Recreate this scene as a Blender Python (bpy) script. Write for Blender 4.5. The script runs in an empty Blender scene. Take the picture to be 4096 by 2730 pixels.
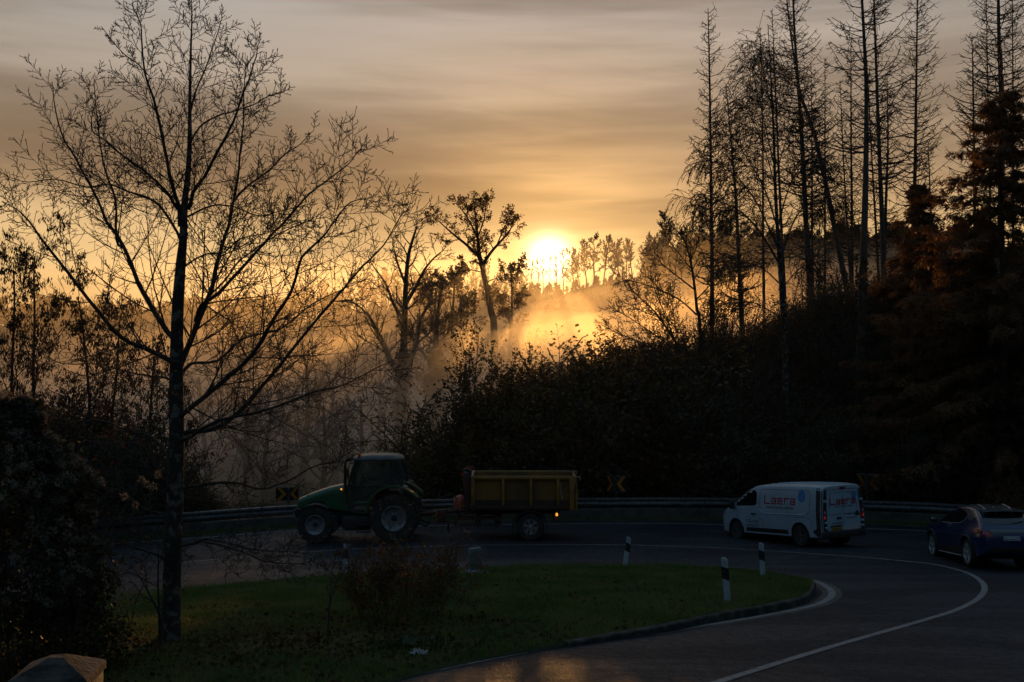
import bpy, bmesh, math, random
import numpy as np
from mathutils import Vector, Matrix

R = math.radians
scene = bpy.context.scene
COL = scene.collection

# ------------------------------------------------------------------ camera
CAMZ = 5.8
PITCH = math.atan(39 / 1024)
cam = bpy.data.objects.new('camera', bpy.data.cameras.new('camera'))
COL.objects.link(cam)
cam.location = (0, 0, CAMZ)
cam.rotation_euler = (math.pi / 2 + PITCH, 0, 0)
cam.data.lens = 36.0
cam.data.sensor_width = 36.0
cam.data.clip_start = 0.1
cam.data.clip_end = 3000
scene.camera = cam

# ------------------------------------------------------------------ exposure, render settings
scene.view_settings.view_transform = 'Standard'
scene.view_settings.look = 'None'
scene.view_settings.exposure = 0.0
scene.view_settings.gamma = 1.0
scene.render.engine = 'CYCLES'
cy = scene.cycles
cy.max_bounces = 6
cy.diffuse_bounces = 2
cy.glossy_bounces = 3
cy.transmission_bounces = 4
cy.transparent_max_bounces = 8
cy.volume_bounces = 3
cy.use_denoising = True
cy.denoiser = 'OPENIMAGEDENOISE'
cy.denoising_input_passes = 'RGB_ALBEDO_NORMAL'
cy.sample_clamp_indirect = 1.5
cy.sample_clamp_direct = 4.0
cy.use_adaptive_sampling = False
cy.caustics_reflective = False
cy.caustics_refractive = False

# ------------------------------------------------------------------ sun and sky
SUN_EL = R(6.75)
SUN_AZ = R(2.1)                      # to the right of +Y
sd = Vector((math.sin(SUN_AZ) * math.cos(SUN_EL), math.cos(SUN_AZ) * math.cos(SUN_EL), math.sin(SUN_EL)))
sun = bpy.data.objects.new('sun', bpy.data.lights.new('sun', 'SUN'))
COL.objects.link(sun)
sun.data.energy = 5.0
sun.data.angle = R(0.6)
sun.data.color = (1.0, 0.47, 0.12)
sun.rotation_euler = (-sd).to_track_quat('-Z', 'Y').to_euler()

world = bpy.data.worlds.new('World')
scene.world = world
world.use_nodes = True
nt = world.node_tree
nt.nodes.clear()


class NB:
    """small node builder"""
    def __init__(s, tree):
        s.t = tree

    def n(s, typ, **kw):
        nd = s.t.nodes.new(typ)
        for k, v in kw.items():
            setattr(nd, k, v)
        return nd

    def link(s, a, b):
        s.t.links.new(a, b)

    def put(s, sock, v):
        if hasattr(v, 'is_output'):
            s.t.links.new(v, sock)
        else:
            sock.default_value = v

    def m(s, op, a, b=0.0, c=0.0, clamp=False):
        nd = s.n('ShaderNodeMath', operation=op, use_clamp=clamp)
        s.put(nd.inputs[0], a)
        s.put(nd.inputs[1], b)
        s.put(nd.inputs[2], c)
        return nd.outputs[0]

    def mix(s, f, a, b, blend='MIX'):
        nd = s.n('ShaderNodeMix', data_type='RGBA', blend_type=blend)
        nd.clamp_factor = True
        s.put(nd.inputs[0], f)
        s.put(nd.inputs[6], a if hasattr(a, 'is_output') else (*a, 1.0)[:4])
        s.put(nd.inputs[7], b if hasattr(b, 'is_output') else (*b, 1.0)[:4])
        return nd.outputs[2]

    def ramp(s, f, stops, interp='LINEAR'):
        nd = s.n('ShaderNodeValToRGB')
        nd.color_ramp.interpolation = interp
        els = nd.color_ramp.elements
        while len(els) < len(stops):
            els.new(0.5)
        for e, (p, c) in zip(els, stops):
            e.position = p
            e.color = (*c, 1.0)[:4] if len(c) == 3 else c
        s.put(nd.inputs[0], f)
        return nd.outputs[0]

    def smooth(s, x, lo, hi):
        nd = s.n('ShaderNodeMapRange', interpolation_type='SMOOTHSTEP')
        s.put(nd.inputs[0], x)
        nd.inputs[1].default_value = lo
        nd.inputs[2].default_value = hi
        return nd.outputs[0]


def build_world():
    b = NB(nt)
    tc = b.n('ShaderNodeTexCoord')
    vec = tc.outputs['Generated']
    sep = b.n('ShaderNodeSeparateXYZ')
    b.link(vec, sep.inputs[0])
    X, Y, Z = sep.outputs
    el = b.m('ARCSINE', Z)                       # radians
    az = b.m('ARCTAN2', X, Y)
    dot = b.n('ShaderNodeVectorMath', operation='DOT_PRODUCT')
    b.link(vec, dot.inputs[0])
    dot.inputs[1].default_value = sd
    ang = b.m('ARCCOSINE', b.m('MINIMUM', dot.outputs['Value'], 0.999999))   # angle from the sun
    # layered stratus: noise stretched along the horizon
    comb = b.n('ShaderNodeCombineXYZ')
    b.put(comb.inputs[0], b.m('MULTIPLY', az, 1.5))
    b.put(comb.inputs[1], b.m('MULTIPLY', b.m('ADD', el, b.m('MULTIPLY', az, 0.05)), 13.0))
    comb.inputs[2].default_value = 3.7
    n1 = b.n('ShaderNodeTexNoise')
    n1.inputs['Scale'].default_value = 1.15
    n1.inputs['Detail'].default_value = 5.0
    n1.inputs['Roughness'].default_value = 0.52
    n1.inputs['Distortion'].default_value = 0.35
    b.link(comb.outputs[0], n1.inputs['Vector'])
    comb2 = b.n('ShaderNodeCombineXYZ')
    b.put(comb2.inputs[0], b.m('MULTIPLY', az, 2.6))
    b.put(comb2.inputs[1], b.m('MULTIPLY', b.m('ADD', el, b.m('MULTIPLY', az, -0.04)), 46.0))
    n2 = b.n('ShaderNodeTexNoise')
    n2.inputs['Scale'].default_value = 1.0
    n2.inputs['Detail'].default_value = 3.0
    b.link(comb2.outputs[0], n2.inputs['Vector'])
    streak = b.m('ADD', b.m('MULTIPLY', n1.outputs[0], 0.75), b.m('MULTIPLY', n2.outputs[0], 0.25))
    cloud = b.smooth(streak, 0.36, 0.66)
    # colour of the thin cloud by height
    t = b.m('DIVIDE', el, 0.5, clamp=True)
    base = b.ramp(t, [(0.0, (.92, .54, .20)), (0.2, (.94, .60, .25)), (0.30, (.80, .53, .255)), (0.39, (.51, .37, .235)), (0.5, (.435, .35, .262)),
                      (0.62, (.415, .365, .315)), (0.75, (.415, .40, .388)), (1.0, (.30, .305, .31))])
    dark = b.mix(1.0, base, (.60, .56, .53), 'MULTIPLY')
    c = b.mix(cloud, dark, base)
    # a darker bank above the glow
    bank = b.m('MULTIPLY', b.smooth(el, .150, .190), b.m('SUBTRACT', 1.0, b.smooth(el, .205, .27)))
    c = b.mix(b.m('MULTIPLY', bank, 0.55), c, b.mix(1.0, c, (.62, .56, .50), 'MULTIPLY'))
    # the glow round the sun
    wide = b.m('POWER', 2.718, b.m('MULTIPLY', ang, -8.0))
    mid = b.m('POWER', 2.718, b.m('MULTIPLY', b.m('MULTIPLY', ang, ang), -150.0))
    core = b.m('POWER', 2.718, b.m('MULTIPLY', b.m('MULTIPLY', ang, ang), -3400.0))
    gmod = b.m('ADD', 0.55, b.m('MULTIPLY', cloud, 0.6))

    def scaled(col, f):
        return b.mix(1.0, col, b.n_rgb(f), 'MULTIPLY')
    def addc(c0, col, f):
        v = b.n('ShaderNodeVectorMath', operation='SCALE')
        v.inputs[0].default_value = col
        b.put(v.inputs['Scale'], f)
        a = b.n('ShaderNodeVectorMath', operation='ADD')
        b.link(c0, a.inputs[0])
        b.link(v.outputs[0], a.inputs[1])
        return a.outputs[0]
    c = addc(c, (.72, .33, .06), b.m('MULTIPLY', wide, gmod))
    c = addc(c, (.52, .30, .10), b.m('MULTIPLY', mid, gmod))
    c = addc(c, (5.0, 3.9, 2.2), core)
    # sky away from the sun: dim and blue
    sky = b.n('ShaderNodeTexSky', sky_type='NISHITA')
    sky.sun_disc = False
    sky.sun_elevation = SUN_EL
    sky.sun_rotation = SUN_AZ
    sky.altitude = 200
    sky.dust_density = 2.0
    back = b.m('SUBTRACT', 1.0, b.smooth(dot.outputs['Value'], SKY_BACK0, SKY_BACK1))
    v = b.n('ShaderNodeVectorMath', operation='SCALE')
    b.link(sky.outputs[0], v.inputs[0])
    v.inputs['Scale'].default_value = SKY_NISH
    bl = b.n('ShaderNodeVectorMath', operation='ADD')
    b.link(v.outputs[0], bl.inputs[0])
    bl.inputs[1].default_value = SKY_BLUE
    front = b.n('ShaderNodeVectorMath', operation='SCALE')
    b.link(c, front.inputs[0])
    front.inputs['Scale'].default_value = 10.0     # Background strength is 0.1
    # the sky behind the viewer is dim low down and brighter overhead
    lift = b.n('ShaderNodeVectorMath', operation='SCALE')
    b.link(bl.outputs[0], lift.inputs[0])
    b.put(lift.inputs['Scale'], b.m('ADD', BACK_LOW, b.m('MULTIPLY', b.smooth(Z, .05, .75), BACK_HIGH - BACK_LOW)))
    full = b.mix(back, front.outputs[0], lift.outputs[0])
    bg = b.n('ShaderNodeBackground')
    b.link(full, bg.inputs[0])
    bg.inputs[1].default_value = 0.1
    out = b.n('ShaderNodeOutputWorld')
    b.link(bg.outputs[0], out.inputs[0])


SKY_BACK0, SKY_BACK1 = 0.25, 0.86
SKY_NISH = 0.07
SKY_BLUE = (.22, .42, .62)
BACK_LOW, BACK_HIGH = .12, 3.2
build_world()

# ------------------------------------------------------------------ helpers: naming, meshes
def tag(o, label=None, cat=None, group=None, kind=None):
    if label: o['label'] = label
    if cat: o['category'] = cat
    if group: o['group'] = group
    if kind: o['kind'] = kind
    return o


def empty(name, loc=(0, 0, 0), rz=0.0, label=None, cat=None, group=None):
    o = bpy.data.objects.new(name, None)
    COL.objects.link(o)
    o.location = loc
    o.rotation_euler = (0, 0, rz)
    o.empty_display_size = 0.2
    return tag(o, label, cat, group)


def link_mesh(name, me, m=None, parent=None, smooth=True, sharp=None):
    o = bpy.data.objects.new(name, me)
    COL.objects.link(o)
    if m is not None:
        me.materials.clear()
        me.materials.append(m)
    if smooth:
        me.polygons.foreach_set('use_smooth', np.ones(len(me.polygons), dtype=bool))
        if sharp is not None:
            me.set_sharp_from_angle(angle=R(sharp))
    if parent is not None:
        o.parent = parent
    return o


def np_mesh(name, verts, quads=None, tris=None):
    me = bpy.data.meshes.new(name)
    verts = np.asarray(verts, dtype=np.float32).reshape(-1, 3)
    me.vertices.add(len(verts))
    me.vertices.foreach_set('co', verts.ravel())
    li, ls = [], []
    start = 0
    for arr, k in ((quads, 4), (tris, 3)):
        if arr is None or len(arr) == 0:
            continue
        arr = np.asarray(arr, dtype=np.int32).reshape(-1, k)
        li.append(arr.ravel())
        ls.append(start + np.arange(len(arr), dtype=np.int32) * k)
        start += arr.size
    li = np.concatenate(li)
    ls = np.concatenate(ls)
    me.loops.add(len(li))
    me.loops.foreach_set('vertex_index', li)
    me.polygons.add(len(ls))
    me.polygons.foreach_set('loop_start', ls)
    me.update(calc_edges=True)
    return me


def bm_mesh(name, bm):
    bmesh.ops.recalc_face_normals(bm, faces=bm.faces)
    me = bpy.data.meshes.new(name)
    bm.to_mesh(me)
    bm.free()
    return me


def bm_obj(name, bm, m, parent=None, smooth=True, sharp=35):
    return link_mesh(name, bm_mesh(name, bm), m, parent, smooth, sharp)


def add_box(bm, c, s, rot=None, bevel=0.0):
    r = bmesh.ops.create_cube(bm, size=1.0)
    vs = r['verts']
    M = Matrix.Translation(c) @ (rot.to_4x4() if rot is not None else Matrix.Identity(4)) @ Matrix.Diagonal((*s, 1))
    bmesh.ops.transform(bm, matrix=M, verts=vs)
    if bevel > 0:
        es = list({e for v in vs for e in v.link_edges})
        bmesh.ops.bevel(bm, geom=es, offset=bevel, segments=2, affect='EDGES', profile=0.5)


def add_cyl(bm, p0, p1, r0, r1=None, n=12, cap=True):
    p0, p1 = Vector(p0), Vector(p1)
    r1 = r0 if r1 is None else r1
    d = p1 - p0
    q = d.to_track_quat('Z', 'Y').to_matrix().to_4x4()
    bmesh.ops.create_cone(bm, cap_ends=cap, cap_tris=False, segments=n, radius1=r0, radius2=r1, depth=d.length,
                          matrix=Matrix.Translation((p0 + p1) / 2) @ q)


def add_lathe(bm, prof, n=32, axis='Y', origin=(0, 0, 0), closed=False):
    """prof: (radius, along axis) points"""
    rings = []
    for i in range(n):
        a = 2 * math.pi * i / n
        ca, sa = math.cos(a), math.sin(a)
        ring = []
        for r, t in prof:
            if axis == 'Y':
                co = (r * ca, t, r * sa)
            elif axis == 'X':
                co = (t, r * ca, r * sa)
            else:
                co = (r * ca, r * sa, t)
            ring.append(bm.verts.new(Vector(co) + Vector(origin)))
        rings.append(ring)
    k = len(prof)
    for i in range(n):
        a, b = rings[i], rings[(i + 1) % n]
        for j in range(k if closed else k - 1):
            j2 = (j + 1) % k
            try:
                bm.faces.new((a[j], b[j], b[j2], a[j2]))
            except ValueError:
                pass


def add_prism(bm, poly, y0, y1):
    """poly in (x, z) extruded along y"""
    a = [bm.verts.new((x, y0, z)) for x, z in poly]
    b = [bm.verts.new((x, y1, z)) for x, z in poly]
    n = len(poly)
    bm.faces.new(a[::-1])
    bm.faces.new(b)
    for i in range(n):
        bm.faces.new((a[i], a[(i + 1) % n], b[(i + 1) % n], b[i]))


def add_tube(bm, pts, r, n=8, closed=False):
    pts = [Vector(p) for p in pts]
    rings = []
    k = len(pts)
    for i, p in enumerate(pts):
        t = (pts[(i + 1) % k] if (closed or i < k - 1) else p) - (pts[i - 1] if (closed or i > 0) else p)
        t.normalize()
        u = t.cross(Vector((0, 0, 1)))
        if u.length < 1e-3:
            u = t.cross(Vector((0, 1, 0)))
        u.normalize()
        v = u.cross(t)
        rr = r[i] if isinstance(r, (list, tuple)) else r
        rings.append([bm.verts.new(p + u * rr * math.cos(2 * math.pi * j / n) + v * rr * math.sin(2 * math.pi * j / n)) for j in range(n)])
    for i in range(k if closed else k - 1):
        a, b = rings[i], rings[(i + 1) % k]
        for j in range(n):
            bm.faces.new((a[j], a[(j + 1) % n], b[(j + 1) % n], b[j]))
    if not closed:
        bm.faces.new(rings[0][::-1])
        bm.faces.new(rings[-1])


def evaluated_mesh(o):
    dg = bpy.context.evaluated_depsgraph_get()
    me = bpy.data.meshes.new_from_object(o.evaluated_get(dg))
    return me


def boolean_cut(o, bm_cutter):
    bpy.context.view_layer.update()
    c = bpy.data.objects.new('cutter', bm_mesh('cutter', bm_cutter))
    COL.objects.link(c)
    c.matrix_world = o.matrix_world
    md = o.modifiers.new('cut', 'BOOLEAN')
    md.operation = 'DIFFERENCE'
    md.solver = 'EXACT'
    md.object = c
    bpy.context.view_layer.update()
    me = evaluated_mesh(o)
    o.modifiers.clear()
    o.data = me
    bpy.data.objects.remove(c)


def text2d(s, size, bold=False, spacing=1.0):
    """flat lettering: (verts2d, faces)"""
    cu = bpy.data.curves.new('lettering', 'FONT')
    cu.body = s
    cu.size = size
    cu.align_x = 'LEFT'
    cu.space_character = spacing
    cu.resolution_u = 3
    if bold:
        cu.offset = size * 0.018
    o = bpy.data.objects.new('lettering', cu)
    COL.objects.link(o)
    bpy.context.view_layer.update()
    me = evaluated_mesh(o)
    vs = np.zeros(len(me.vertices) * 3, dtype=np.float32)
    me.vertices.foreach_get('co', vs)
    vs = vs.reshape(-1, 3)[:, :2]
    fs = [tuple(p.vertices) for p in me.polygons]
    bpy.data.objects.remove(o)
    bpy.data.meshes.remove(me)
    bpy.data.curves.remove(cu)
    return vs, fs


# ------------------------------------------------------------------ materials
MATS = {}


def mk(name, c1, c2=None, scale=4.0, rough=0.6, metal=0.0, bump=0.0, bscale=None, spec=0.5, coat=0.0, detail=4.0, lo=0.35, hi=0.65,
       trans=0.0, stretch=None, emit=None, rough2=None):
    m = bpy.data.materials.new(name)
    m.use_nodes = True
    t = m.node_tree
    t.nodes.clear()
    b = NB(t)
    out = b.n('ShaderNodeOutputMaterial')
    bs = b.n('ShaderNodeBsdfPrincipled')
    bs.inputs['Roughness'].default_value = rough
    bs.inputs['Metallic'].default_value = metal
    bs.inputs['Specular IOR Level'].default_value = spec
    bs.inputs['Coat Weight'].default_value = coat
    bs.inputs['Coat Roughness'].default_value = 0.06
    tc = b.n('ShaderNodeTexCoord')
    vec = tc.outputs['Object']
    if stretch:
        mp = b.n('ShaderNodeMapping')
        mp.inputs['Scale'].default_value = stretch
        b.link(vec, mp.inputs[0])
        vec = mp.outputs[0]
    col = (*c1, 1.0)
    if c2 is not None:
        n = b.n('ShaderNodeTexNoise')
        n.inputs['Scale'].default_value = scale
        n.inputs['Detail'].default_value = detail
        b.link(vec, n.inputs['Vector'])
        f = b.smooth(n.outputs[0], lo, hi)
        col = b.mix(f, c1, c2)
        b.link(col, bs.inputs['Base Color'])
        if rough2 is not None:
            b.put(bs.inputs['Roughness'], b.m('ADD', rough, b.m('MULTIPLY', f, rough2 - rough)))
    else:
        bs.inputs['Base Color'].default_value = col
    if bump > 0:
        n = b.n('ShaderNodeTexNoise')
        n.inputs['Scale'].default_value = bscale or scale
        n.inputs['Detail'].default_value = 4.0
        b.link(vec, n.inputs['Vector'])
        bp = b.n('ShaderNodeBump')
        bp.inputs['Strength'].default_value = 1.0
        bp.inputs['Distance'].default_value = bump
        b.link(n.outputs[0], bp.inputs['Height'])
        b.link(bp.outputs[0], bs.inputs['Normal'])
    if emit:
        bs.inputs['Emission Color'].default_value = (*emit[0], 1)
        bs.inputs['Emission Strength'].default_value = emit[1]
    sh = bs.outputs[0]
    if trans > 0:
        tr = b.n('ShaderNodeBsdfTranslucent')
        b.put(tr.inputs[0], col)
        mx = b.n('ShaderNodeMixShader')
        mx.inputs[0].default_value = trans
        b.link(sh, mx.inputs[1])
        b.link(tr.outputs[0], mx.inputs[2])
        sh = mx.outputs[0]
    b.link(sh, out.inputs['Surface'])
    MATS[name] = m
    return m


def glass_mat(name, tint, rough=0.02):
    m = bpy.data.materials.new(name)
    m.use_nodes = True
    t = m.node_tree
    t.nodes.clear()
    b = NB(t)
    out = b.n('ShaderNodeOutputMaterial')
    sky_film = b.n('ShaderNodeBsdfDiffuse')
    sky_film.inputs[0].default_value = (.34, .46, .40, 1)
    tr = b.n('ShaderNodeBsdfTransparent')
    tr.inputs[0].default_value = (*tint, 1)
    gl = b.n('ShaderNodeBsdfGlossy')
    gl.inputs['Roughness'].default_value = rough
    gl.inputs['Color'].default_value = (1, 1, 1, 1)
    fr = b.n('ShaderNodeFresnel')
    fr.inputs[0].default_value = 1.5
    mx = b.n('ShaderNodeMixShader')
    b.link(fr.outputs[0], mx.inputs[0])
    b.link(tr.outputs[0], mx.inputs[1])
    b.link(gl.outputs[0], mx.inputs[2])
    md = b.n('ShaderNodeMixShader')
    md.inputs[0].default_value = .08          # pale diffuse film standing in for sky reflected in the glass
    b.link(mx.outputs[0], md.inputs[1])
    b.link(sky_film.outputs[0], md.inputs[2])
    b.link(md.outputs[0], out.inputs['Surface'])
    MATS[name] = m
    return m


bark = mk('bark', (.035, .028, .022), (.075, .065, .052), 9, .9, bump=.01, bscale=30, stretch=(1, 1, .25))
bark_lichen = mk('bark_lichen', (.035, .030, .025), (.16, .15, .125), 7, .9, bump=.012, bscale=26, lo=.52, hi=.62)
bark_dead = mk('bark_dead', (.07, .055, .042), (.13, .10, .075), 5, .9, bump=.012, bscale=20, stretch=(1, 1, .3))
bark_ivy = mk('bark_ivy', (.02, .028, .012), (.05, .05, .028), 6, .8, bump=.03, bscale=12)
leaf_brown = mk('leaf_brown', (.09, .052, .020), (.15, .09, .028), 3, .6, spec=.25, trans=.5)
leaf_dark = mk('leaf_dark', (.040, .042, .020), (.065, .055, .022), 3, .6, spec=.25, trans=.25)
leaf_yellow = mk('leaf_yellow', (.11, .10, .025), (.17, .12, .03), 3, .5, trans=.4)
leaf_green = mk('leaf_green', (.035, .055, .018), (.06, .075, .02), 3, .5, trans=.3)
leaf_red = mk('leaf_red', (.09, .02, .012), (.14, .045, .02), 3, .6, trans=.3)
needle = mk('needle', (.13, .060, .022), (.19, .095, .034), .9, .6, trans=.45)
needle_green = mk('needle_green', (.05, .05, .018), (.09, .065, .022), .6, .6, trans=.35)
seed_fluff = mk('seed_fluff', (.26, .21, .165), (.40, .34, .28), 12, .9, trans=.35)
pod_mat = mk('pod', (.03, .022, .014), (.05, .036, .022), 4, .8, trans=.2)
grass_mat = mk('grass', (.07, .135, .028), (.15, .175, .055), .9, .6, spec=.25, trans=.35)
soil = mk('soil', (.020, .018, .011), (.05, .042, .022), 1.4, .95, bump=.04, bscale=6)
lawn = mk('lawn_soil', (.030, .044, .014), (.055, .052, .020), .7, .95, bump=.03, bscale=9)
litter_mat = mk('leaf_litter', (.055, .028, .014), (.12, .075, .035), 5, .85, spec=.1, trans=.15)
concrete = mk('concrete', (.09, .088, .082), (.16, .155, .145), 3, .85, bump=.006, bscale=40)
concrete_dark = mk('concrete_dark', (.05, .048, .044), (.09, .085, .078), 2.2, .9, bump=.008, bscale=30)
galv = mk('galvanised', (.10, .105, .11), (.16, .165, .17), 6, .45, metal=.6)

# ------------------------------------------------------------------ the lie of the land
Q = 1024 / 2353
CP, SP = math.cos(PITCH), math.sin(PITCH)


def ray(px, py):
    a, b = (px - 512) / 1024, (341 - py) / 1024
    return np.array([a, CP - b * SP, SP + b * CP])


def at(px, py, Y):
    d = ray(px, py)
    return np.array([0, 0, CAMZ]) + d * (Y / d[1])


def sp_(v, k=1.0):
    v = np.asarray(v, dtype=float) / k
    return k * np.where(v > 30, v, np.log1p(np.exp(np.minimum(v, 30))))


def G(x, y):
    """height of the carriageway: a hairpin that climbs towards the viewer"""
    x = np.asarray(x, dtype=float)
    y = np.asarray(y, dtype=float)
    yy = np.maximum(y, 4.0)
    z = 0.1 * sp_(33 - yy, 1.2)
    z = z - 0.03 * sp_(-x - 4, 2.0)
    z = z + 0.22 * np.exp(-((x - 11.3) / 3.2) ** 2 - ((y - 33.2) / 2.6) ** 2)
    return z


def ground(px, py, off=0.0, fn=None):
    fn = fn or G
    d = ray(px, py)
    lo, hi = 4.0, 150.0
    for _ in range(60):
        mid = (lo + hi) / 2
        p = np.array([0, 0, CAMZ]) + d * mid
        if p[2] > fn(p[0], p[1]) + off:
            lo = mid
        else:
            hi = mid
    p = np.array([0, 0, CAMZ]) + d * hi
    return p


def catmull(pts, n=8):
    pts = [np.asarray(p, float) for p in pts]
    P = [2 * pts[0] - pts[1]] + pts + [2 * pts[-1] - pts[-2]]
    out = []
    for i in range(1, len(P) - 2):
        for j in range(n):
            t = j / n
            a, b, c, d = P[i - 1], P[i], P[i + 1], P[i + 2]
            out.append(0.5 * (2 * b + (c - a) * t + (2 * a - 5 * b + 4 * c - d) * t * t + (3 * b - a - 3 * c + d) * t ** 3))
    out.append(P[-2])
    return np.array(out)


RAIL = catmull([(-62, 21), (-40, 30.2), (-25, 36.0), (-15.7, 39.5), (-12.2, 40.8), (-9.1, 41.9), (-4, 42.9), (2.8, 43.2), (9.4, 43.2),
                (15.7, 41.9), (18.4, 40.5), (20.6, 38.6), (22.8, 35.4), (24.5, 31), (25.2, 25), (25, 16), (24.5, 6), (24, -10)], 10)
_poly = np.vstack([RAIL, [[24, -60], [-62, -60]]])


def inside_bend(x, y):
    x = np.asarray(x, float)
    y = np.asarray(y, float)
    c = np.zeros(np.broadcast(x, y).shape, dtype=bool)
    n = len(_poly)
    j = n - 1
    for i in range(n):
        xi, yi = _poly[i]
        xj, yj = _poly[j]
        if yi != yj:
            c ^= ((yi > y) != (yj > y)) & (x < (xj - xi) * (y - yi) / (yj - yi) + xi)
        j = i
    return c


def rail_dist(x, y):
    x = np.asarray(x, float)
    y = np.asarray(y, float)
    best = np.full(np.broadcast(x, y).shape, 1e9)
    for i in range(len(RAIL) - 1):
        a, b = RAIL[i], RAIL[i + 1]
        ab = b - a
        t = np.clip(((x - a[0]) * ab[0] + (y - a[1]) * ab[1]) / (ab @ ab), 0, 1)
        best = np.minimum(best, np.hypot(x - a[0] - t * ab[0], y - a[1] - t * ab[1]))
    return best


def sstep(v, a, b):
    t = np.clip((v - a) / (b - a), 0, 1)
    return t * t * (3 - 2 * t)


HX = [-90, -45, -25, -14, -6, -1, 3, 6, 12, 22, 30, 60, 120]
HH = [2.0, 0.5, -2.5, -4.5, -5.0, -4.0, -1.2, 1.4, 4.6, 8.2, 10.0, 13.5, 15]
RX = [-150, -60, -45, -31, -16, -2, 8, 14.6, 21, 31, 50, 85, 150]
RH = [16, 14.0, 14.6, 15.4, 18.2, 19.6, 19.6, 21.2, 22.2, 24.0, 25.2, 26.5, 28]


def T(x, y):
    x = np.asarray(x, float)
    y = np.asarray(y, float)
    ins = inside_bend(x, y)
    d = np.where(ins, 0, rail_dist(x, y))
    base = G(x, y)
    u = x * np.clip(60 / np.maximum(y, 30), .35, 1.6)
    h = base + sstep(d, 1.3, 18) * np.interp(u, HX, HH)
    ridge = 5.8 + 2 * (np.interp(x * 170 / np.maximum(y, 60), RX, RH) - 5.8)
    s2 = sstep(y, 110, 345)
    h = h * (1 - s2) + ridge * s2
    h = h + (np.sin(x * .31 + y * .17) * .25 + np.sin(x * .11 - y * .23) * .3) * sstep(d, 3, 14)
    return np.where(ins, base - 0.07, h)


def grid_axis(parts):
    out = []
    for a, b, s in parts:
        out.append(np.arange(a, b, s))
    return np.concatenate(out + [[parts[-1][1]]])


def grid_mesh(name, xs, ys, fn):
    Xg, Yg = np.meshgrid(xs, ys)
    Zg = fn(Xg, Yg)
    v = np.stack([Xg, Yg, Zg], -1).reshape(-1, 3)
    nx, ny = len(xs), len(ys)
    i = np.arange(nx - 1)[None, :] + np.arange(ny - 1)[:, None] * nx
    q = np.stack([i, i + 1, i + nx + 1, i + nx], -1).reshape(-1, 4)
    return np_mesh(name, v, q)


gx = grid_axis([(-900, -250, 50), (-250, -50, 5), (-50, 50, 1.0), (50, 250, 5), (250, 900, 50)])
gy = grid_axis([(-120, 0, 10), (0, 70, 1.0), (70, 380, 4.0), (380, 900, 60)])
o = link_mesh('ground', grid_mesh('ground', gx, gy, T), soil)
tag(o, kind='structure')

# ------------------------------------------------------------------ asphalt
def asphalt_mat():
    m = bpy.data.materials.new('asphalt')
    m.use_nodes = True
    t = m.node_tree
    t.nodes.clear()
    b = NB(t)
    out = b.n('ShaderNodeOutputMaterial')
    bs = b.n('ShaderNodeBsdfPrincipled')
    tc = b.n('ShaderNodeTexCoord')
    vec = tc.outputs['Object']
    fine = b.n('ShaderNodeTexNoise')
    fine.inputs['Scale'].default_value = 24
    fine.inputs['Detail'].default_value = 5
    fine.inputs['Roughness'].default_value = .75
    b.link(vec, fine.inputs['Vector'])
    vor = b.n('ShaderNodeTexVoronoi')
    vor.inputs['Scale'].default_value = 55
    b.link(vec, vor.inputs['Vector'])
    big = b.n('ShaderNodeTexNoise')
    big.inputs['Scale'].default_value = .35
    big.inputs['Detail'].default_value = 5
    big.inputs['Distortion'].default_value = .6
    mp = b.n('ShaderNodeMapping')
    mp.inputs['Scale'].default_value = (.6, 1.6, 1)
    mp.inputs['Rotation'].default_value = (0, 0, .5)
    b.link(vec, mp.inputs[0])
    b.link(mp.outputs[0], big.inputs['Vector'])
    f = b.smooth(fine.outputs[0], .42, .66)
    c = b.mix(f, (.008, .011, .016), (.085, .112, .148))
    g = b.smooth(big.outputs[0], .40, .60)
    mid_ = b.n('ShaderNodeTexNoise')
    mid_.inputs['Scale'].default_value = 5.5
    mid_.inputs['Detail'].default_value = 6
    mid_.inputs['Roughness'].default_value = .7
    b.link(vec, mid_.inputs['Vector'])
    g2 = b.smooth(mid_.outputs[0], .36, .66)
    c = b.mix(g2, b.mix(1.0, c, (.55, .55, .57), 'MULTIPLY'), c)
    c = b.mix(g, b.mix(1.0, c, (.55, .55, .57), 'MULTIPLY'), c)
    # tar-sealed cracks
    crk = b.n('ShaderNodeTexVoronoi', feature='DISTANCE_TO_EDGE')
    crk.inputs['Scale'].default_value = .22
    wv = b.n('ShaderNodeVectorMath', operation='ADD')
    wn = b.n('ShaderNodeVectorMath', operation='SCALE')
    b.link(mid_.outputs['Color'], wn.inputs[0])
    wn.inputs['Scale'].default_value = .9
    b.link(vec, wv.inputs[0])
    b.link(wn.outputs[0], wv.inputs[1])
    b.link(wv.outputs[0], crk.inputs['Vector'])
    ck = b.m('SUBTRACT', 1.0, b.smooth(crk.outputs['Distance'], .004, .012))
    c = b.mix(b.m('MULTIPLY', ck, .8), c, (.010, .010, .011))
    b.link(c, bs.inputs['Base Color'])
    b.put(bs.inputs['Roughness'], b.m('ADD', .68, b.m('MULTIPLY', b.m('ADD', g, g2), -.09)))
    bs.inputs['Specular IOR Level'].default_value = .26
    bs.inputs['Specular Tint'].default_value = (.55, .76, 1.0, 1)  # cool light put into the sheen colour, against the warm sky reflection
    hgt = b.m('ADD', b.m('MULTIPLY', vor.outputs['Distance'], .6), fine.outputs[0])
    bp = b.n('ShaderNodeBump')
    bp.inputs['Strength'].default_value = .9
    bp.inputs['Distance'].default_value = .03
    b.link(hgt, bp.inputs['Height'])
    b.link(bp.outputs[0], bs.inputs['Normal'])
    b.link(bs.outputs[0], out.inputs['Surface'])
    return m


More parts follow.
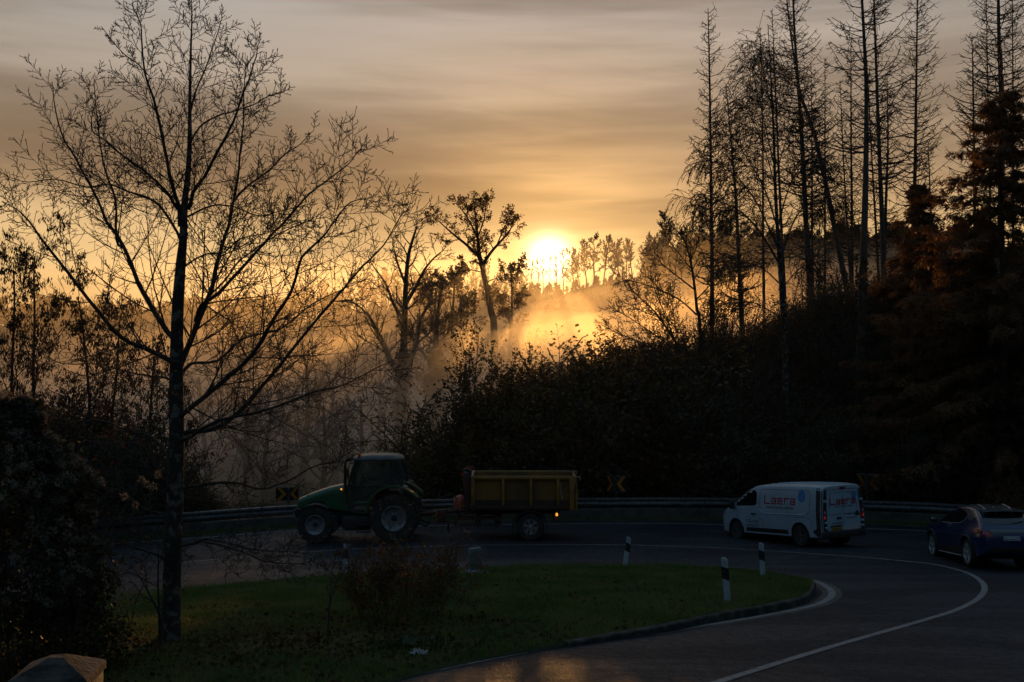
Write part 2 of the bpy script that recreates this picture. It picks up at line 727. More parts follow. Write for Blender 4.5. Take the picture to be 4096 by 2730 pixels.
asphalt = asphalt_mat()
paint = mk('road_paint', (.05, .055, .06), (.20, .21, .225), 8, .65, bump=.003, bscale=50, lo=.28, hi=.50, detail=7)
paint_worn = mk('road_paint_worn', (.05, .053, .058), (.22, .225, .235), 9, .6, lo=.3, hi=.6)
xs = np.arange(-62, 26.01, .5)
ys = np.arange(-12, 44.01, .5)
Xg, Yg = np.meshgrid(xs, ys)
v = np.stack([Xg, Yg, G(Xg, Yg)], -1).reshape(-1, 3)
nx = len(xs)
i0 = (np.arange(nx - 1)[None, :] + np.arange(len(ys) - 1)[:, None] * nx)
q = np.stack([i0, i0 + 1, i0 + nx + 1, i0 + nx], -1).reshape(-1, 4)
cen = v[q].mean(1)
keep = inside_bend(cen[:, 0], cen[:, 1]) & (rail_dist(cen[:, 0], cen[:, 1]) > .45)
o = link_mesh('road', np_mesh('road', v, q[keep]), asphalt)
tag(o, kind='structure')


def strip(name, pts2, w0, w1, fn, dz, m, kind='structure', side=0.0):
    """flat ribbon along xy points; w = width(s)"""
    pts2 = np.asarray(pts2)
    n = len(pts2)
    t = np.gradient(pts2, axis=0)
    t /= np.linalg.norm(t, axis=1)[:, None]
    nrm = np.stack([-t[:, 1], t[:, 0]], -1)
    w = np.linspace(w0, w1, n)[:, None]
    a = pts2 + nrm * w * (.5 + side)
    c = pts2 - nrm * w * (.5 - side)
    va = np.column_stack([a, fn(a[:, 0], a[:, 1]) + dz])
    vc = np.column_stack([c, fn(c[:, 0], c[:, 1]) + dz])
    v = np.vstack([va, vc])
    i = np.arange(n - 1)
    qq = np.stack([i, i + n, i + n + 1, i + 1], -1)
    o = link_mesh(name, np_mesh(name, v, qq), m)
    # keep the faces upwards
    me = o.data
    if me.polygons[0].normal.z < 0:
        me.flip_normals()
    return tag(o, kind=kind)


def px_line(pts, n=8, off=0.0):
    return catmull([ground(x * Q, y * Q, off)[:2] for x, y in pts], n)


far_line = np.vstack([px_line([(-60, 1280), (240, 1252), (500, 1233), (680, 1219), (1000, 1208), (1500, 1203), (1690, 1207), (1900, 1212), (2100, 1219), (2353, 1232)], 8)])
strip('road_marking', far_line, .14, .14, G, .008, paint)
strip('road_marking', px_line([(420, 1292), (708, 1268), (1047, 1254), (1349, 1252), (1500, 1254), (1700, 1262), (1900, 1275), (2060, 1288)], 8), .11, .11, G, .008, paint_worn)
strip('road_marking', px_line([(2060, 1288), (2150, 1298), (2220, 1316), (2258, 1340), (2256, 1368), (2205, 1399), (2105, 1431), (1900, 1490), (1650, 1568), (1400, 1650)], 10), .14, .14, G, .009, paint)

# ------------------------------------------------------------------ the grass island inside the hairpin
NEAR = [(1866, 1347), (1862, 1362), (1840, 1383), (1750, 1404), (1650, 1421), (1520, 1446), (1300, 1478), (1100, 1512), (950, 1545), (860, 1568)]
FAR = [(1866, 1347), (1835, 1334), (1750, 1319), (1600, 1307), (1440, 1301), (1200, 1303), (1000, 1309), (800, 1320), (520, 1346), (440, 1353), (265, 1366), (60, 1384)]
near_pts = [ground(x * Q, y * Q, .05)[:2] for x, y in NEAR]
near_pts += [np.array([-3.2, 11.6]), np.array([-5.4, 9.8]), np.array([-9, 7.4]), np.array([-16, 4.2])]
far_pts = [ground(x * Q, y * Q, .05)[:2] for x, y in FAR]
near_c = catmull(near_pts, 8)
far_c = catmull(far_pts, 8)
NOSE_X = max(near_c[:, 0].max(), far_c[:, 0].max())


def edge_y(curve, x):
    o = np.argsort(curve[:, 0])
    return np.interp(x, curve[o, 0], curve[o, 1])


def kerb_h(x):
    return 0.03 + .11 * sstep(np.asarray(x, float), -1.0, 4.5)


def ISL(x, y):
    yn, yf = edge_y(near_c, x), edge_y(far_c, x)
    t = np.clip((y - yn) / np.maximum(yf - yn, .05), 0, 1)
    bul = np.sin(np.pi * t)
    amp = .10 * np.clip((NOSE_X - x) / 4, 0, 1)
    # a shallow hollow on the left
    hol = -.05 * sstep(-np.asarray(x, float), 1.0, 8.0) * bul
    return G(x, y) + kerb_h(x) * (1 - t) + (kerb_h(x) * .45 + .02) * t + amp * bul + hol + .035 * np.sin(x * 1.7 + y) * np.sin(y * 1.3 - x * .6) * bul


cols = np.concatenate([np.arange(-30, 0, .5), np.arange(0, NOSE_X - .3, .25), NOSE_X - .3 * np.linspace(1, 0, 9)])
tt = np.linspace(0, 1, 41)
Xg = np.repeat(cols[None, :], len(tt), 0)
Yn, Yf = edge_y(near_c, cols), edge_y(far_c, cols)
Yg = Yn[None, :] * (1 - tt[:, None]) + np.maximum(Yf, Yn + .02)[None, :] * tt[:, None]
Zg = ISL(Xg, Yg)
nx, ny = len(cols), len(tt)
v = np.stack([Xg, Yg, Zg], -1).reshape(-1, 3)
i0 = (np.arange(nx - 1)[None, :] + np.arange(ny - 1)[:, None] * nx)
q = np.stack([i0, i0 + 1, i0 + nx + 1, i0 + nx], -1).reshape(-1, 4)
# a skirt round the rim so the soil has a side
ring = np.concatenate([np.arange(nx), (ny - 1) * nx + np.arange(nx)[::-1]])
sk = v[ring].copy()
sk[:, 2] = G(sk[:, 0], sk[:, 1]) - .05
k0 = len(v)
ii = np.arange(len(ring))
jj = (ii + 1) % len(ring)
qs = np.stack([ring[ii], k0 + ii, k0 + jj, ring[jj]], -1)
o = link_mesh('lawn', np_mesh('lawn', np.vstack([v, sk]), np.vstack([q, qs])), lawn)
tag(o, kind='structure')


def sweep(name, pts2, prof, zfn, m, parent=None, sharp=40, close=True):
    """prof: (offset to the left of travel, height) closed section"""
    pts2 = np.asarray(pts2)
    n = len(pts2)
    t = np.gradient(pts2, axis=0)
    t /= np.linalg.norm(t, axis=1)[:, None]
    nrm = np.stack([-t[:, 1], t[:, 0]], -1)
    z = zfn(pts2[:, 0], pts2[:, 1])
    k = len(prof)
    V = np.zeros((n, k, 3))
    for j, (off, h) in enumerate(prof):
        V[:, j, :2] = pts2 + nrm * off
        V[:, j, 2] = z + h
    i = np.arange(n - 1)[:, None]
    j = np.arange(k if close else k - 1)[None, :]
    j2 = (j + 1) % k
    qq = np.stack([i * k + j, i * k + j2, (i + 1) * k + j2, (i + 1) * k + j], -1).reshape(-1, 4)
    me = np_mesh(name, V.reshape(-1, 3), qq)
    bm = bmesh.new()
    bm.from_mesh(me)
    bm.verts.ensure_lookup_table()
    if close:
        bm.faces.new([bm.verts[x] for x in range(k)])
        bm.faces.new([bm.verts[(n - 1) * k + x] for x in range(k)][::-1])
    bmesh.ops.recalc_face_normals(bm, faces=bm.faces)
    bm.to_mesh(me)
    bm.free()
    return link_mesh(name, me, m, parent, True, sharp)


# kerb stones round the nose: from the near side round to the far side
kerb_path = np.vstack([near_c[:49][::-1], far_c[1:26]])
kn = np.linspace(0, 1, len(kerb_path))


def kerb_z(x, y):
    return G(x, y) + kerb_h(x) * 1.0 - .12


kerb_mat = mk('kerb_stone', (.022, .021, .019), (.075, .072, .066), 5, .9, bump=.012, bscale=22, lo=.4, hi=.7)
o = sweep('kerb', kerb_path, [(-.07, -.05), (-.07, .115), (-.05, .14), (.08, .14), (.08, -.05)], kerb_z, kerb_mat, sharp=30)
tag(o, kind='structure')
gut = catmull([ground(x * Q, y * Q)[:2] for x, y in [(1850, 1331), (1888, 1342), (1912, 1362), (1895, 1382), (1840, 1399), (1700, 1425), (1520, 1452), (1420, 1464)]], 8)
strip('gutter', gut, .5, .3, G, .004, concrete_dark)
strip('road_marking', gut, .17, .12, G, .010, paint)
strip('road_marking', px_line([(1240, 1494), (1100, 1521), (950, 1553), (820, 1590)], 8), .09, .09, G, .009, paint_worn)

# verge by the rail and the verge the viewer stands on
tv = np.gradient(RAIL, axis=0)
tv /= np.linalg.norm(tv, axis=1)[:, None]
nv = np.stack([-tv[:, 1], tv[:, 0]], -1)
rng0 = np.random.default_rng(5)
nj = len(RAIL)
rows = []
for off, h in ((.3, .05), (-.2, .06), (-.5, .04), (-.85, .012), (-.95, -.03)):
    p = RAIL + nv * (off + rng0.normal(0, .03, nj)[:, None])
    rows.append(np.column_stack([p, G(p[:, 0], p[:, 1]) + h]))
v = np.concatenate(rows)
i = np.arange(nj - 1)[None, :]
r_ = np.arange(4)[:, None] * nj
qv = np.stack([r_ + i, r_ + i + 1, r_ + nj + i + 1, r_ + nj + i], -1).reshape(-1, 4)
o = link_mesh('verge', np_mesh('verge', v, qv), soil)
tag(o, kind='structure')
vg = np.array([(-16, -3.0), (-9, 0.4), (-5.4, 3.4), (-3.2, 5.9), (-1.6, 7.4), (0.2, 8.1), (2.2, 7.6), (4, 5.8), (6, 2.5), (9, -3)])
vgc = catmull(vg, 5)
bm = bmesh.new()
top = [bm.verts.new((x, y, float(G(x, y)) + .10)) for x, y in vgc]
bot = [bm.verts.new((x, y, float(G(x, y)) - .1)) for x, y in vgc]
bm.faces.new(top)
for a in range(len(top)):
    b_ = (a + 1) % len(top)
    bm.faces.new((top[a], bot[a], bot[b_], top[b_]))
o = bm_obj('pavement', bm, concrete_dark, smooth=False)
tag(o, kind='structure')

# ------------------------------------------------------------------ crash barrier and its concrete plinth
inner = -1   # left of travel along RAIL (going +x) is outward
vis = RAIL[14:150]
o = sweep('plinth_wall', vis, [(-.16, -.1), (-.16, .40), (-.13, .43), (.13, .43), (.16, .40), (.16, -.1)], G, concrete_dark, sharp=30)
tag(o, 'low dark concrete wall under the steel crash barrier round the bend', 'wall')
barrier = empty('crash_barrier', (float(vis[0][0]), float(vis[0][1]), 0), 0, 'grey steel crash barrier curving along the outside of the bend', 'crash barrier')
prof = []
for h, off in ((.54, .0), (.545, -.02), (.57, -.075), (.63, -.08), (.66, -.05), (.69, -.02), (.72, -.02), (.75, -.05), (.78, -.08), (.84, -.075), (.87, -.02), (.875, 0.0)):
    prof.append((off - .10, h))
prof += [(o_ + .012, h_) for o_, h_ in prof[::-1]]
beam = sweep('beam', vis, prof, G, galv, sharp=45)
beam.parent = barrier
beam.matrix_parent_inverse = barrier.matrix_basis.inverted()
dd = np.concatenate([[0], np.cumsum(np.linalg.norm(np.diff(vis, axis=0), axis=1))])
bm = bmesh.new()
add_box(bm, (0, 0, .63), (.06, .10, .46), bevel=.008)
add_box(bm, (0, -.06, .70), (.10, .07, .10))
post_me = bm_mesh('post', bm)
s = 1.0
while s < dd[-1]:
    x = float(np.interp(s, dd, vis[:, 0]))
    y = float(np.interp(s, dd, vis[:, 1]))
    k = int(np.searchsorted(dd, s))
    tng = vis[k] - vis[k - 1]
    p = link_mesh('post', post_me, galv, None, True, 30)
    p.location = (x - barrier.location.x, y - barrier.location.y, float(G(x, y)))
    p.rotation_euler = (0, 0, math.atan2(tng[1], tng[0]))
    p.parent = barrier
    s += 2.0 if 0 < x < 30 else 4.0

# ------------------------------------------------------------------ signs
sign_black = mk('sign_black', (.012, .012, .013), None, rough=.4)
sign_orange = mk('sign_orange', (.55, .20, .02), (.45, .16, .02), 5, .4)
sign_red = mk('sign_red', (.38, .03, .025), (.30, .03, .025), 6, .4)
sign_white = mk('sign_white', (.62, .62, .60), (.5, .5, .48), 5, .45)
sign_grey = mk('sign_grey', (.33, .34, .35), (.25, .26, .27), 5, .5)


def chevron_panel(root, w, h, point, loc, rz):
    """board standing up in local XZ, facing -Y; point = -1 tip to the left"""
    e = bmesh.new()
    add_box(e, (0, 0, h / 2), (w, .02, h), bevel=.004)
    pn = bm_obj('chevron_board', e, sign_black, root)
    pn.location = loc
    pn.rotation_euler = (0, 0, rz)
    e = bmesh.new()
    t = w * .36
    mid = h / 2
    x_tip, x_end = point * w * .42, -point * w * .46
    pts = [(x_end + point * t * .0, .03), (x_end + point * t, .03), (x_tip, mid), (x_end + point * t, h - .03), (x_end, h - .03), (x_tip - point * t, mid)]
    pts = [(min(max(a, -w * .47), w * .47), b_) for a, b_ in pts]
    fl = [pts[0], pts[1], pts[2], pts[5]], [pts[5], pts[2], pts[3], pts[4]]
    for f in fl:
        e.faces.new([e.verts.new((a, -.0135, b_)) for a, b_ in f])
    bm_obj('chevron', e, sign_orange, pn, smooth=False)
    e = bmesh.new()
    r = .012
    add_tube(e, [(-w / 2 + .05, 0, h), (w / 2 - .05, 0, h), (w / 2, 0, h - .05), (w / 2, 0, .05), (w / 2 - .05, 0, 0), (-w / 2 + .05, 0, 0), (-w / 2, 0, .05), (-w / 2, 0, h - .05)], r, 6, closed=True)
    bm_obj('edge_trim', e, sign_grey, pn)
    return pn


def chevron_sign(px, ytop, ybot, Y, label, lw, rw, la, ra, postx=0.0):
    top = at(px, ytop, Y)
    bot = at(px, ybot, Y)
    h = top[2] - bot[2]
    gz = float(T(top[0], Y))
    root = empty('chevron_sign', (float(top[0]), float(Y), gz), 0, label, 'road sign', 'chevron signs round the outside of the bend')
    zb = float(bot[2]) - gz
    cl = Vector((-lw / 2 * math.cos(la) - .03, -(lw / 2) * math.sin(-la) * 1, zb))
    chevron_panel(root, lw, h, 1, (-.03 - lw / 2 * math.cos(la), lw / 2 * math.sin(la), zb), -la)
    chevron_panel(root, rw, h, -1, (.03 + rw / 2 * math.cos(ra), rw / 2 * math.sin(ra), zb), ra)
    e = bmesh.new()
    add_cyl(e, (postx, .05, -.3), (postx, .05, zb + h * .95), .038, n=10)
    add_box(e, (postx, .03, zb + h * .25), (.12, .03, .04))
    add_box(e, (postx, .03, zb + h * .75), (.12, .03, .04))
    bm_obj('pole', e, galv, root)
    return root


# (post column px, board top, board bottom, distance)
chevron_sign(614.6, 476.3, 492.0, 43.5, 'chevron sign between the yellow trailer and the white van', .56, .50, R(62), R(20), .08)
chevron_sign(866.0, 474.5, 491.0, 42.4, 'chevron sign half hidden behind the rear of the white van', .50, .62, R(66), R(18), .05)
chevron_sign(288.6, 487.5, 500.8, 43.0, 'chevron sign just ahead of the tractor nose', .56, .56, R(18), R(60), -.0)
chevron_sign(100.5, 508, 523, 40.6, 'chevron sign at the edge of the seed-headed bush', .50, .50, R(18), R(60), 0)

c = at(468.8, 473.4, 43.6)
gz = float(T(c[0], 43.6))
rs = empty('round_sign', (float(c[0]), 43.6, gz), 0, 'round sign with red rim behind the front of the yellow trailer', 'road sign')
zc = float(c[2]) - gz
e = bmesh.new()
add_cyl(e, (0, .012, zc), (0, -.004, zc), .27, n=40)
bm_obj('sign_face', e, sign_grey, rs)
e = bmesh.new()
add_lathe(e, [(.205, -.010), (.205, -.014), (.295, -.014), (.305, -.005), (.305, .012), (.27, .012)], 40, 'Y', (0, 0, zc))
bm_obj('red_ring', e, sign_red, rs)
e = bmesh.new()
add_cyl(e, (0, .05, -.3), (0, .05, zc + .2), .035, n=10)
bm_obj('pole', e, galv, rs)

# ------------------------------------------------------------------ white marker posts
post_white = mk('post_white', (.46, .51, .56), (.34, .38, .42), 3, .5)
post_black = mk('post_black', (.012, .012, .013), None, rough=.5)
refl = mk('reflector', (.10, .07, .06), None, rough=.25)


def marker_post(b, t, label, yaw=0.0, side_on=False):
    base = ground(b[0] * Q, b[1] * Q, 0, ISL)
    top = at(t[0] * Q, t[1] * Q, base[1])
    H = math.hypot(top[2] - base[2], top[0] - base[0])
    lean = math.atan2(top[0] - base[0], top[2] - base[2])
    root = empty('marker_post', tuple(float(k) for k in base), 0, label, 'marker post', 'white marker posts on the grass')
    root.rotation_euler = (0, lean, yaw)
    w, d = .125, .09
    e = bmesh.new()
    add_prism(e, [(-w / 2, -.15), (w / 2, -.15), (w / 2, H - .055), (w / 2 - .03, H - .02), (-w / 2 + .02, H), (-w / 2, H - .01)], -d / 2, d / 2)
    bmesh.ops.bevel(e, geom=[x for x in e.edges], offset=.012, segments=2, affect='EDGES')
    body = bm_obj('post_body', e, post_white, root)
    e = bmesh.new()
    z0, z1 = H - .44, H - .19
    add_prism(e, [(-w / 2 - .003, z0 + .035), (w / 2 + .003, z0 - .015), (w / 2 + .003, z1 - .025), (-w / 2 - .003, z1 + .025)], -d / 2 - .003, d / 2 + .003)
    band = bm_obj('black_band', e, post_black, root, smooth=False)
    for zz in (.07, .17):
        e = bmesh.new()
        add_cyl(e, (0, -d / 2 - .008, z0 + zz), (0, -d / 2 - .001, z0 + zz), .022, n=16)
        bm_obj('reflector', e, refl, band)
    return root


marker_post((1672, 1383), (1664, 1281), 'nearest white marker post, left of two at the nose of the grass', R(-20))
marker_post((1753, 1325), (1749, 1247), 'white marker post standing in front of the white van', R(-20))
marker_post((1436, 1302), (1446, 1233), 'white marker post leaning to one side, between trailer and van', R(8))
marker_post((793, 1313), (796, 1249), 'white marker post seen edge-on beside the bramble shrub', R(66))

# old milestone with a torn sheet at its foot
mb = ground(1090 * Q, 1320 * Q, 0, ISL)
ms_mat = mk('milestone', (.10, .105, .085), (.17, .17, .15), 5, .95, bump=.02, bscale=12)
e = bmesh.new()
add_box(e, (0, 0, .30), (.36, .26, .80), bevel=.035)
for vv in e.verts:
    f = 1 - .12 * (vv.co.z)
    vv.co.x *= f
    if vv.co.z > .5 and vv.co.x > 0:
        vv.co.z += .03
o = bm_obj('milestone', e, ms_mat)
o.location = tuple(float(k) for k in mb)
o.rotation_euler = (0, R(1.5), R(15))
tag(o, 'squat weathered stone marker at the edge of the grass', 'milestone')
litter_white = mk('plastic_sheet', (.30, .31, .32), (.22, .23, .24), 5, .7, bump=.01, bscale=14)


def crumpled(name, loc, sx, sy, hz, label, cat, seed, m):
    rg = np.random.default_rng(seed)
    nx_, ny_ = 11, 8
    gx_, gy_ = np.meshgrid(np.linspace(-sx / 2, sx / 2, nx_), np.linspace(-sy / 2, sy / 2, ny_))
    zz = np.abs(rg.normal(0, 1, gx_.shape)) * hz + hz * 1.6 * np.exp(-(gx_ / sx * 2.5) ** 2 - (gy_ / sy * 2.5) ** 2)
    gx_ = gx_ + rg.normal(0, sx * .035, gx_.shape)
    gy_ = gy_ + rg.normal(0, sy * .05, gy_.shape)
    i_ = (np.arange(nx_ - 1)[None, :] + np.arange(ny_ - 1)[:, None] * nx_)
    qq = np.stack([i_, i_ + 1, i_ + nx_ + 1, i_ + nx_], -1).reshape(-1, 4)
    o = link_mesh(name, np_mesh(name, np.stack([gx_, gy_, zz], -1).reshape(-1, 3), qq), m)
    o.location = loc
    return tag(o, label, cat)


crumpled('plastic_sheet', (float(mb[0]), float(mb[1]) - .25, float(ISL(mb[0], mb[1] - .25)) + .04), .70, .3, .035, 'pale crumpled sheet lying round the foot of the stone marker', 'litter', 3, litter_white)
pb = ground(963 * Q, 1504 * Q, .05, ISL)
crumpled('paper_scrap', (float(pb[0]), float(pb[1]), float(ISL(pb[0], pb[1])) + .04), .24, .16, .03, 'small white scrap of paper lying on the near grass', 'litter', 8, litter_white)

# ------------------------------------------------------------------ gate pillar at the lower left
pc = at(57.5, 671, 5.2)
gp = empty('gate_pillar', (float(pc[0]), 5.2, float(G(pc[0], 5.2))), R(8), 'stone gate pillar with low pyramid cap in the lower left corner', 'pillar')
hz = at(57.5, 679, 5.2)[2] - float(G(pc[0], 5.2))
stone = mk('cap_stone', (.030, .029, .027), (.085, .080, .072), 9, .95, bump=.010, bscale=38, spec=.15)
e = bmesh.new()
add_box(e, (0, 0, hz / 2 - .15), (.36, .36, hz + .3 - .02), bevel=.01)
bm_obj('shaft', e, concrete_dark, gp)
e = bmesh.new()
S2 = .19
lv = [(S2 - .012, hz - .012), (S2, hz), (S2, hz + .032), (S2 - .012, hz + .045)]
rings = []
for r, z in lv:
    rings.append([e.verts.new((sx * r, sy * r, z)) for sx, sy in ((-1, -1), (1, -1), (1, 1), (-1, 1))])
ap = [e.verts.new((sx * .035, sy * .035, hz + .115)) for sx, sy in ((-1, -1), (1, -1), (1, 1), (-1, 1))]
rings.append(ap)
e.faces.new(rings[0][::-1])
for a, b_ in zip(rings[:-1], rings[1:]):
    for k in range(4):
        e.faces.new((a[k], a[(k + 1) % 4], b_[(k + 1) % 4], b_[k]))
e.faces.new(ap)
bm_obj('pyramid_cap', e, stone, gp, smooth=True, sharp=20)

# ------------------------------------------------------------------ vehicles
van_white = mk('van_white', (.40, .48, .56), (.35, .42, .50), 1.2, .35, coat=.5)  # white paint tinted blue: the sky's light is put into the colour
black_plastic = mk('black_plastic', (.016, .016, .017), (.028, .028, .03), 6, .55)
tyre_m = mk('tyre', (.018, .018, .018), (.035, .033, .030), 5, .85, bump=.004, bscale=40)
alloy = mk('alloy', (.45, .46, .48), (.55, .56, .58), 4, .3, metal=.4)
hub_grey = mk('hub_grey', (.22, .225, .235), (.34, .345, .36), 6, .45, metal=.3)
car_glass = mk('car_glass', (.006, .008, .010), None, rough=.03, spec=1.0)
red_lens = mk('red_lens', (.30, .012, .010), None, rough=.15, coat=.6)
red_lamp = mk('red_lamp', (.5, .02, .02), None, rough=.2, emit=((1.0, .05, .03), .12))
amber_lamp = mk('amber_lamp', (.6, .2, .02), None, rough=.2, emit=((1.0, .38, .05), 1.2))
clear_lens = mk('clear_lens', (.35, .36, .38), None, rough=.12, coat=.6)
van_hub = mk('van_hub', (.06, .065, .07), (.10, .105, .11), 5, .5, metal=.3)
van_glass = mk('van_glass', (.006, .007, .008), None, rough=.12, spec=.06)
car_blue = mk('car_blue', (.002, .020, .080), (.003, .025, .10), 2, .26, metal=.15, coat=1.0)
car_roof = mk('car_roof', (.050, .052, .058), (.075, .078, .085), 4, .32, coat=.6)  # black roof made greyer, in place of the sheen of the sky
car_black = mk('car_black', (.012, .012, .014), None, rough=.14, spec=1.0, coat=1.0)
logo_red = mk('logo_red', (.42, .02, .03), None, rough=.5)
logo_blue = mk('logo_blue', (.03, .22, .50), (.04, .26, .56), 5, .4)
ink = mk('ink', (.035, .037, .042), None, rough=.5)
plate_yellow = mk('plate_yellow', (.52, .26, .05), None, rough=.5)
plate_white = mk('plate_white', (.55, .55, .53), None, rough=.5)
plate_blue = mk('plate_blue', (.02, .05, .25), None, rough=.5)


class Loft:
    """closed body lofted through half sections of (y, z), bottom centre to top centre"""
    def __init__(s, stations):
        s.st = sorted(stations, key=lambda a: a[0])
        s.xs = np.array([a[0] for a in s.st])
        s.sec = np.array([a[1] for a in s.st], float)       # (n, k, 2)

    def section(s, x):
        x = np.clip(x, s.xs[0], s.xs[-1])
        k = int(np.clip(np.searchsorted(s.xs, x) - 1, 0, len(s.xs) - 2))
        t = (x - s.xs[k]) / (s.xs[k + 1] - s.xs[k])
        return s.sec[k] * (1 - t) + s.sec[k + 1] * t

    def hw(s, x, z):
        c = s.section(x)
        best = 0.0
        for (y0, z0), (y1, z1) in zip(c[:-1], c[1:]):
            if min(z0, z1) - 1e-9 <= z <= max(z0, z1) + 1e-9:
                if abs(z1 - z0) < 1e-9:
                    best = max(best, y0, y1)
                else:
                    best = max(best, y0 + (y1 - y0) * (z - z0) / (z1 - z0))
        return best

    def end_x(s, y, z, rear=True):
        xs = np.linspace(s.xs[0], s.xs[-1], 260)
        if not rear:
            xs = xs[::-1]
        for x in xs:
            c = s.section(x)
            if c[:, 1].min() <= z <= c[:, 1].max() and s.hw(x, z) >= abs(y):
                return float(x)
        return float(xs[0])

    def top_z(s, x, y):
        c = s.section(x)
        best = c[:, 1].max() - .3
        for (y0, z0), (y1, z1) in zip(c[:-1], c[1:]):
            if min(y0, y1) - 1e-9 <= abs(y) <= max(y0, y1) + 1e-9 and abs(y1 - y0) > 1e-9:
                best = max(best, z0 + (z1 - z0) * (abs(y) - y0) / (y1 - y0))
        return best

    def build(s, name, m, parent, sharp=38):
        bm = bmesh.new()
        rings = []
        k = s.sec.shape[1]
        for x, c in zip(s.xs, s.sec):
            left = [bm.verts.new((x, y, z)) for y, z in c]
            right = [left[0] if c[0][0] < 1e-6 else None] + [bm.verts.new((x, -y, z)) for y, z in c[1:-1]] + [left[-1]]
            rings.append((left, right))
        for (l0, r0), (l1, r1) in zip(rings[:-1], rings[1:]):
            for j in range(k - 1):
                bm.faces.new((l0[j], l0[j + 1], l1[j + 1], l1[j]))
                bm.faces.new((r0[j], r1[j], r1[j + 1], r0[j + 1]))
        for (l, r), rev in ((rings[0], False), (rings[-1], True)):
            f = l + r[1:-1][::-1]
            bm.faces.new(f if not rev else f[::-1])
        return bm_obj(name, bm, m, parent, True, sharp)

    def side(s, sgn, off=.004):
        return lambda a, b: (a, sgn * (s.hw(a, b) + off), b)

    def rear(s, off=.006):
        return lambda a, b: (s.end_x(a, b) - off, a, b)

    def front(s, off=.006):
        return lambda a, b: (s.end_x(a, b, False) + off, a, b)

    def top(s, off=.006):
        return lambda a, b: (a, b, s.top_z(a, b) + off)


def patch(name, poly, fmap, m, parent, step=.12, thick=0.0):
    bm = bmesh.new()
    bm.faces.new([bm.verts.new((a, b, 0)) for a, b in poly])
    for ax in (0, 1):
        lo, hi = min(p[ax] for p in poly), max(p[ax] for p in poly)
        n = int((hi - lo) / step)
        for k in range(1, n + 1):
            cut = lo + (hi - lo) * k / (n + 1)
            co = [0, 0, 0]
            co[ax] = cut
            no = [0, 0, 0]
            no[ax] = 1
            bmesh.ops.bisect_plane(bm, geom=bm.verts[:] + bm.edges[:] + bm.faces[:], plane_co=co, plane_no=no)
    for v in bm.verts:
        v.co = fmap(v.co.x, v.co.y)
    bmesh.ops.triangulate(bm, faces=bm.faces)
    return bm_obj(name, bm, m, parent, True, 60)


def lettering(name, s, size, org, fmap, m, parent, flip=False, bold=False, spacing=1.0, width=None):
    vs, fs = text2d(s, size, bold, spacing)
    if width:
        vs = vs * np.array([width / (vs[:, 0].max() - vs[:, 0].min()), 1])
    bm = bmesh.new()
    bv = [bm.verts.new(fmap(org[0] + (-a if flip else a), org[1] + b)) for a, b in vs]
    for f in fs:
        try:
            bm.faces.new([bv[i] for i in f])
        except ValueError:
            pass
    me = bpy.data.meshes.new(name)
    bm.to_mesh(me)
    bm.free()
    return link_mesh(name, me, m, parent, False)


def strokes(name, lines, w, org, sc, fmap, m, parent, flip=False):
    bm = bmesh.new()
    for ln in lines:
        pts = [np.array(p, float) * sc for p in ln]
        for a, b in zip(pts[:-1], pts[1:]):
            d = b - a
            L = np.linalg.norm(d)
            d /= L
            nn = np.array([-d[1], d[0]]) * w / 2
            a2, b2 = a - d * w / 2, b + d * w / 2
            nseg = max(1, int(L / .12))
            for k in range(nseg):
                p, q_ = a2 + (b2 - a2) * k / nseg, a2 + (b2 - a2) * (k + 1) / nseg
                quad = [p + nn, p - nn, q_ - nn, q_ + nn]
                bm.faces.new([bm.verts.new(fmap(org[0] + (-t[0] if flip else t[0]), org[1] + t[1])) for t in quad])
    me = bpy.data.meshes.new(name)
    bm.to_mesh(me)
    bm.free()
    return link_mesh(name, me, m, parent, False)


def road_wheel(parent, x, y, r, w, out, rim_m, spokes=5, rim_r=.66, tread=0, hubc=None):
    """wheel at (x, y, r); out = +1/-1 side facing outwards"""
    bm = bmesh.new()
    h = w / 2
    ri = r * rim_r
    prof = [(ri, -h * .8), (ri + .01, -h * .95), (r * .90, -h), (r * .975, -h * .82), (r, -h * .6), (r, h * .6), (r * .975, h * .82), (r * .90, h), (ri + .01, h * .95), (ri, h * .8)]
    add_lathe(bm, prof, 40, 'Y', (0, 0, 0), closed=True)
    wheel = bm_obj('wheel', bm, tyre_m, parent, True, 40)
    wheel.location = (x, y, r)
    bm = bmesh.new()
    o_ = out * h * .55
    add_lathe(bm, [(ri * 1.0, out * h * .9), (ri * .95, out * h * .93), (ri * .92, out * h * .8), (ri * .90, out * -h * .2), (0.001, out * -h * .2)], 40, 'Y')
    add_lathe(bm, [(ri * .24, out * h * .2), (ri * .24, o_ + out * .02), (ri * .16, o_ + out * .03), (.001, o_ + out * .03)], 20, 'Y')
    for k in range(spokes):
        a = 2 * math.pi * k / spokes + .3
        for da in (-.16, .16):
            p0 = Vector((ri * .18 * math.cos(a), o_, ri * .18 * math.sin(a)))
            p1 = Vector((ri * .93 * math.cos(a + da), out * h * .82, ri * .93 * math.sin(a + da)))
            d = p1 - p0
            rot = d.to_track_quat('X', 'Y').to_matrix()
            add_box(bm, (p0 + p1) / 2, (d.length, .035, ri * .13), rot)
    bm_obj('rim', bm, rim_m, wheel, True, 35)
    return wheel


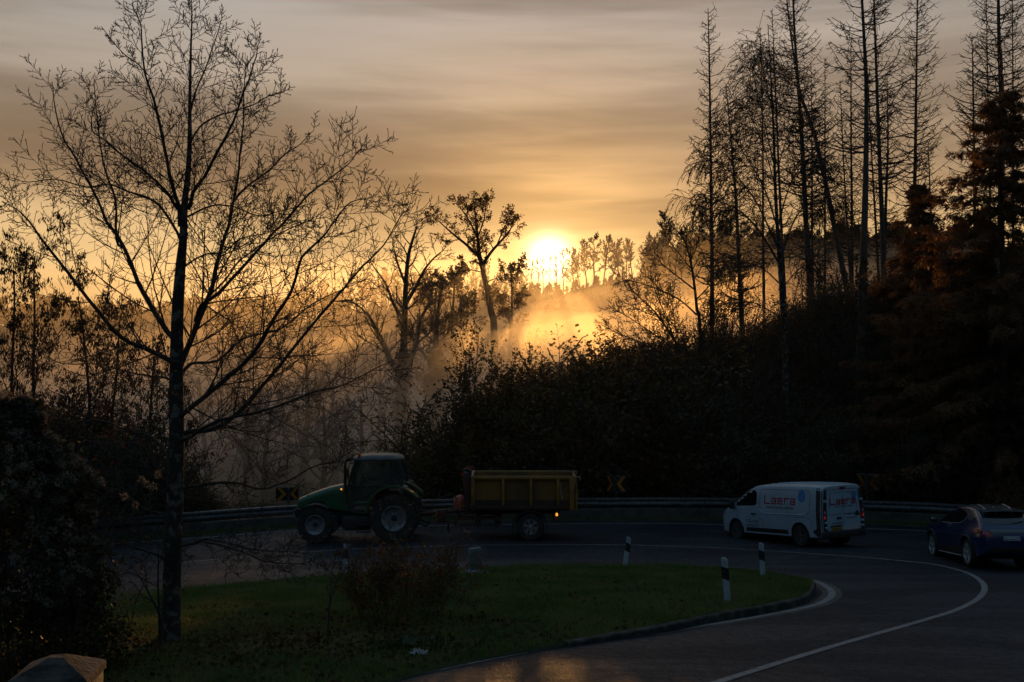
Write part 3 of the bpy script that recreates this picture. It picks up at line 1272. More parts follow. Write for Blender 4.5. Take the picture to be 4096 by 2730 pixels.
# ---------------- white van
def make_van():
    vx, vy = 9.95, 36.9
    root = empty('white_van', (vx, vy, float(G(vx, vy))), R(119), 'white delivery van with red lettering driving round the bend', 'van')
    root.rotation_euler = (R(-0.0), R(4.2), R(119))
    root.scale = (1.04, 1.05, 1.06)
    K = 14

    def wz(z, w):
        return w - max(0, z - 1.08) * .135 - max(0, .55 - z) * .10

    def sec(zb, zt, w):
        pts = [(0, zb), (w * .75, zb)]
        body = np.linspace(zb + .07, zt - .13, K - 6)
        for z in body:
            pts.append((wz(z, w), z))
        h = wz(zt - .05, w)
        pts += [(h - .02, zt - .06), (h - .10, zt - .012), (h * .5, zt + .008), (0, zt + .012)]
        return pts
    st = []
    for x, zb, zt, w in ((2.50, .34, .72, .66), (2.46, .28, .86, .78), (2.38, .25, .98, .86), (2.2, .24, 1.08, .925), (1.95, .24, 1.17, .955), (1.75, .24, 1.26, .97),
                         (1.45, .24, 1.47, .975), (1.15, .24, 1.66, .978), (.85, .24, 1.81, .98), (.6, .24, 1.90, .98), (.2, .24, 1.945, .98), (-.8, .24, 1.965, .98),
                         (-1.8, .24, 1.96, .98), (-2.3, .26, 1.945, .97), (-2.44, .28, 1.93, .955), (-2.50, .32, 1.90, .93)):
        st.append((x, sec(zb, zt, w)))
    L = Loft(st)
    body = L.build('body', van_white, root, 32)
    cut = bmesh.new()
    for ax in (1.60, -1.50):
        for sy in (-1, 1):
            add_cyl(cut, (ax, sy * .62, .36), (ax, sy * 1.2, .36), .415, n=36)
    boolean_cut(body, cut)
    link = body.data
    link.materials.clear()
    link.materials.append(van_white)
    link.polygons.foreach_set('use_smooth', np.ones(len(link.polygons), dtype=bool))
    link.set_sharp_from_angle(angle=R(32))
    for ax in (1.60, -1.50):
        for sy in (-1, 1):
            bm = bmesh.new()
            add_lathe(bm, [(.412, sy * .62), (.412, sy * .93)], 36, 'Y', (ax, 0, .36))
            add_cyl(bm, (ax, sy * .60, .36), (ax, sy * .622, .36), .41, n=36)
            bm_obj('wheel_well', bm, black_plastic, root)
    for ax in (1.60, -1.50):
        for sy in (-1, 1):
            road_wheel(root, ax, sy * .85, .335, .22, sy, van_hub, 7)
    for sg in (1, -1):
        S = L.side(sg)
        fw = patch('side_window', [(1.72, 1.20), (.60, 1.235), (.50, 1.30), (.50, 1.66), (.58, 1.745), (.86, 1.735), (1.12, 1.60), (1.45, 1.39)], S, van_glass, root)
        bm = bmesh.new()
        add_tube(bm, [L.side(sg, .01)(1.25, z) for z in (1.22, 1.40, 1.53)], .012, 6)
        bm_obj('window_bar', bm, black_plastic, fw)
        patch('sill_strip', [(1.10, .30), (-.98, .30), (-.98, .50), (1.02, .50)], L.side(sg, .012), black_plastic, root)
        # recessed cargo panel outline
        bm = bmesh.new()
        out = [(.36, 1.14), (.22, 1.02), (.06, .995), (-1.66, .995), (-1.82, 1.02), (-1.98, 1.16)]
        add_tube(bm, [L.side(sg, .0)(a, b) for a, b in out], .020, 6)
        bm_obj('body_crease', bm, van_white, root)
        bm = bmesh.new()
        for ln in ([(.40, .52), (.40, 1.0), (.42, 1.4), (.44, 1.86)], [(.34, 1.16), (.34, 1.70), (.26, 1.79), (-1.90, 1.79), (-1.99, 1.72), (-1.99, 1.2)], [(-.98, .52), (-.98, 1.0), (-.98, 1.3), (-.98, 1.88)],
                   [(1.12, .52), (1.52, .86), (1.62, 1.14)], [(-1.25, .92), (-1.90, .92), (-2.0, .86), (-2.05, .60)], [(.40, .80), (.20, .80), (.20, .52)]):
            add_tube(bm, [L.side(sg, .001)(a, b) for a, b in ln], .006, 5)
        bm_obj('panel_gap', bm, black_plastic, root)
        bm = bmesh.new()
        y = L.hw(.62, .96)
        add_box(bm, (.64, sg * (y + .02), .96), (.22, .04, .045), bevel=.012)
        bm_obj('door_handle', bm, black_plastic, root)
        bm = bmesh.new()
        add_box(bm, (1.60, sg * 1.10, 1.24), (.10, .20, .30), bevel=.04)
        add_box(bm, (1.62, sg * 1.0, 1.14), (.06, .14, .06), bevel=.01)
        bm_obj('wing_mirror', bm, black_plastic, root)
        patch('headlight', [(2.44, .74), (2.20, .90), (1.98, 1.10), (2.12, 1.06), (2.36, .92)], L.side(sg, .01), clear_lens, root)
        # dark corner pillar with the rear lamp
        patch('rear_pillar', [(-2.28, .34), (-2.08, .50), (-2.27, .60), (-2.25, 1.84), (-2.36, 1.86), (-2.492, 1.82), (-2.492, .38)], L.side(sg, .006), black_plastic, root)
        pr = patch('rear_pillar', [(sg * .77, .46), (sg * .915, .46), (sg * .905, 1.12), (sg * .815, 1.82), (sg * .72, 1.82)], L.rear(.012), black_plastic, root)
        lampo = patch('tail_light', [(sg * .805, .84), (sg * .90, .84), (sg * .89, 1.22), (sg * .81, 1.22)], L.rear(.02), red_lens, root)
        patch('lamp_glow', [(sg * .82, .90), (sg * .89, .90), (sg * .885, .99), (sg * .82, .99)], L.rear(.026), red_lamp, lampo)
        patch('reversing_lens', [(sg * .815, 1.06), (sg * .885, 1.06), (sg * .882, 1.14), (sg * .815, 1.14)], L.rear(.026), clear_lens, lampo)
        for hz_ in (.62, .78, 1.45):
            bm = bmesh.new()
            add_box(bm, (L.end_x(sg * .78, hz_) - .025, sg * .80, hz_), (.05, .13, .07), bevel=.01)
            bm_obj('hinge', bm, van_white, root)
    # windscreen, grille, bumpers
    patch('windscreen', [(1.72, -.80), (1.72, .80), (.72, .66), (.72, -.66)], L.top(.006), car_glass, root)
    patch('front_bumper', [(-.70, .30), (.70, .30), (.70, .50), (-.70, .50)], L.front(.015), black_plastic, root)
    patch('grille', [(-.45, .56), (.45, .56), (.50, .68), (-.50, .68)], L.front(.012), black_plastic, root)
    bm = bmesh.new()
    add_box(bm, (-2.47, 0, .40), (.16, 1.90, .24), bevel=.05)
    bm_obj('rear_bumper', bm, black_plastic, root)
    Rr = L.rear(.010)
    bm = bmesh.new()
    for ln in ([(0, .52), (0, 1.84)], [(-.74, .52), (-.78, 1.0), (-.68, 1.80), (.68, 1.80), (.78, 1.0), (.74, .52)], [(-.70, 1.02), (-.05, 1.02)], [(.05, 1.02), (.70, 1.02)],
               [(-.62, 1.20), (-.56, 1.70), (-.08, 1.70)], [(.62, 1.20), (.56, 1.70), (.08, 1.70)]):
        p = []
        for a, b in zip(ln[:-1], ln[1:]):
            for k in range(6):
                p.append((a[0] + (b[0] - a[0]) * k / 6, a[1] + (b[1] - a[1]) * k / 6))
        p.append(ln[-1])
        add_tube(bm, [L.rear(.002)(a, b) for a, b in p], .006, 5)
    bm_obj('panel_gap', bm, black_plastic, root)
    patch('brake_light', [(-.13, 1.80), (.13, 1.80), (.12, 1.87), (-.12, 1.87)], L.rear(.016), red_lens, root)
    bm = bmesh.new()
    add_box(bm, (-2.50, .20, .90), (.05, .22, .07), bevel=.02)
    bm_obj('door_handle', bm, black_plastic, root)
    bm = bmesh.new()
    add_box(bm, (-2.50, -.62, .98), (.06, .20, .06), bevel=.02)
    add_cyl(bm, (-2.50, -.60, 1.05), (-2.53, -.60, 1.05), .05, n=14)
    bm_obj('wiper', bm, black_plastic, root)
    pl = patch('number_plate', [(.12, .50), (.60, .50), (.60, .62), (.12, .62)], L.rear(.022), plate_yellow, root)
    lettering('plate_text', 'UN9934', .115, (.575, .522), L.rear(.028), ink, pl, flip=True, bold=True, width=.42)
    patch('plate_recess', [(.08, .63), (.64, .63), (.60, .68), (.12, .68)], L.rear(.018), black_plastic, root)
    patch('worn_panel', [(-.62, .50), (.02, .50), (.02, .68), (-.62, .68)], L.rear(.013), van_dull, root)
    # lettering
    logo = [[(0, 1), (0, 0), (1.0, 0)],
            [(1.45, .72), (2.25, .72), (2.25, 0), (1.45, 0), (1.45, .36), (2.25, .36)],
            [(3.55, 0), (2.70, 0), (2.70, .72), (3.45, .72), (3.45, .36), (2.70, .36)],
            [(3.95, 0), (3.95, .72), (4.75, .72)],
            [(5.10, .72), (5.90, .72), (5.90, 0), (5.10, 0), (5.10, .36), (5.90, .36)]]
    S = L.side(1, .008)
    strokes('logo_lettering', logo, .042, (.10, 1.33), .240, S, logo_red, root, flip=True)
    lettering('lettering', 'CHAUFFAGE  |SANITAIRE  |CARRELAGE', .105, (.04, 1.17), S, ink, root, flip=True, width=1.30)
    lettering('lettering', 'T: 52 10 45', .15, (1.05, .66), S, ink, root, flip=True, width=.58)
    lettering('lettering', 'www.laera.lu', .13, (1.05, .54), S, ink, root, flip=True, width=.58)
    circ = [(-1.62 + .17 * math.cos(a), 1.60 + .19 * math.sin(a)) for a in np.linspace(0, 2 * math.pi, 29)[:-1]]
    em = patch('round_emblem', circ, L.side(1, .007), logo_blue, root)
    strokes('emblem_mark', [[(.0, .20), (.0, 0), (.17, 0)], [(.11, -.12), (.11, .05), (.24, .05)]], .018, (-1.52, 1.58), 1.0, L.side(1, .011), sign_grey, em, flip=True)
    strokes('logo_lettering', logo, .035, (.56, 1.34), .185, L.rear(.014), logo_red, root, flip=True)
    lettering('lettering', 'CHAUFFAGE  |SANITAIRE  |CARRELAGE', .07, (.42, 1.24), L.rear(.014), ink, root, flip=True, width=.86)
    circ = [(-.52 + .11 * math.cos(a), 1.60 + .12 * math.sin(a)) for a in np.linspace(0, 2 * math.pi, 25)[:-1]]
    em = patch('round_emblem', circ, L.rear(.013), logo_blue, root)
    strokes('emblem_mark', [[(.0, .14), (.0, 0), (.11, 0)], [(.07, -.08), (.07, .03), (.15, .03)]], .013, (-.46, 1.58), 1.0, L.rear(.017), sign_grey, em, flip=True)
    lettering('lettering', 'T: 52 10 45', .10, (-.08, .98), L.rear(.014), ink, root, flip=True, width=.50)
    lettering('lettering', 'www.laera.lu', .085, (-.08, .87), L.rear(.014), ink, root, flip=True, width=.50)
    lettering('lettering', 'TALENTO', .075, (.56, .72), L.rear(.014), ink, root, flip=True, bold=True, width=.50)
    # roof ribs and an aerial
    bm = bmesh.new()
    for yy in (-.55, -.28, 0, .28, .55):
        pts = [(x, yy, L.top_z(x, yy) + .004) for x in np.linspace(.1, -2.3, 14)]
        add_tube(bm, pts, .016, 6)
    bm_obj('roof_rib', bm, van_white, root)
    bm = bmesh.new()
    add_cyl(bm, (.45, -.3, L.top_z(.45, -.3)), (.38, -.3, L.top_z(.45, -.3) + .08), .02, .012, 10)
    bm_obj('aerial', bm, black_plastic, root)


van_dull = mk('van_dull', (.52, .50, .49), (.44, .42, .41), 7, .6)
make_van()


# ---------------- blue car
def make_car():
    cx, cyy = 14.24, 31.4
    root = empty('blue_car', (cx, cyy, float(G(cx, cyy)) + .02), 0, 'shiny blue car with black roof spoiler at the right edge of the photo', 'car')
    root.rotation_euler = (0, R(4.5), R(88.5))
    root.scale = (1.02, 1.02, 1.12)
    zp = [(2.18, .60), (2.10, .76), (1.95, .86), (1.6, .97), (1.25, 1.03), (1.0, 1.07), (.75, 1.18), (.4, 1.36), (.05, 1.47), (-.35, 1.54), (-.8, 1.55), (-1.2, 1.51), (-1.5, 1.44), (-1.75, 1.29), (-1.95, 1.13), (-2.08, 1.02), (-2.15, .92), (-2.18, .74)]
    K = 20

    def wfac(x):
        return float(np.interp(x, [-2.18, -2.12, -2.0, -1.7, -1.3, 0, 1.3, 1.8, 2.05, 2.18], [.76, .85, .915, .97, 1.0, .97, .995, .95, .86, .72]))

    def wz(z, x):
        f = .90 * wfac(x)
        b = float(np.interp(z, [.2, .32, .5, .72, .86, .97, 1.06, 1.25, 1.45, 1.56], [.90, .955, .965, 1.0, .985, .93, .88, .80, .70, .62]))
        flare = .035 * (math.exp(-((x - 1.34) / .42) ** 2) + 1.3 * math.exp(-((x + 1.30) / .46) ** 2)) * math.exp(-((z - .66) / .26) ** 2)
        return f * b + flare
    st = []
    for x, zt in zp:
        zb = float(np.interp(x, [-2.18, -2.0, -1.7, 1.8, 2.18], [.42, .30, .22, .20, .30]))
        pts = [(0, zb), (wz(zb + .05, x) * .8, zb)]
        for z in np.linspace(zb + .05, zt - .06, K - 6):
            pts.append((wz(z, x), z))
        h = wz(zt - .02, x)
        pts += [(h - .03, zt - .025), (h - .11, zt + .0), (h * .5, zt + .018), (0, zt + .024)]
        st.append((x, pts))
    L = Loft(st)
    body = L.build('body', car_blue, root, 40)
    cut = bmesh.new()
    for ax in (1.34, -1.30):
        for sy in (-1, 1):
            add_cyl(cut, (ax, sy * .58, .37), (ax, sy * 1.2, .37), .41, n=36)
    boolean_cut(body, cut)
    me = body.data
    me.materials.clear()
    me.materials.append(car_blue)
    me.polygons.foreach_set('use_smooth', np.ones(len(me.polygons), dtype=bool))
    me.set_sharp_from_angle(angle=R(40))
    for ax in (1.34, -1.30):
        for sy in (-1, 1):
            bm = bmesh.new()
            add_lathe(bm, [(.407, sy * .58), (.407, sy * .86)], 36, 'Y', (ax, 0, .37))
            add_cyl(bm, (ax, sy * .56, .37), (ax, sy * .582, .37), .405, n=36)
            bm_obj('wheel_well', bm, black_plastic, root)
    for ax in (1.34, -1.30):
        for sy in (-1, 1):
            road_wheel(root, ax, sy * .80, .345, .22, sy, alloy, 5, .72)
            bm = bmesh.new()
            arc = []
            for a in np.linspace(math.pi * -.02, math.pi * 1.02, 22):
                xx, zz = ax + .43 * math.cos(a), .37 + .43 * math.sin(a)
                arc.append((xx, sy * (L.hw(xx, max(zz, .3)) + .0), zz))
            add_tube(bm, arc, .028, 6)
            bm_obj('wheel_arch', bm, black_plastic, root)
    for sg in (1, -1):
        S = L.side(sg, .006)
        patch('side_window', [(.86, 1.06), (.20, 1.055), (-.02, 1.06), (-.04, 1.435), (.10, 1.44), (.42, 1.325), (.70, 1.17)], S, car_glass, root)
        patch('side_window', [(-.10, 1.065), (-.62, 1.10), (-.80, 1.16), (-.98, 1.29), (-.72, 1.40), (-.40, 1.445), (-.12, 1.44)], S, car_glass, root)
        patch('roof_pillar', [(-.74, 1.405), (-1.0, 1.30), (-1.06, 1.22), (-1.34, 1.16), (-1.66, 1.30), (-1.48, 1.41), (-1.1, 1.47), (-.5, 1.47), (-.42, 1.455)], S, car_roof, root)
        bm = bmesh.new()
        add_tube(bm, [L.side(sg, .004)(a, b) for a, b in [(.98, 1.045), (.5, 1.04), (0, 1.045), (-.6, 1.085), (-.85, 1.16), (-1.06, 1.32)]], .010, 6)
        bm_obj('window_trim', bm, alloy, root)
        patch('sill_strip', [(.88, .26), (-.84, .26), (-.92, .46), (-.60, .50), (.1, .44), (.80, .42)], L.side(sg, .012), black_plastic, root)
        bm = bmesh.new()
        add_tube(bm, [(.86, sg * .87, .24), (-.84, sg * .87, .24)], .018, 8)
        bm_obj('side_step', bm, alloy, root)
        bm = bmesh.new()
        add_box(bm, (.80, sg * 1.0, 1.09), (.12, .20, .15), bevel=.05)
        add_box(bm, (.80, sg * .88, 1.05), (.05, .14, .04), bevel=.01)
        bm_obj('wing_mirror', bm, car_black, root)
        bm = bmesh.new()
        add_box(bm, (.05, sg * (L.hw(.05, .93) + .014), .93), (.20, .03, .04), bevel=.01)
        bm_obj('door_handle', bm, car_blue, root)
        bm = bmesh.new()
        for ln in ([(.98, .50), (1.0, .8), (.95, 1.03)], [(-.06, .50), (-.06, .8), (-.08, 1.05)], [(-.95, .58), (-.84, .86), (-.86, 1.1)]):
            add_tube(bm, [L.side(sg, .001)(a, b) for a, b in ln], .005, 5)
        bm_obj('panel_gap', bm, black_plastic, root)
        tl = patch('tail_light', [(sg * .90, .98), (sg * .80, 1.0), (sg * .66, .965), (sg * .50, .935), (sg * .52, .83), (sg * .66, .80), (sg * .80, .86), (sg * .885, .93)], L.rear(.014), red_lens, root)
        patch('tail_light', [(-1.62, 1.02), (-1.98, .99), (-2.06, .88), (-1.85, .93)], L.side(sg, .012), red_lens, root)
        patch('lamp_glow', [(sg * .84, .895), (sg * .74, .87), (sg * .64, .845), (sg * .66, .885), (sg * .76, .93), (sg * .84, .945)], L.rear(.02), red_lamp, tl)
        patch('headlight', [(2.08, .70), (1.78, .84), (1.60, .93), (1.86, .86)], L.side(sg, .01), clear_lens, root)
    patch('roof_panel', [(.18, -.56), (.18, .56), (-.6, .60), (-1.42, .56), (-1.42, -.56), (-.6, -.60)], L.top(.006), car_roof, root)
    patch('windscreen', [(.94, -.62), (.94, .62), (.20, .48), (.20, -.48)], L.top(.006), car_glass, root)
    patch('rear_window', [(-1.50, -.56), (-1.50, .56), (-2.0, .64), (-2.0, -.64)], L.top(.008), car_glass, root)
    # roof spoiler: a blade carried on uprights over the rear window
    bm = bmesh.new()
    rings = []
    for y in np.linspace(-.58, .58, 13):
        k = 1 - .12 * (y / .58) ** 2
        x0, x1 = -1.38, -1.38 - .42 * k
        z0 = L.top_z(-1.38, y * .9) + .02
        rings.append([bm.verts.new(c) for c in ((x0, y, z0), (x1, y, z0 - .035), (x1 - .01, y, z0 - .075), (x0 + .02, y, z0 - .05))])
    for a, b in zip(rings[:-1], rings[1:]):
        for j in range(4):
            bm.faces.new((a[j], b[j], b[(j + 1) % 4], a[(j + 1) % 4]))
    bm.faces.new(rings[0])
    bm.faces.new(rings[-1][::-1])
    sp = bm_obj('roof_spoiler', bm, car_roof, root, True, 30)
    for y in (-.52, -.22, .22, .52):
        bm = bmesh.new()
        add_box(bm, (-1.66, y, 1.385), (.20, .05, .14), bevel=.01)
        bm_obj('spoiler_strut', bm, car_black, sp)
    bm = bmesh.new()
    for y in (-.30, .42):
        add_tube(bm, [(x, y * (1 - .1 * (x + 1.4)), L.top_z(x, y) + .05 + .0 * x) for x in (-1.05, -1.25, -1.5, -1.70)], .012, 6)
    bm_obj('roof_moulding', bm, alloy, root)
    bm = bmesh.new()
    add_prism(bm, [(-1.02, 0), (-1.20, 0), (-1.19, .10), (-1.15, .105)], -.02, .02)
    for v in bm.verts:
        v.co.z += L.top_z(-1.1, 0)
    bm_obj('shark_fin_aerial', bm, car_black, root)
    # tail: dark lip, plate, bumper
    patch('tail_lip', [(-.62, 1.0), (.62, 1.0), (.56, .92), (-.56, .92)], L.rear(.03), car_black, root)
    pl = patch('number_plate', [(-.26, .72), (.26, .72), (.26, .83), (-.26, .83)], L.rear(.02), plate_white, root)
    patch('plate_band', [(.22, .72), (.26, .72), (.26, .83), (.22, .83)], L.rear(.024), plate_blue, pl)
    patch('plate_band', [(-.26, .72), (-.22, .72), (-.22, .83), (-.26, .83)], L.rear(.024), plate_blue, pl)
    lettering('plate_text', 'EL-648-JT', .105, (.205, .738), L.rear(.026), ink, pl, flip=True, bold=True, width=.41)
    patch('rear_bumper', [(-.72, .34), (.72, .34), (.78, .50), (.40, .56), (-.40, .56), (-.78, .50)], L.rear(.016), black_plastic, root)
    bm = bmesh.new()
    add_box(bm, (-2.17, .46, .885), (.015, .13, .02))
    bm_obj('badge', bm, alloy, root)
    bm = bmesh.new()
    add_tube(bm, [(-2.0, .08, 1.10), (-1.97, -.2, 1.15), (-1.93, -.45, 1.19)], .010, 6)
    bm_obj('rear_wiper', bm, black_plastic, root)


make_car()


# ---------------- tractor
tr_green = mk('tractor_green', (.022, .115, .045), (.018, .085, .036), 3, .38, coat=.4)
tr_dark = mk('tractor_dark', (.016, .017, .018), (.03, .03, .03), 6, .6)
tr_roof = mk('tractor_roof', (.12, .12, .12), (.07, .07, .07), 3, .5)
glass_tint = glass_mat('tinted_glass', (.50, .60, .54))
orange_cap = mk('beacon_orange', (.75, .13, .02), None, rough=.2, trans=.4)
tyre_lug = mk('tyre_lug', (.02, .02, .02), (.045, .04, .035), 4, .9)


def lugged_wheel(parent, x, y, r, w, out, rim_r, lugs, rim_m):
    h = w / 2
    ri = r * rim_r
    bm = bmesh.new()
    prof = [(ri, -h * .75), (ri + .02, -h * .86), (r * .82, -h), (r * .93, -h * .93), (r * .955, -h * .6), (r * .965, 0), (r * .955, h * .6), (r * .93, h * .93), (r * .82, h), (ri + .02, h * .86), (ri, h * .75)]
    add_lathe(bm, prof, 48, 'Y', (0, 0, 0), closed=True)
    for k in range(lugs):
        for sgn in (-1, 1):
            a0 = 2 * math.pi * (k + (.5 if sgn > 0 else 0)) / lugs
            pts = []
            for t in np.linspace(0, 1, 4):
                a = a0 + .36 * t
                pts.append((Vector((math.cos(a) * r * .955, sgn * h * (1.0 - .97 * t), math.sin(a) * r * .955)), a))
            for (p, a), (q_, a2) in zip(pts[:-1], pts[1:]):
                d = q_ - p
                rad = Vector((math.cos((a + a2) / 2), 0, math.sin((a + a2) / 2)))
                sd_ = d.cross(rad).normalized()
                hw_ = r * .028
                ht = r * .05
                vs = [bm.verts.new(p - sd_ * hw_ - rad * .02), bm.verts.new(p + sd_ * hw_ - rad * .02), bm.verts.new(p + sd_ * hw_ * .8 + rad * ht), bm.verts.new(p - sd_ * hw_ * .8 + rad * ht),
                      bm.verts.new(q_ - sd_ * hw_ - rad * .02), bm.verts.new(q_ + sd_ * hw_ - rad * .02), bm.verts.new(q_ + sd_ * hw_ * .8 + rad * ht), bm.verts.new(q_ - sd_ * hw_ * .8 + rad * ht)]
                for f in ((0, 1, 2, 3), (7, 6, 5, 4), (0, 4, 5, 1), (1, 5, 6, 2), (2, 6, 7, 3), (3, 7, 4, 0)):
                    bm.faces.new([vs[i] for i in f])
    wh = bm_obj('wheel', bm, tyre_lug, parent, True, 35)
    wh.location = (x, y, r)
    bm = bmesh.new()
    o_ = out
    add_lathe(bm, [(ri * 1.02, o_ * h * .80), (ri * .98, o_ * h * .86), (ri * .90, o_ * h * .78), (ri * .86, o_ * h * .35), (ri * .78, o_ * h * .28), (ri * .74, o_ * h * .02), (ri * .42, o_ * -h * .05), (ri * .40, o_ * h * .12), (ri * .2, o_ * h * .14)], 48, 'Y')
    rim = bm_obj('rim', bm, rim_m, wh, True, 40)
    bm = bmesh.new()
    add_lathe(bm, [(ri * .24, o_ * h * .1), (ri * .24, o_ * h * .24), (ri * .18, o_ * h * .32), (.002, o_ * h * .32)], 24, 'Y')
    for k in range(8):
        a = 2 * math.pi * k / 8
        c = Vector((ri * .33 * math.cos(a), o_ * h * .12, ri * .33 * math.sin(a)))
        add_cyl(bm, c, c + Vector((0, o_ * .025, 0)), ri * .035, n=8)
    bm_obj('hub', bm, tr_dark, wh, True, 40)
    return wh


def make_tractor():
    TX, TY = -4.25, 38.25
    root = empty('green_tractor', (TX, TY, float(G(TX, TY)) - .01), math.pi, 'green tractor with glazed cab towing the yellow trailer', 'tractor')
    root.rotation_euler = (0, R(.6), math.pi)
    for sy in (1, -1):
        lugged_wheel(root, 0, sy * .93, .865, .50, sy, .52, 20, hub_grey)
        lugged_wheel(root, 2.86, sy * .90, .655, .42, sy, .54, 17, hub_grey)
        # hub cap badge on the front wheels
    # chassis, axles, belly
    bm = bmesh.new()
    add_box(bm, (1.5, 0, .85), (3.6, .46, .44), bevel=.04)
    add_box(bm, (0, 0, .86), (.5, 1.5, .36), bevel=.05)
    add_box(bm, (2.86, 0, .66), (.28, 1.4, .24), bevel=.04)
    add_box(bm, (.2, 0, 1.15), (1.2, .8, .5), bevel=.05)
    add_box(bm, (3.45, 0, .92), (.30, .66, .42), bevel=.05)
    add_box(bm, (3.66, 0, .98), (.20, .56, .30), bevel=.05)
    bm_obj('chassis', bm, tr_dark, root)
    for sy in (1, -1):
        bm = bmesh.new()
        add_box(bm, (1.42, sy * .62, .66), (1.05, .42, .52), bevel=.10)
        bm_obj('fuel_tank', bm, tr_dark, root)
    bm = bmesh.new()
    for z in (.36, .62):
        add_box(bm, (1.12, .92, z), (.50, .18, .03), bevel=.006)
    for x in (.88, 1.36):
        add_box(bm, (x, .94, .62), (.03, .03, .58))
    bm_obj('step', bm, tr_dark, root)
    # bonnet: loft
    st = []
    for x, zt, zb, w in ((3.66, 1.42, 1.22, .24), (3.62, 1.50, 1.18, .31), (3.50, 1.56, 1.16, .35), (3.2, 1.68, 1.18, .38), (2.8, 1.82, 1.18, .40), (2.4, 1.94, 1.12, .42), (2.0, 2.02, 1.06, .43), (1.66, 2.05, 1.02, .44)):
        s_ = [(0, zb), (w * .9, zb)]
        for k in range(5):
            z = zb + .04 + (zt - .16 - zb - .04) * k / 4
            s_.append((w, z))
        s_ += [(w - .03, zt - .07), (w - .11, zt - .015), (w * .4, zt + .01), (0, zt + .012)]
        st.append((x, s_))
    L = Loft(st)
    L.build('bonnet', tr_green, root, 40)
    patch('bonnet_grille', [(3.30, 1.22), (2.62, 1.22), (2.62, 1.44), (3.16, 1.42)], L.side(1, .006), tr_dark, root)
    patch('bonnet_grille', [(3.30, 1.22), (2.62, 1.22), (2.62, 1.44), (3.16, 1.42)], L.side(-1, .006), tr_dark, root)
    patch('headlight', [(-.22, 1.28), (.22, 1.28), (.20, 1.40), (-.20, 1.40)], L.front(.01), clear_lens, root)
    bm = bmesh.new()
    for y in (.30, -.30):
        add_tube(bm, [(3.60, y, 1.20), (3.74, y, 1.10), (3.78, y, .95), (3.70, y, .84)], .03, 8)
    for z in (1.08, 1.0):
        add_tube(bm, [(3.755, .34, z), (3.755, -.34, z)], .018, 6)
    bm_obj('front_guard', bm, galv, root)
    for sy in (1, -1):
        bm = bmesh.new()
        arc = [(2.86 + .74 * math.cos(a), .66 + .74 * math.sin(a)) for a in np.linspace(R(38), R(128), 12)]
        inner = [(2.86 + .71 * math.cos(a), .66 + .71 * math.sin(a)) for a in np.linspace(R(38), R(128), 12)]
        add_prism(bm, arc + inner[::-1], sy * .70, sy * 1.10)
        bm_obj('front_fender', bm, tr_dark, root)
        bm = bmesh.new()
        add_prism(bm, [(2.16, .95), (2.26, .95), (2.20, .42), (2.02, .50)], sy * .72, sy * 1.08)
        bm_obj('mud_flap', bm, tr_dark, root)
        # rear mudguard: a thick green arch that trails off behind
        bm = bmesh.new()
        outer, inn = [], []
        for a in np.linspace(R(-2), R(150), 26):
            rr = 1.02 + .06 * math.sin(a) ** 2 + (.10 * max(0, math.cos(a + .0)) if False else 0)
            outer.append((.02 - rr * 1.0 * math.cos(math.pi - a), .92 + rr * 1.02 * math.sin(a)))
        outer = []
        for a in np.linspace(R(12), R(152), 26):
            outer.append((math.cos(a) * -1.04 * -1, 0))
        pts = [(-.88, 1.60), (-.70, 1.76), (-.45, 1.92), (-.15, 2.02), (.15, 2.03), (.45, 1.95), (.70, 1.80), (.88, 1.58), (1.0, 1.30), (1.04, 1.08)]
        c_ = catmull([np.array(p) for p in pts], 4)
        th = .09
        nrm = []
        tg = np.gradient(c_, axis=0)
        tg /= np.linalg.norm(tg, axis=1)[:, None]
        inn = c_ + np.stack([tg[:, 1], -tg[:, 0]], -1) * np.linspace(.03, th, len(c_))[:, None]
        add_prism(bm, [tuple(p) for p in c_] + [tuple(p) for p in inn[::-1]], sy * .56, sy * 1.20)
        fd = bm_obj('rear_fender', bm, tr_green, root, True, 35)
        bm = bmesh.new()
        add_box(bm, (-.42, sy * 1.0, 2.0), (.16, .22, .09), Matrix.Rotation(R(-22), 3, 'Y'), bevel=.02)
        bm_obj('fender_lamp', bm, clear_lens, fd)
    # cab
    A = {'fb': (1.70, 1.98), 'ft': (1.42, 2.92), 'mb': (.62, 1.98), 'mt': (.42, 2.92), 'rb': (-.30, 2.02), 'rt': (-.10, 2.92)}
    for sy in (1, -1):
        yb, yt = sy * .80, sy * .70

        def P(k):
            x, z = A[k]
            return Vector((x, yb if z < 2.5 else yt, z))
        for a, b_, r_ in (('fb', 'ft', .045), ('rb', 'rt', .055)):
            bm = bmesh.new()
            add_tube(bm, [P(a), P(a).lerp(P(b_), .5) + Vector((.03 if a == 'fb' else -.05, sy * .02, 0)), P(b_)], r_, 8)
            bm_obj('cab_pillar', bm, tr_dark, root)
        bm = bmesh.new()
        add_tube(bm, [Vector((-.02 + .05, yb, 2.02)), Vector((.10, yt, 2.92))], .075, 8)
        bm_obj('cab_pillar', bm, tr_dark, root)
        bm = bmesh.new()
        add_tube(bm, [P('fb'), Vector((1.72, yb, 1.5)), Vector((1.60, yb, 1.06)), Vector((1.05, yb, 1.02))], .04, 8)
        add_tube(bm, [P('fb'), Vector((1.0, yb, 2.0)), P('rb')], .02, 8)
        bm_obj('door_frame', bm, tr_dark, root)
        # glazing
        bm = bmesh.new()
        f = [Vector((1.66, yb, 1.98)), Vector((1.40, yt, 2.90)), Vector((.14, yt, 2.90)), Vector((.06, yb, 2.03)), Vector((.70, yb, 1.84)), Vector((1.02, yb, 1.40)), Vector((1.06, yb, 1.08)), Vector((1.58, yb, 1.10)), Vector((1.69, yb, 1.5))]
        bm.faces.new([bm.verts.new(p) for p in f])
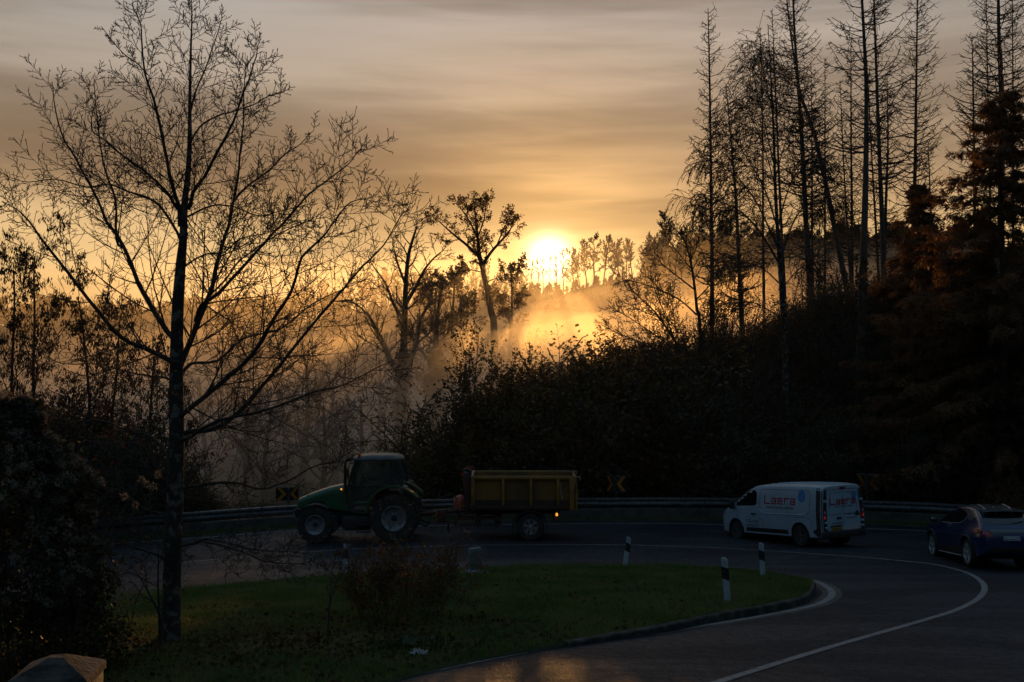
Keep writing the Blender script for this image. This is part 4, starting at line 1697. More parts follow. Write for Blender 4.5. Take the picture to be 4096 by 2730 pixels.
        bm_obj('door_glass', bm, glass_tint, root, False)
        bm = bmesh.new()
        f = [Vector((.01, yb, 2.04)), Vector((.06, yt, 2.90)), Vector((-.10, yt, 2.90)), Vector((-.26, yb, 2.04))]
        bm.faces.new([bm.verts.new(p) for p in f])
        bm_obj('quarter_glass', bm, glass_tint, root, False)
        # mirrors and front work lamps
        bm = bmesh.new()
        add_tube(bm, [(1.44, sy * .74, 2.86), (1.62, sy * 1.02, 2.84), (1.64, sy * 1.06, 2.70)], .018, 6)
        add_box(bm, (1.65, sy * 1.08, 2.52), (.06, .18, .34), bevel=.02)
        bm_obj('wing_mirror', bm, tr_dark, root)
        bm = bmesh.new()
        add_cyl(bm, (1.62, sy * .48, 2.98), (1.76, sy * .48, 2.97), .085, n=14)
        add_box(bm, (1.50, sy * .48, 2.99), (.26, .10, .06), bevel=.01)
        bm_obj('work_lamp', bm, tr_dark, root)
        bm = bmesh.new()
        add_tube(bm, [(-.22, sy * .74, 2.40), (-.48, sy * .74, 2.36), (-.60, sy * .74, 2.20), (-.58, sy * .74, 2.0)], .025, 6)
        bm_obj('grab_rail', bm, tr_dark, root)
        bm = bmesh.new()
        add_box(bm, (1.98, sy * .58, 1.88), (.05, .06, .06), bevel=.01)
        bm_obj('indicator', bm, amber_lamp, root)
    bm = bmesh.new()
    f = [Vector((1.71, .76, 2.0)), Vector((1.42, .66, 2.90)), Vector((1.42, -.66, 2.90)), Vector((1.71, -.76, 2.0))]
    bm.faces.new([bm.verts.new(p) for p in f])
    bm_obj('windscreen', bm, glass_tint, root, False)
    bm = bmesh.new()
    f = [Vector((-.28, .74, 2.05)), Vector((-.11, .66, 2.88)), Vector((-.11, -.66, 2.88)), Vector((-.28, -.74, 2.05))]
    bm.faces.new([bm.verts.new(p) for p in f])
    bm_obj('rear_glass', bm, glass_tint, root, False)
    bm = bmesh.new()
    rings = []
    for z, x0, x1, w in ((2.89, -.16, 1.50, .74), (2.90, -.24, 1.58, .80), (2.97, -.26, 1.60, .82), (3.04, -.20, 1.56, .78), (3.10, -.02, 1.40, .66), (3.125, .20, 1.15, .45)):
        ring = []
        for a in np.linspace(0, 2 * math.pi, 33)[:-1]:
            ca, sa = math.cos(a), math.sin(a)
            e_ = 4.0
            k = (abs(ca) ** e_ + abs(sa) ** e_) ** (-1 / e_)
            ring.append(bm.verts.new(((x0 + x1) / 2 + (x1 - x0) / 2 * ca * k, w * sa * k, z)))
        rings.append(ring)
    for a, b_ in zip(rings[:-1], rings[1:]):
        for j in range(32):
            bm.faces.new((a[j], a[(j + 1) % 32], b_[(j + 1) % 32], b_[j]))
    bm.faces.new(rings[0][::-1])
    bm.faces.new(rings[-1])
    bm_obj('cab_roof', bm, tr_roof, root, True, 40)
    bm = bmesh.new()
    add_box(bm, (.70, 0, 1.45), (1.9, 1.5, .9), bevel=.06)
    for v in bm.verts:
        if v.co.z > 1.3 and v.co.x > 1.2:
            v.co.x -= .0
    bmesh.ops.delete(bm, geom=bm.verts[:], context='VERTS')
    add_box(bm, (.45, 0, 1.02), (2.3, 1.1, .16), bevel=.02)
    add_box(bm, (.30, 0, 1.40), (.9, 1.04, .80), bevel=.05)
    bm_obj('cab_floor', bm, tr_dark, root)
    bm = bmesh.new()
    add_box(bm, (.55, 0, 1.86), (.50, .50, .12), bevel=.04)
    add_box(bm, (.28, 0, 2.18), (.12, .46, .56), Matrix.Rotation(R(-10), 3, 'Y'), bevel=.04)
    bm_obj('seat', bm, tr_dark, root)
    bm = bmesh.new()
    add_tube(bm, [(1.24 + .05 * math.sin(a), .20 * math.cos(a), 2.22 + .19 * math.sin(a) * .9) for a in np.linspace(0, 2 * math.pi, 21)[:-1]], .018, 6, closed=True)
    add_tube(bm, [(1.24, 0, 2.22), (1.42, 0, 1.9), (1.5, 0, 1.5)], .03, 8)
    add_tube(bm, [(1.24, -.19, 2.22), (1.24, .19, 2.22)], .015, 6)
    add_box(bm, (1.50, 0, 1.70), (.20, .7, .62), bevel=.04)
    bm_obj('steering_wheel', bm, tr_dark, root)
    bm = bmesh.new()
    add_cyl(bm, (1.86, .42, 1.7), (1.86, .42, 2.72), .06, n=12)
    add_tube(bm, [(1.86, .42, 2.70), (1.85, .42, 2.86), (1.76, .42, 2.98)], .045, 8)
    bm_obj('exhaust', bm, tr_dark, root)
    bm = bmesh.new()
    add_cyl(bm, (1.30, .70, 3.0), (1.30, .70, 3.06), .035, n=12)
    bo = bm_obj('beacon', bm, tr_dark, root)
    bm = bmesh.new()
    add_lathe(bm, [(.055, 3.06), (.058, 3.16), (.045, 3.20), (.002, 3.21)], 16, 'Z', (1.30, .70, 0))
    bm_obj('beacon_dome', bm, orange_cap, bo)
    # hitch
    bm = bmesh.new()
    add_box(bm, (-.55, 0, .72), (.7, .30, .20), bevel=.03)
    for sy in (1, -1):
        add_tube(bm, [(-.30, sy * .38, .80), (-.80, sy * .42, .62), (-1.12, sy * .42, .50), (-1.20, sy * .42, .55)], .045, 8)
        add_tube(bm, [(-.5, sy * .38, 1.3), (-.85, sy * .42, .62)], .025, 8)
    bm_obj('hitch', bm, tr_dark, root)
    return root


tractor = make_tractor()

# ---------------- driver
skin_m = mk('skin', (.30, .17, .12), None, rough=.6)
jacket_m = mk('jacket', (.025, .028, .034), (.04, .043, .05), 9, .85)
cap_m = mk('cap', (.015, .016, .018), None, rough=.9)


def skinned(name, verts, edges, radii, m, parent, root_i=0, sub=2):
    me = bpy.data.meshes.new(name)
    me.from_pydata([Vector(v) for v in verts], edges, [])
    o = bpy.data.objects.new(name, me)
    COL.objects.link(o)
    md = o.modifiers.new('skin', 'SKIN')
    sv = me.skin_vertices[0].data
    for i, r_ in enumerate(radii):
        sv[i].radius = r_ if isinstance(r_, tuple) else (r_, r_)
        sv[i].use_root = (i == root_i)
    sb = o.modifiers.new('sub', 'SUBSURF')
    sb.levels = sb.render_levels = sub
    bpy.context.view_layer.update()
    me2 = evaluated_mesh(o)
    bpy.data.objects.remove(o)
    return link_mesh(name, me2, m, parent)


def make_driver():
    # local frame of the tractor: x forward, y towards the viewer, seat top at z = 1.92
    p = empty('person', tuple(tractor.matrix_basis @ Vector((.52, 0, 1.93))), 0, 'person in dark jacket and cap sitting at the wheel in the tractor cab', 'person')
    p.rotation_euler = tractor.rotation_euler
    V = [(0, 0, .08), (-.02, 0, .26), (-.03, 0, .44), (-.02, 0, .54), (.0, 0, .60), (.02, 0, .68), (.03, 0, .78),
         (-.02, .18, .46), (.12, .27, .26), (.40, .20, .28), (.60, .16, .30), (-.02, -.18, .46), (.12, -.27, .26), (.40, -.20, .28), (.60, -.16, .30),
         (.10, .12, .06), (.48, .15, .08), (.58, .15, -.30), (.70, .15, -.36), (.10, -.12, .06), (.48, -.15, .08), (.58, -.15, -.30), (.70, -.15, -.36)]
    E = [(0, 1), (1, 2), (2, 3), (3, 4), (4, 5), (5, 6), (2, 7), (7, 8), (8, 9), (9, 10), (2, 11), (11, 12), (12, 13), (13, 14), (0, 15), (15, 16), (16, 17), (17, 18), (0, 19), (19, 20), (20, 21), (21, 22)]
    Rr = [(.15, .13), (.15, .12), (.16, .11), (.07, .07), (.065, .06), (.105, .085), (.085, .075), .06, .05, .042, .035, .06, .05, .042, .035, .09, .07, .055, .05, .09, .07, .055, .05]
    body = skinned('body', V, E, Rr, skin_m, p)
    Vj = [(0, 0, .06), (-.02, 0, .26), (-.03, 0, .44), (-.02, 0, .53), (-.02, .18, .46), (.12, .27, .26), (.40, .20, .28), (.54, .17, .295), (-.02, -.18, .46), (.12, -.27, .26), (.40, -.20, .28), (.54, -.17, .295)]
    Ej = [(0, 1), (1, 2), (2, 3), (2, 4), (4, 5), (5, 6), (6, 7), (2, 8), (8, 9), (9, 10), (10, 11)]
    skinned('jacket', Vj, Ej, [(.175, .15), (.175, .14), (.185, .13), (.085, .085), .078, .066, .056, .05, .078, .066, .056, .05], jacket_m, p)
    bm = bmesh.new()
    add_lathe(bm, [(.112, .735), (.115, .78), (.095, .835), (.05, .865), (.002, .872)], 20, 'Z', (.022, 0, 0))
    add_box(bm, (.16, 0, .745), (.13, .14, .014), Matrix.Rotation(R(8), 3, 'Y'), bevel=.004)
    bm_obj('cap', bm, cap_m, p)
    bm = bmesh.new()
    add_cyl(bm, (.11, 0, .70), (.145, 0, .675), .020, .012, n=8)
    bm_obj('nose', bm, skin_m, p)
    # five curled fingers and a thumb on each side of the wheel rim
    for sy in (1, -1):
        bm = bmesh.new()
        for k in range(4):
            z = .335 - .022 * k
            add_tube(bm, [(.60, sy * .165, z), (.66, sy * .175, z + .004), (.69, sy * .17, z - .012), (.675, sy * .155, z - .028)], [.010, .0095, .009, .007], 6)
        add_tube(bm, [(.58, sy * .14, .31), (.62, sy * .12, .335), (.66, sy * .118, .345)], [.012, .011, .008], 6)
        bm_obj('hand', bm, skin_m, p)
    return p


make_driver()

# ---------------- tipping trailer
tip_yellow = mk('trailer_yellow', (.40, .17, .016), (.22, .10, .022), 1.6, .55, lo=.42, hi=.72, bump=.004, bscale=5)
tip_panel = mk('trailer_panel', (.27, .115, .013), (.11, .058, .018), 1.1, .6, lo=.38, hi=.70, bump=.01, bscale=3, stretch=(1, 1, .4))
tip_rust = mk('trailer_dark_red', (.085, .022, .016), (.05, .018, .014), 5, .7)
tip_dark = mk('trailer_sill', (.06, .035, .014), (.035, .022, .012), 3, .7)
worn_edge = mk('worn_edge', (.40, .36, .28), (.26, .20, .10), 6, .38, metal=.35)
earth = mk('load_earth', (.035, .026, .018), (.07, .05, .032), 5, .95, bump=.05, bscale=9)


def make_trailer():
    TX, TY = .66, 38.25
    root = empty('tipping_trailer', (TX, TY, float(G(TX, TY))), math.pi, 'yellow high sided tipping trailer hitched behind the tractor', 'trailer')
    for sy in (1, -1):
        road_wheel(root, 0, sy * .90, .50, .40, sy, hub_grey, 6, .56)
        bm = bmesh.new()
        a_ = np.linspace(R(8), R(172), 16)
        arc = [(.60 * math.cos(a), .50 + .60 * math.sin(a)) for a in a_] 
        arc2 = [(.57 * math.cos(a), .50 + .57 * math.sin(a)) for a in a_]
        arc = [(.66, .20), (.64, .42)] + arc[2:-2] + [(-.64, .42), (-.66, .24)]
        arc2 = [(.63, .20), (.61, .42)] + arc2[2:-2] + [(-.61, .42), (-.63, .24)]
        add_prism(bm, arc + arc2[::-1], sy * .66, sy * 1.14)
        bm_obj('mudguard', bm, tr_dark, root, True, 40)
        # underrun guard
        bm = bmesh.new()
        add_box(bm, (1.88, sy * 1.05, .58), (1.70, .05, .07))
        add_box(bm, (1.88, sy * 1.05, .78), (1.70, .05, .05))
        for x in (2.68, 1.98, 1.08):
            add_box(bm, (x, sy * 1.05, .69), (.12 if x > 2.5 else .05, .047, .26))
        for x in (1.2, 1.9):
            add_prism(bm, [(x - .18, .86), (x + .14, .86), (x + .04, .46), (x - .04, .46)], sy * .7, sy * .85)
        bm_obj('side_guard', bm, tip_rust, root)
        bm = bmesh.new()
        add_box(bm, (-.96, sy * .98, .94), (.08, .14, .10), bevel=.015)
        bm_obj('tail_light', bm, amber_lamp if sy > 0 else red_lens, root)
    # chassis and drawbar
    bm = bmesh.new()
    for sy in (1, -1):
        add_box(bm, (.65, sy * .36, .98), (3.5, .10, .18))
        add_tube(bm, [(2.3, sy * .36, 1.02), (3.0, sy * .26, .96), (3.9, sy * .06, .84)], .07, 8)
    add_box(bm, (3.98, 0, .82), (.24, .14, .12), bevel=.03)
    add_box(bm, (0, 0, .56), (.16, 1.6, .16))
    add_box(bm, (0, 0, .78), (.9, .9, .22))
    add_box(bm, (-.92, 0, .82), (.14, 2.0, .30))
    add_cyl(bm, (1.2, 0, .9), (2.2, 0, .98), .12, n=14)
    add_box(bm, (3.25, .30, .80), (.34, .3, .5), bevel=.05)
    add_tube(bm, [(3.0, .30, .62), (3.0, .30, .30), (3.02, .30, .22)], .045, 8)
    bm_obj('chassis', bm, tip_rust, root)
    bm = bmesh.new()
    for k in range(3):
        y = .1 + .09 * k
        add_tube(bm, [(2.5, y, 1.25), (2.9, y, 1.55 + .05 * k), (3.4, y, 1.42), (3.7, y, 1.0), (4.3, y, 1.0)], .014, 6)
    bm_obj('hydraulic_hose', bm, tr_dark, root)
    bm = bmesh.new()
    add_lathe(bm, [(.24, 1.0), (.25, 1.25), (.23, 1.38), (.17, 1.48), (.09, 1.54), (.002, 1.56)], 24, 'Z', (2.58, .1, 0))
    bm_obj('oil_tank', bm, mk('tank_red', (.42, .08, .05), (.34, .07, .045), 5, .4), root)
    # body: sheet walls with posts and rails, slightly flared
    x0, x1, zb, zt, hwid = -1.60, 2.14, 1.10, 2.33, 1.13
    bm = bmesh.new()
    t = .05
    add_box(bm, ((x0 + x1) / 2, 0, zb + .04), (x1 - x0, 2 * hwid - .06, .08))
    bm_obj('floor', bm, tip_dark, root)
    for sy in (1, -1):
        bm = bmesh.new()
        add_box(bm, ((x0 + x1) / 2, sy * (hwid - .10), (zb + zt) / 2 + .12), (x1 - x0 - .14, .035, zt - zb - .30))
        wall = bm_obj('side_wall', bm, tip_panel, root)
        bm = bmesh.new()
        add_box(bm, ((x0 + x1) / 2, sy * (hwid - .03), zb + .26), (x1 - x0 - .15, .05, .22))
        bm_obj('lower_board', bm, tip_dark, wall)
        bm = bmesh.new()
        add_box(bm, ((x0 + x1) / 2, sy * (hwid - .02), zb + .10), (x1 - x0 - .12, .07, .12), bevel=.01)
        bm_obj('bottom_rail', bm, tip_rust, wall)
        bm = bmesh.new()
        add_box(bm, ((x0 + x1) / 2, sy * (hwid - .01), zt - .055), (x1 - x0, .10, .10), bevel=.012)
        bm_obj('top_rail', bm, tip_yellow, wall)
        bm = bmesh.new()
        add_box(bm, ((x0 + x1) / 2, sy * (hwid - .01), zt + .004), (x1 - x0 - .02, .088, .012))
        bm_obj('worn_edge', bm, worn_edge, wall)
        for px_ in (2.07, .98, -.02, -1.0):
            bm = bmesh.new()
            w = .13 if px_ > 2 else .09
            add_box(bm, (px_, sy * (hwid + .003), (zb + zt) / 2 + .07), (w, .07, zt - zb - .24), bevel=.01)
            bm_obj('post', bm, tip_yellow, wall)
        bm = bmesh.new()
        add_box(bm, (x0 + .10, sy * (hwid + .01), (zb + zt) / 2 - .02), (.17, .09, zt - zb - .08), bevel=.01)
        bm_obj('post', bm, tip_yellow, wall)
        bm = bmesh.new()
        add_prism(bm, [(x0 + .56, 2.12), (x0 + .50, 2.10), (x0 + .46, 1.72), (x0 + .42, 1.50), (x0 + .47, 1.50), (x0 + .52, 1.78)], sy * (hwid - .080), sy * (hwid - .077))
        bm_obj('scrape_mark', bm, worn_edge, wall, smooth=False)
    bm = bmesh.new()
    add_box(bm, (x1 - .03, 0, (zb + zt) / 2), (.05, 2 * hwid - .16, zt - zb - .02))
    add_box(bm, (x1 - .02, 0, zt - .04), (.10, 2 * hwid - .13, .09), bevel=.01)
    bm_obj('front_wall', bm, tip_yellow, root)
    bm = bmesh.new()
    add_box(bm, (x1 - .02, 0, zt + .012), (.09, 2 * hwid - .15, .012))
    bm_obj('front_edge', bm, worn_edge, root)
    bm = bmesh.new()
    add_box(bm, (x0 - .06, 0, (zb + zt) / 2 - .02), (.05, 2 * hwid - .05, zt - zb - .06))
    for y in (-.8, 0, .8):
        add_box(bm, (x0 - .10, y, (zb + zt) / 2), (.05, .09, zt - zb - .1))
    tg = bm_obj('tailgate', bm, tip_yellow, root)
    bm = bmesh.new()
    for sy in (1, -1):
        add_box(bm, (x0 - .08, sy * hwid, zt - .03), (.28, .05, .05), bevel=.01)
        add_box(bm, (x0 - .20, sy * hwid, zt - .09), (.05, .05, .12), bevel=.01)
        add_tube(bm, [(x0 - .02, sy * hwid, zb + .5), (x0 - .16, sy * hwid, zb + .62), (x0 - .14, sy * hwid, zb + .45)], .018, 6)
    bm_obj('tailgate_hinge', bm, worn_edge, tg)
    # dark headboard frame in front with a bent top
    bm = bmesh.new()
    for y in (.85, -.85):
        add_box(bm, (x1 + .16, y, 1.78), (.22, .16, 1.30), bevel=.02)
    add_box(bm, (x1 + .12, 0, 1.5), (.10, 1.6, .12))
    bm_obj('headboard', bm, tip_rust, root)
    bm = bmesh.new()
    pts = [(x1 + .02, .85, 2.30), (x1 + .06, .85, 2.50), (x1 + .16, .85, 2.56), (x1 + .34, .85, 2.52)]
    add_tube(bm, pts, [.055, .06, .055, .03], 8)
    bm_obj('ladder_hook', bm, tr_dark, root)
    bm = bmesh.new()
    rg = np.random.default_rng(4)
    nx_, ny_ = 30, 16
    gv = []
    for j in range(ny_):
        for i in range(nx_):
            x = x0 + .02 + (x1 - x0 - .12) * i / (nx_ - 1)
            y = -(hwid - .09) + 2 * (hwid - .09) * j / (ny_ - 1)
            z = 2.03 + .10 * math.exp(-((x - .3) / 1.1) ** 2 - (y / .7) ** 2) + rg.normal(0, .022)
            gv.append(bm.verts.new((x, y, z)))
    for j in range(ny_ - 1):
        for i in range(nx_ - 1):
            k = j * nx_ + i
            bm.faces.new((gv[k], gv[k + 1], gv[k + nx_ + 1], gv[k + nx_]))
    ld = bm_obj('earth_load', bm, earth)
    ld.location = root.location
    ld.rotation_euler = root.rotation_euler
    tag(ld, 'heap of dark earth filling the yellow trailer nearly to the rim', 'load')


make_trailer()

# ------------------------------------------------------------------ vegetation: growing branches
class Tubes:
    def __init__(s):
        s.g = {}

    def add(s, pts, rad, sides=4):
        s.g.setdefault((len(pts), sides), []).append((pts, rad))

    def mesh(s, name):
        V, F = [], []
        base = 0
        for (k, n), items in s.g.items():
            P = np.array([i[0] for i in items], dtype=np.float64)            # m,k,3
            Rd = np.array([i[1] for i in items], dtype=np.float64)
            m = len(items)
            t = np.gradient(P, axis=1)
            t /= np.maximum(np.linalg.norm(t, axis=2, keepdims=True), 1e-9)
            ov = P[:, -1] - P[:, 0]
            ref = np.where((np.abs(ov[:, 2]) > .8 * np.linalg.norm(ov, axis=1))[:, None], np.array([[1., 0, 0]]), np.array([[0, 0, 1.]]))
            ref = np.repeat(ref[:, None, :], k, 1)
            u = np.cross(t, ref)
            u /= np.maximum(np.linalg.norm(u, axis=2, keepdims=True), 1e-9)
            w = np.cross(t, u)
            a = np.arange(n) * 2 * np.pi / n
            ring = P[:, :, None, :] + Rd[:, :, None, None] * (u[:, :, None, :] * np.cos(a)[None, None, :, None] + w[:, :, None, :] * np.sin(a)[None, None, :, None])
            V.append(ring.reshape(-1, 3))
            idx = base + np.arange(m)[:, None, None] * (k * n) + np.arange(k - 1)[None, :, None] * n + np.arange(n)[None, None, :]
            idn = base + np.arange(m)[:, None, None] * (k * n) + np.arange(k - 1)[None, :, None] * n + ((np.arange(n) + 1) % n)[None, None, :]
            F.append(np.stack([idx, idn, idn + n, idx + n], -1).reshape(-1, 4))
            base += m * k * n
        return np_mesh(name, np.concatenate(V), np.concatenate(F))


def vnorm(v):
    l = math.sqrt(v[0] * v[0] + v[1] * v[1] + v[2] * v[2]) or 1.0
    return (v[0] / l, v[1] / l, v[2] / l)


def deviate(rng, d, ang, az=None):
    """direction at angle ang from d"""
    a = (1, 0, 0) if abs(d[0]) < .8 else (0, 1, 0)
    u = vnorm((d[1] * a[2] - d[2] * a[1], d[2] * a[0] - d[0] * a[2], d[0] * a[1] - d[1] * a[0]))
    w = (d[1] * u[2] - d[2] * u[1], d[2] * u[0] - d[0] * u[2], d[0] * u[1] - d[1] * u[0])
    az = rng.random() * 6.2832 if az is None else az
    c, s = math.cos(ang), math.sin(ang)
    ca, sa = math.cos(az) * s, math.sin(az) * s
    return (d[0] * c + u[0] * ca + w[0] * sa, d[1] * c + u[1] * ca + w[1] * sa, d[2] * c + u[2] * ca + w[2] * sa)


def grow(tb, tips, rng, p, d, length, r, lvl, C):
    n = C['seg'][lvl]
    st = length / n
    wob, up = C['wob'][lvl], C['up'][lvl] / n
    pts, rad, dirs = [p], [r], [d]
    rt = C['tip'][lvl]
    for i in range(n):
        d = vnorm((d[0] + rng.gauss(0, wob), d[1] + rng.gauss(0, wob), d[2] + rng.gauss(0, wob) + up))
        p = (p[0] + d[0] * st, p[1] + d[1] * st, p[2] + d[2] * st)
        pts.append(p)
        dirs.append(d)
        rad.append(max(r * (1 - (1 - rt) * (i + 1) / n), C['rmin']))
    tb.add(pts, rad, C['sides'][lvl])
    last = lvl >= C['levels'] - 1
    if lvl >= C.get('leaf_from', C['levels'] - 1):
        for i in range(1, n + 1):
            tips.append((pts[i], dirs[i]))
    if not last:
        spawn(tb, tips, rng, pts, dirs, rad, length, lvl, C)


def spawn(tb, tips, rng, pts, dirs, rad, length, lvl, C, nmul=1.0):
    n = len(pts) - 1
    nc = max(1, int(C['n'][lvl] * nmul * rng.uniform(.8, 1.2)))
    t0 = C['t0'][lvl]
    az0 = rng.random() * 6.28
    for k in range(nc):
        t = t0 + (1 - t0) * (k + rng.random()) / nc
        f = t * n
        i = min(int(f), n - 1)
        g = f - i
        a, b = pts[i], pts[i + 1]
        q = (a[0] + (b[0] - a[0]) * g, a[1] + (b[1] - a[1]) * g, a[2] + (b[2] - a[2]) * g)
        rr = rad[i] + (rad[i + 1] - rad[i]) * g
        dd = deviate(rng, dirs[i + 1], C['ang'][lvl] * rng.uniform(.75, 1.2), az0 + k * 2.4)
        ln = length * C['ratio'][lvl] * (1 - C['taper'][lvl] * t) * rng.uniform(.65, 1.25)
        grow(tb, tips, rng, q, dd, ln, max(min(rr * .75, C['rr'][lvl] * rr), C['rmin']), lvl + 1, C)


def leaf_mesh(name, P, D, size, rng, width=.5, droop=.3, jitter=.05, fold=.15, size_var=.35):
    """one folded leaf (two triangles each side of the midrib) per point"""
    P = np.asarray(P, float)
    n = len(P)
    D = np.asarray(D, float) + rng.normal(0, .55, (n, 3))
    D[:, 2] -= droop
    D /= np.maximum(np.linalg.norm(D, axis=1, keepdims=True), 1e-6)
    A = rng.normal(0, 1, (n, 3))
    U = np.cross(D, A)
    U /= np.maximum(np.linalg.norm(U, axis=1, keepdims=True), 1e-6)
    N = np.cross(U, D)
    S = (size * (1 + rng.uniform(-size_var, size_var, n)))[:, None]
    P = P + rng.normal(0, jitter, (n, 3))
    b = P
    tip = P + D * S
    l = P + D * S * .45 + U * S * width * .5 + N * S * fold
    r_ = P + D * S * .45 - U * S * width * .5 + N * S * fold
    V = np.stack([b, l, tip, r_], 1).reshape(-1, 3)
    i = np.arange(n)[:, None] * 4
    tris = np.concatenate([i + np.array([[0, 1, 2]]), i + np.array([[0, 2, 3]])], 0)
    return np_mesh(name, V, None, tris)


def pick(tips, rng, count):
    if len(tips) == 0:
        return np.zeros((0, 3)), np.zeros((0, 3))
    k = rng.integers(0, len(tips), count)
    P = np.array([tips[i][0] for i in k])
    D = np.array([tips[i][1] for i in k])
    return P, D


# generic kinds --------------------------------------------------------------
BROAD = dict(levels=4, seg=[9, 7, 5, 3], wob=[.05, .10, .14, .18], up=[.15, .35, .30, .20], tip=[.30, .30, .35, .5], sides=[8, 6, 4, 3],
             n=[13, 9, 8, 0], t0=[.30, .25, .2, 0], ang=[.95, .85, .8, .7], ratio=[.50, .48, .42, .4], taper=[.55, .4, .3, .3], rr=[.50, .55, .6, .6], rmin=.006)


def var(C, **k):
    D = dict(C)
    D.update(k)
    return D


def tree_thing(name, label, cat, x, y, group=None, z=None):
    return empty(name, (x, y, float(T(x, y)) - .1 if z is None else z), 0, label, cat, group)


def bare_tree(seed, H, r, C, lean=(0, 0), trunk_frac=1.0, trunk_up=.1):
    """trunk and crown as two tube sets, base at the origin"""
    rng = random.Random(seed)
    tr, cr, tips = Tubes(), Tubes(), []
    n = 12
    pts, dirs, rad = [(0, 0, -.3)], [vnorm((lean[0], lean[1], 1))], [r * 1.35]
    p, d = (0, 0, -.3), vnorm((lean[0], lean[1], 1))
    st = H * trunk_frac / n
    for i in range(n):
        d = vnorm((d[0] + rng.gauss(0, C['wob'][0]), d[1] + rng.gauss(0, C['wob'][0]), d[2] + trunk_up))
        p = (p[0] + d[0] * st, p[1] + d[1] * st, p[2] + d[2] * st)
        pts.append(p)
        dirs.append(d)
        rad.append(r * (1 - (1 - C['tip'][0]) * (i + 1) / n))
    tr.add(pts, rad, 9)
    spawn(cr, tips, rng, pts, dirs, rad, H, 0, C)
    return tr, cr, tips, pts


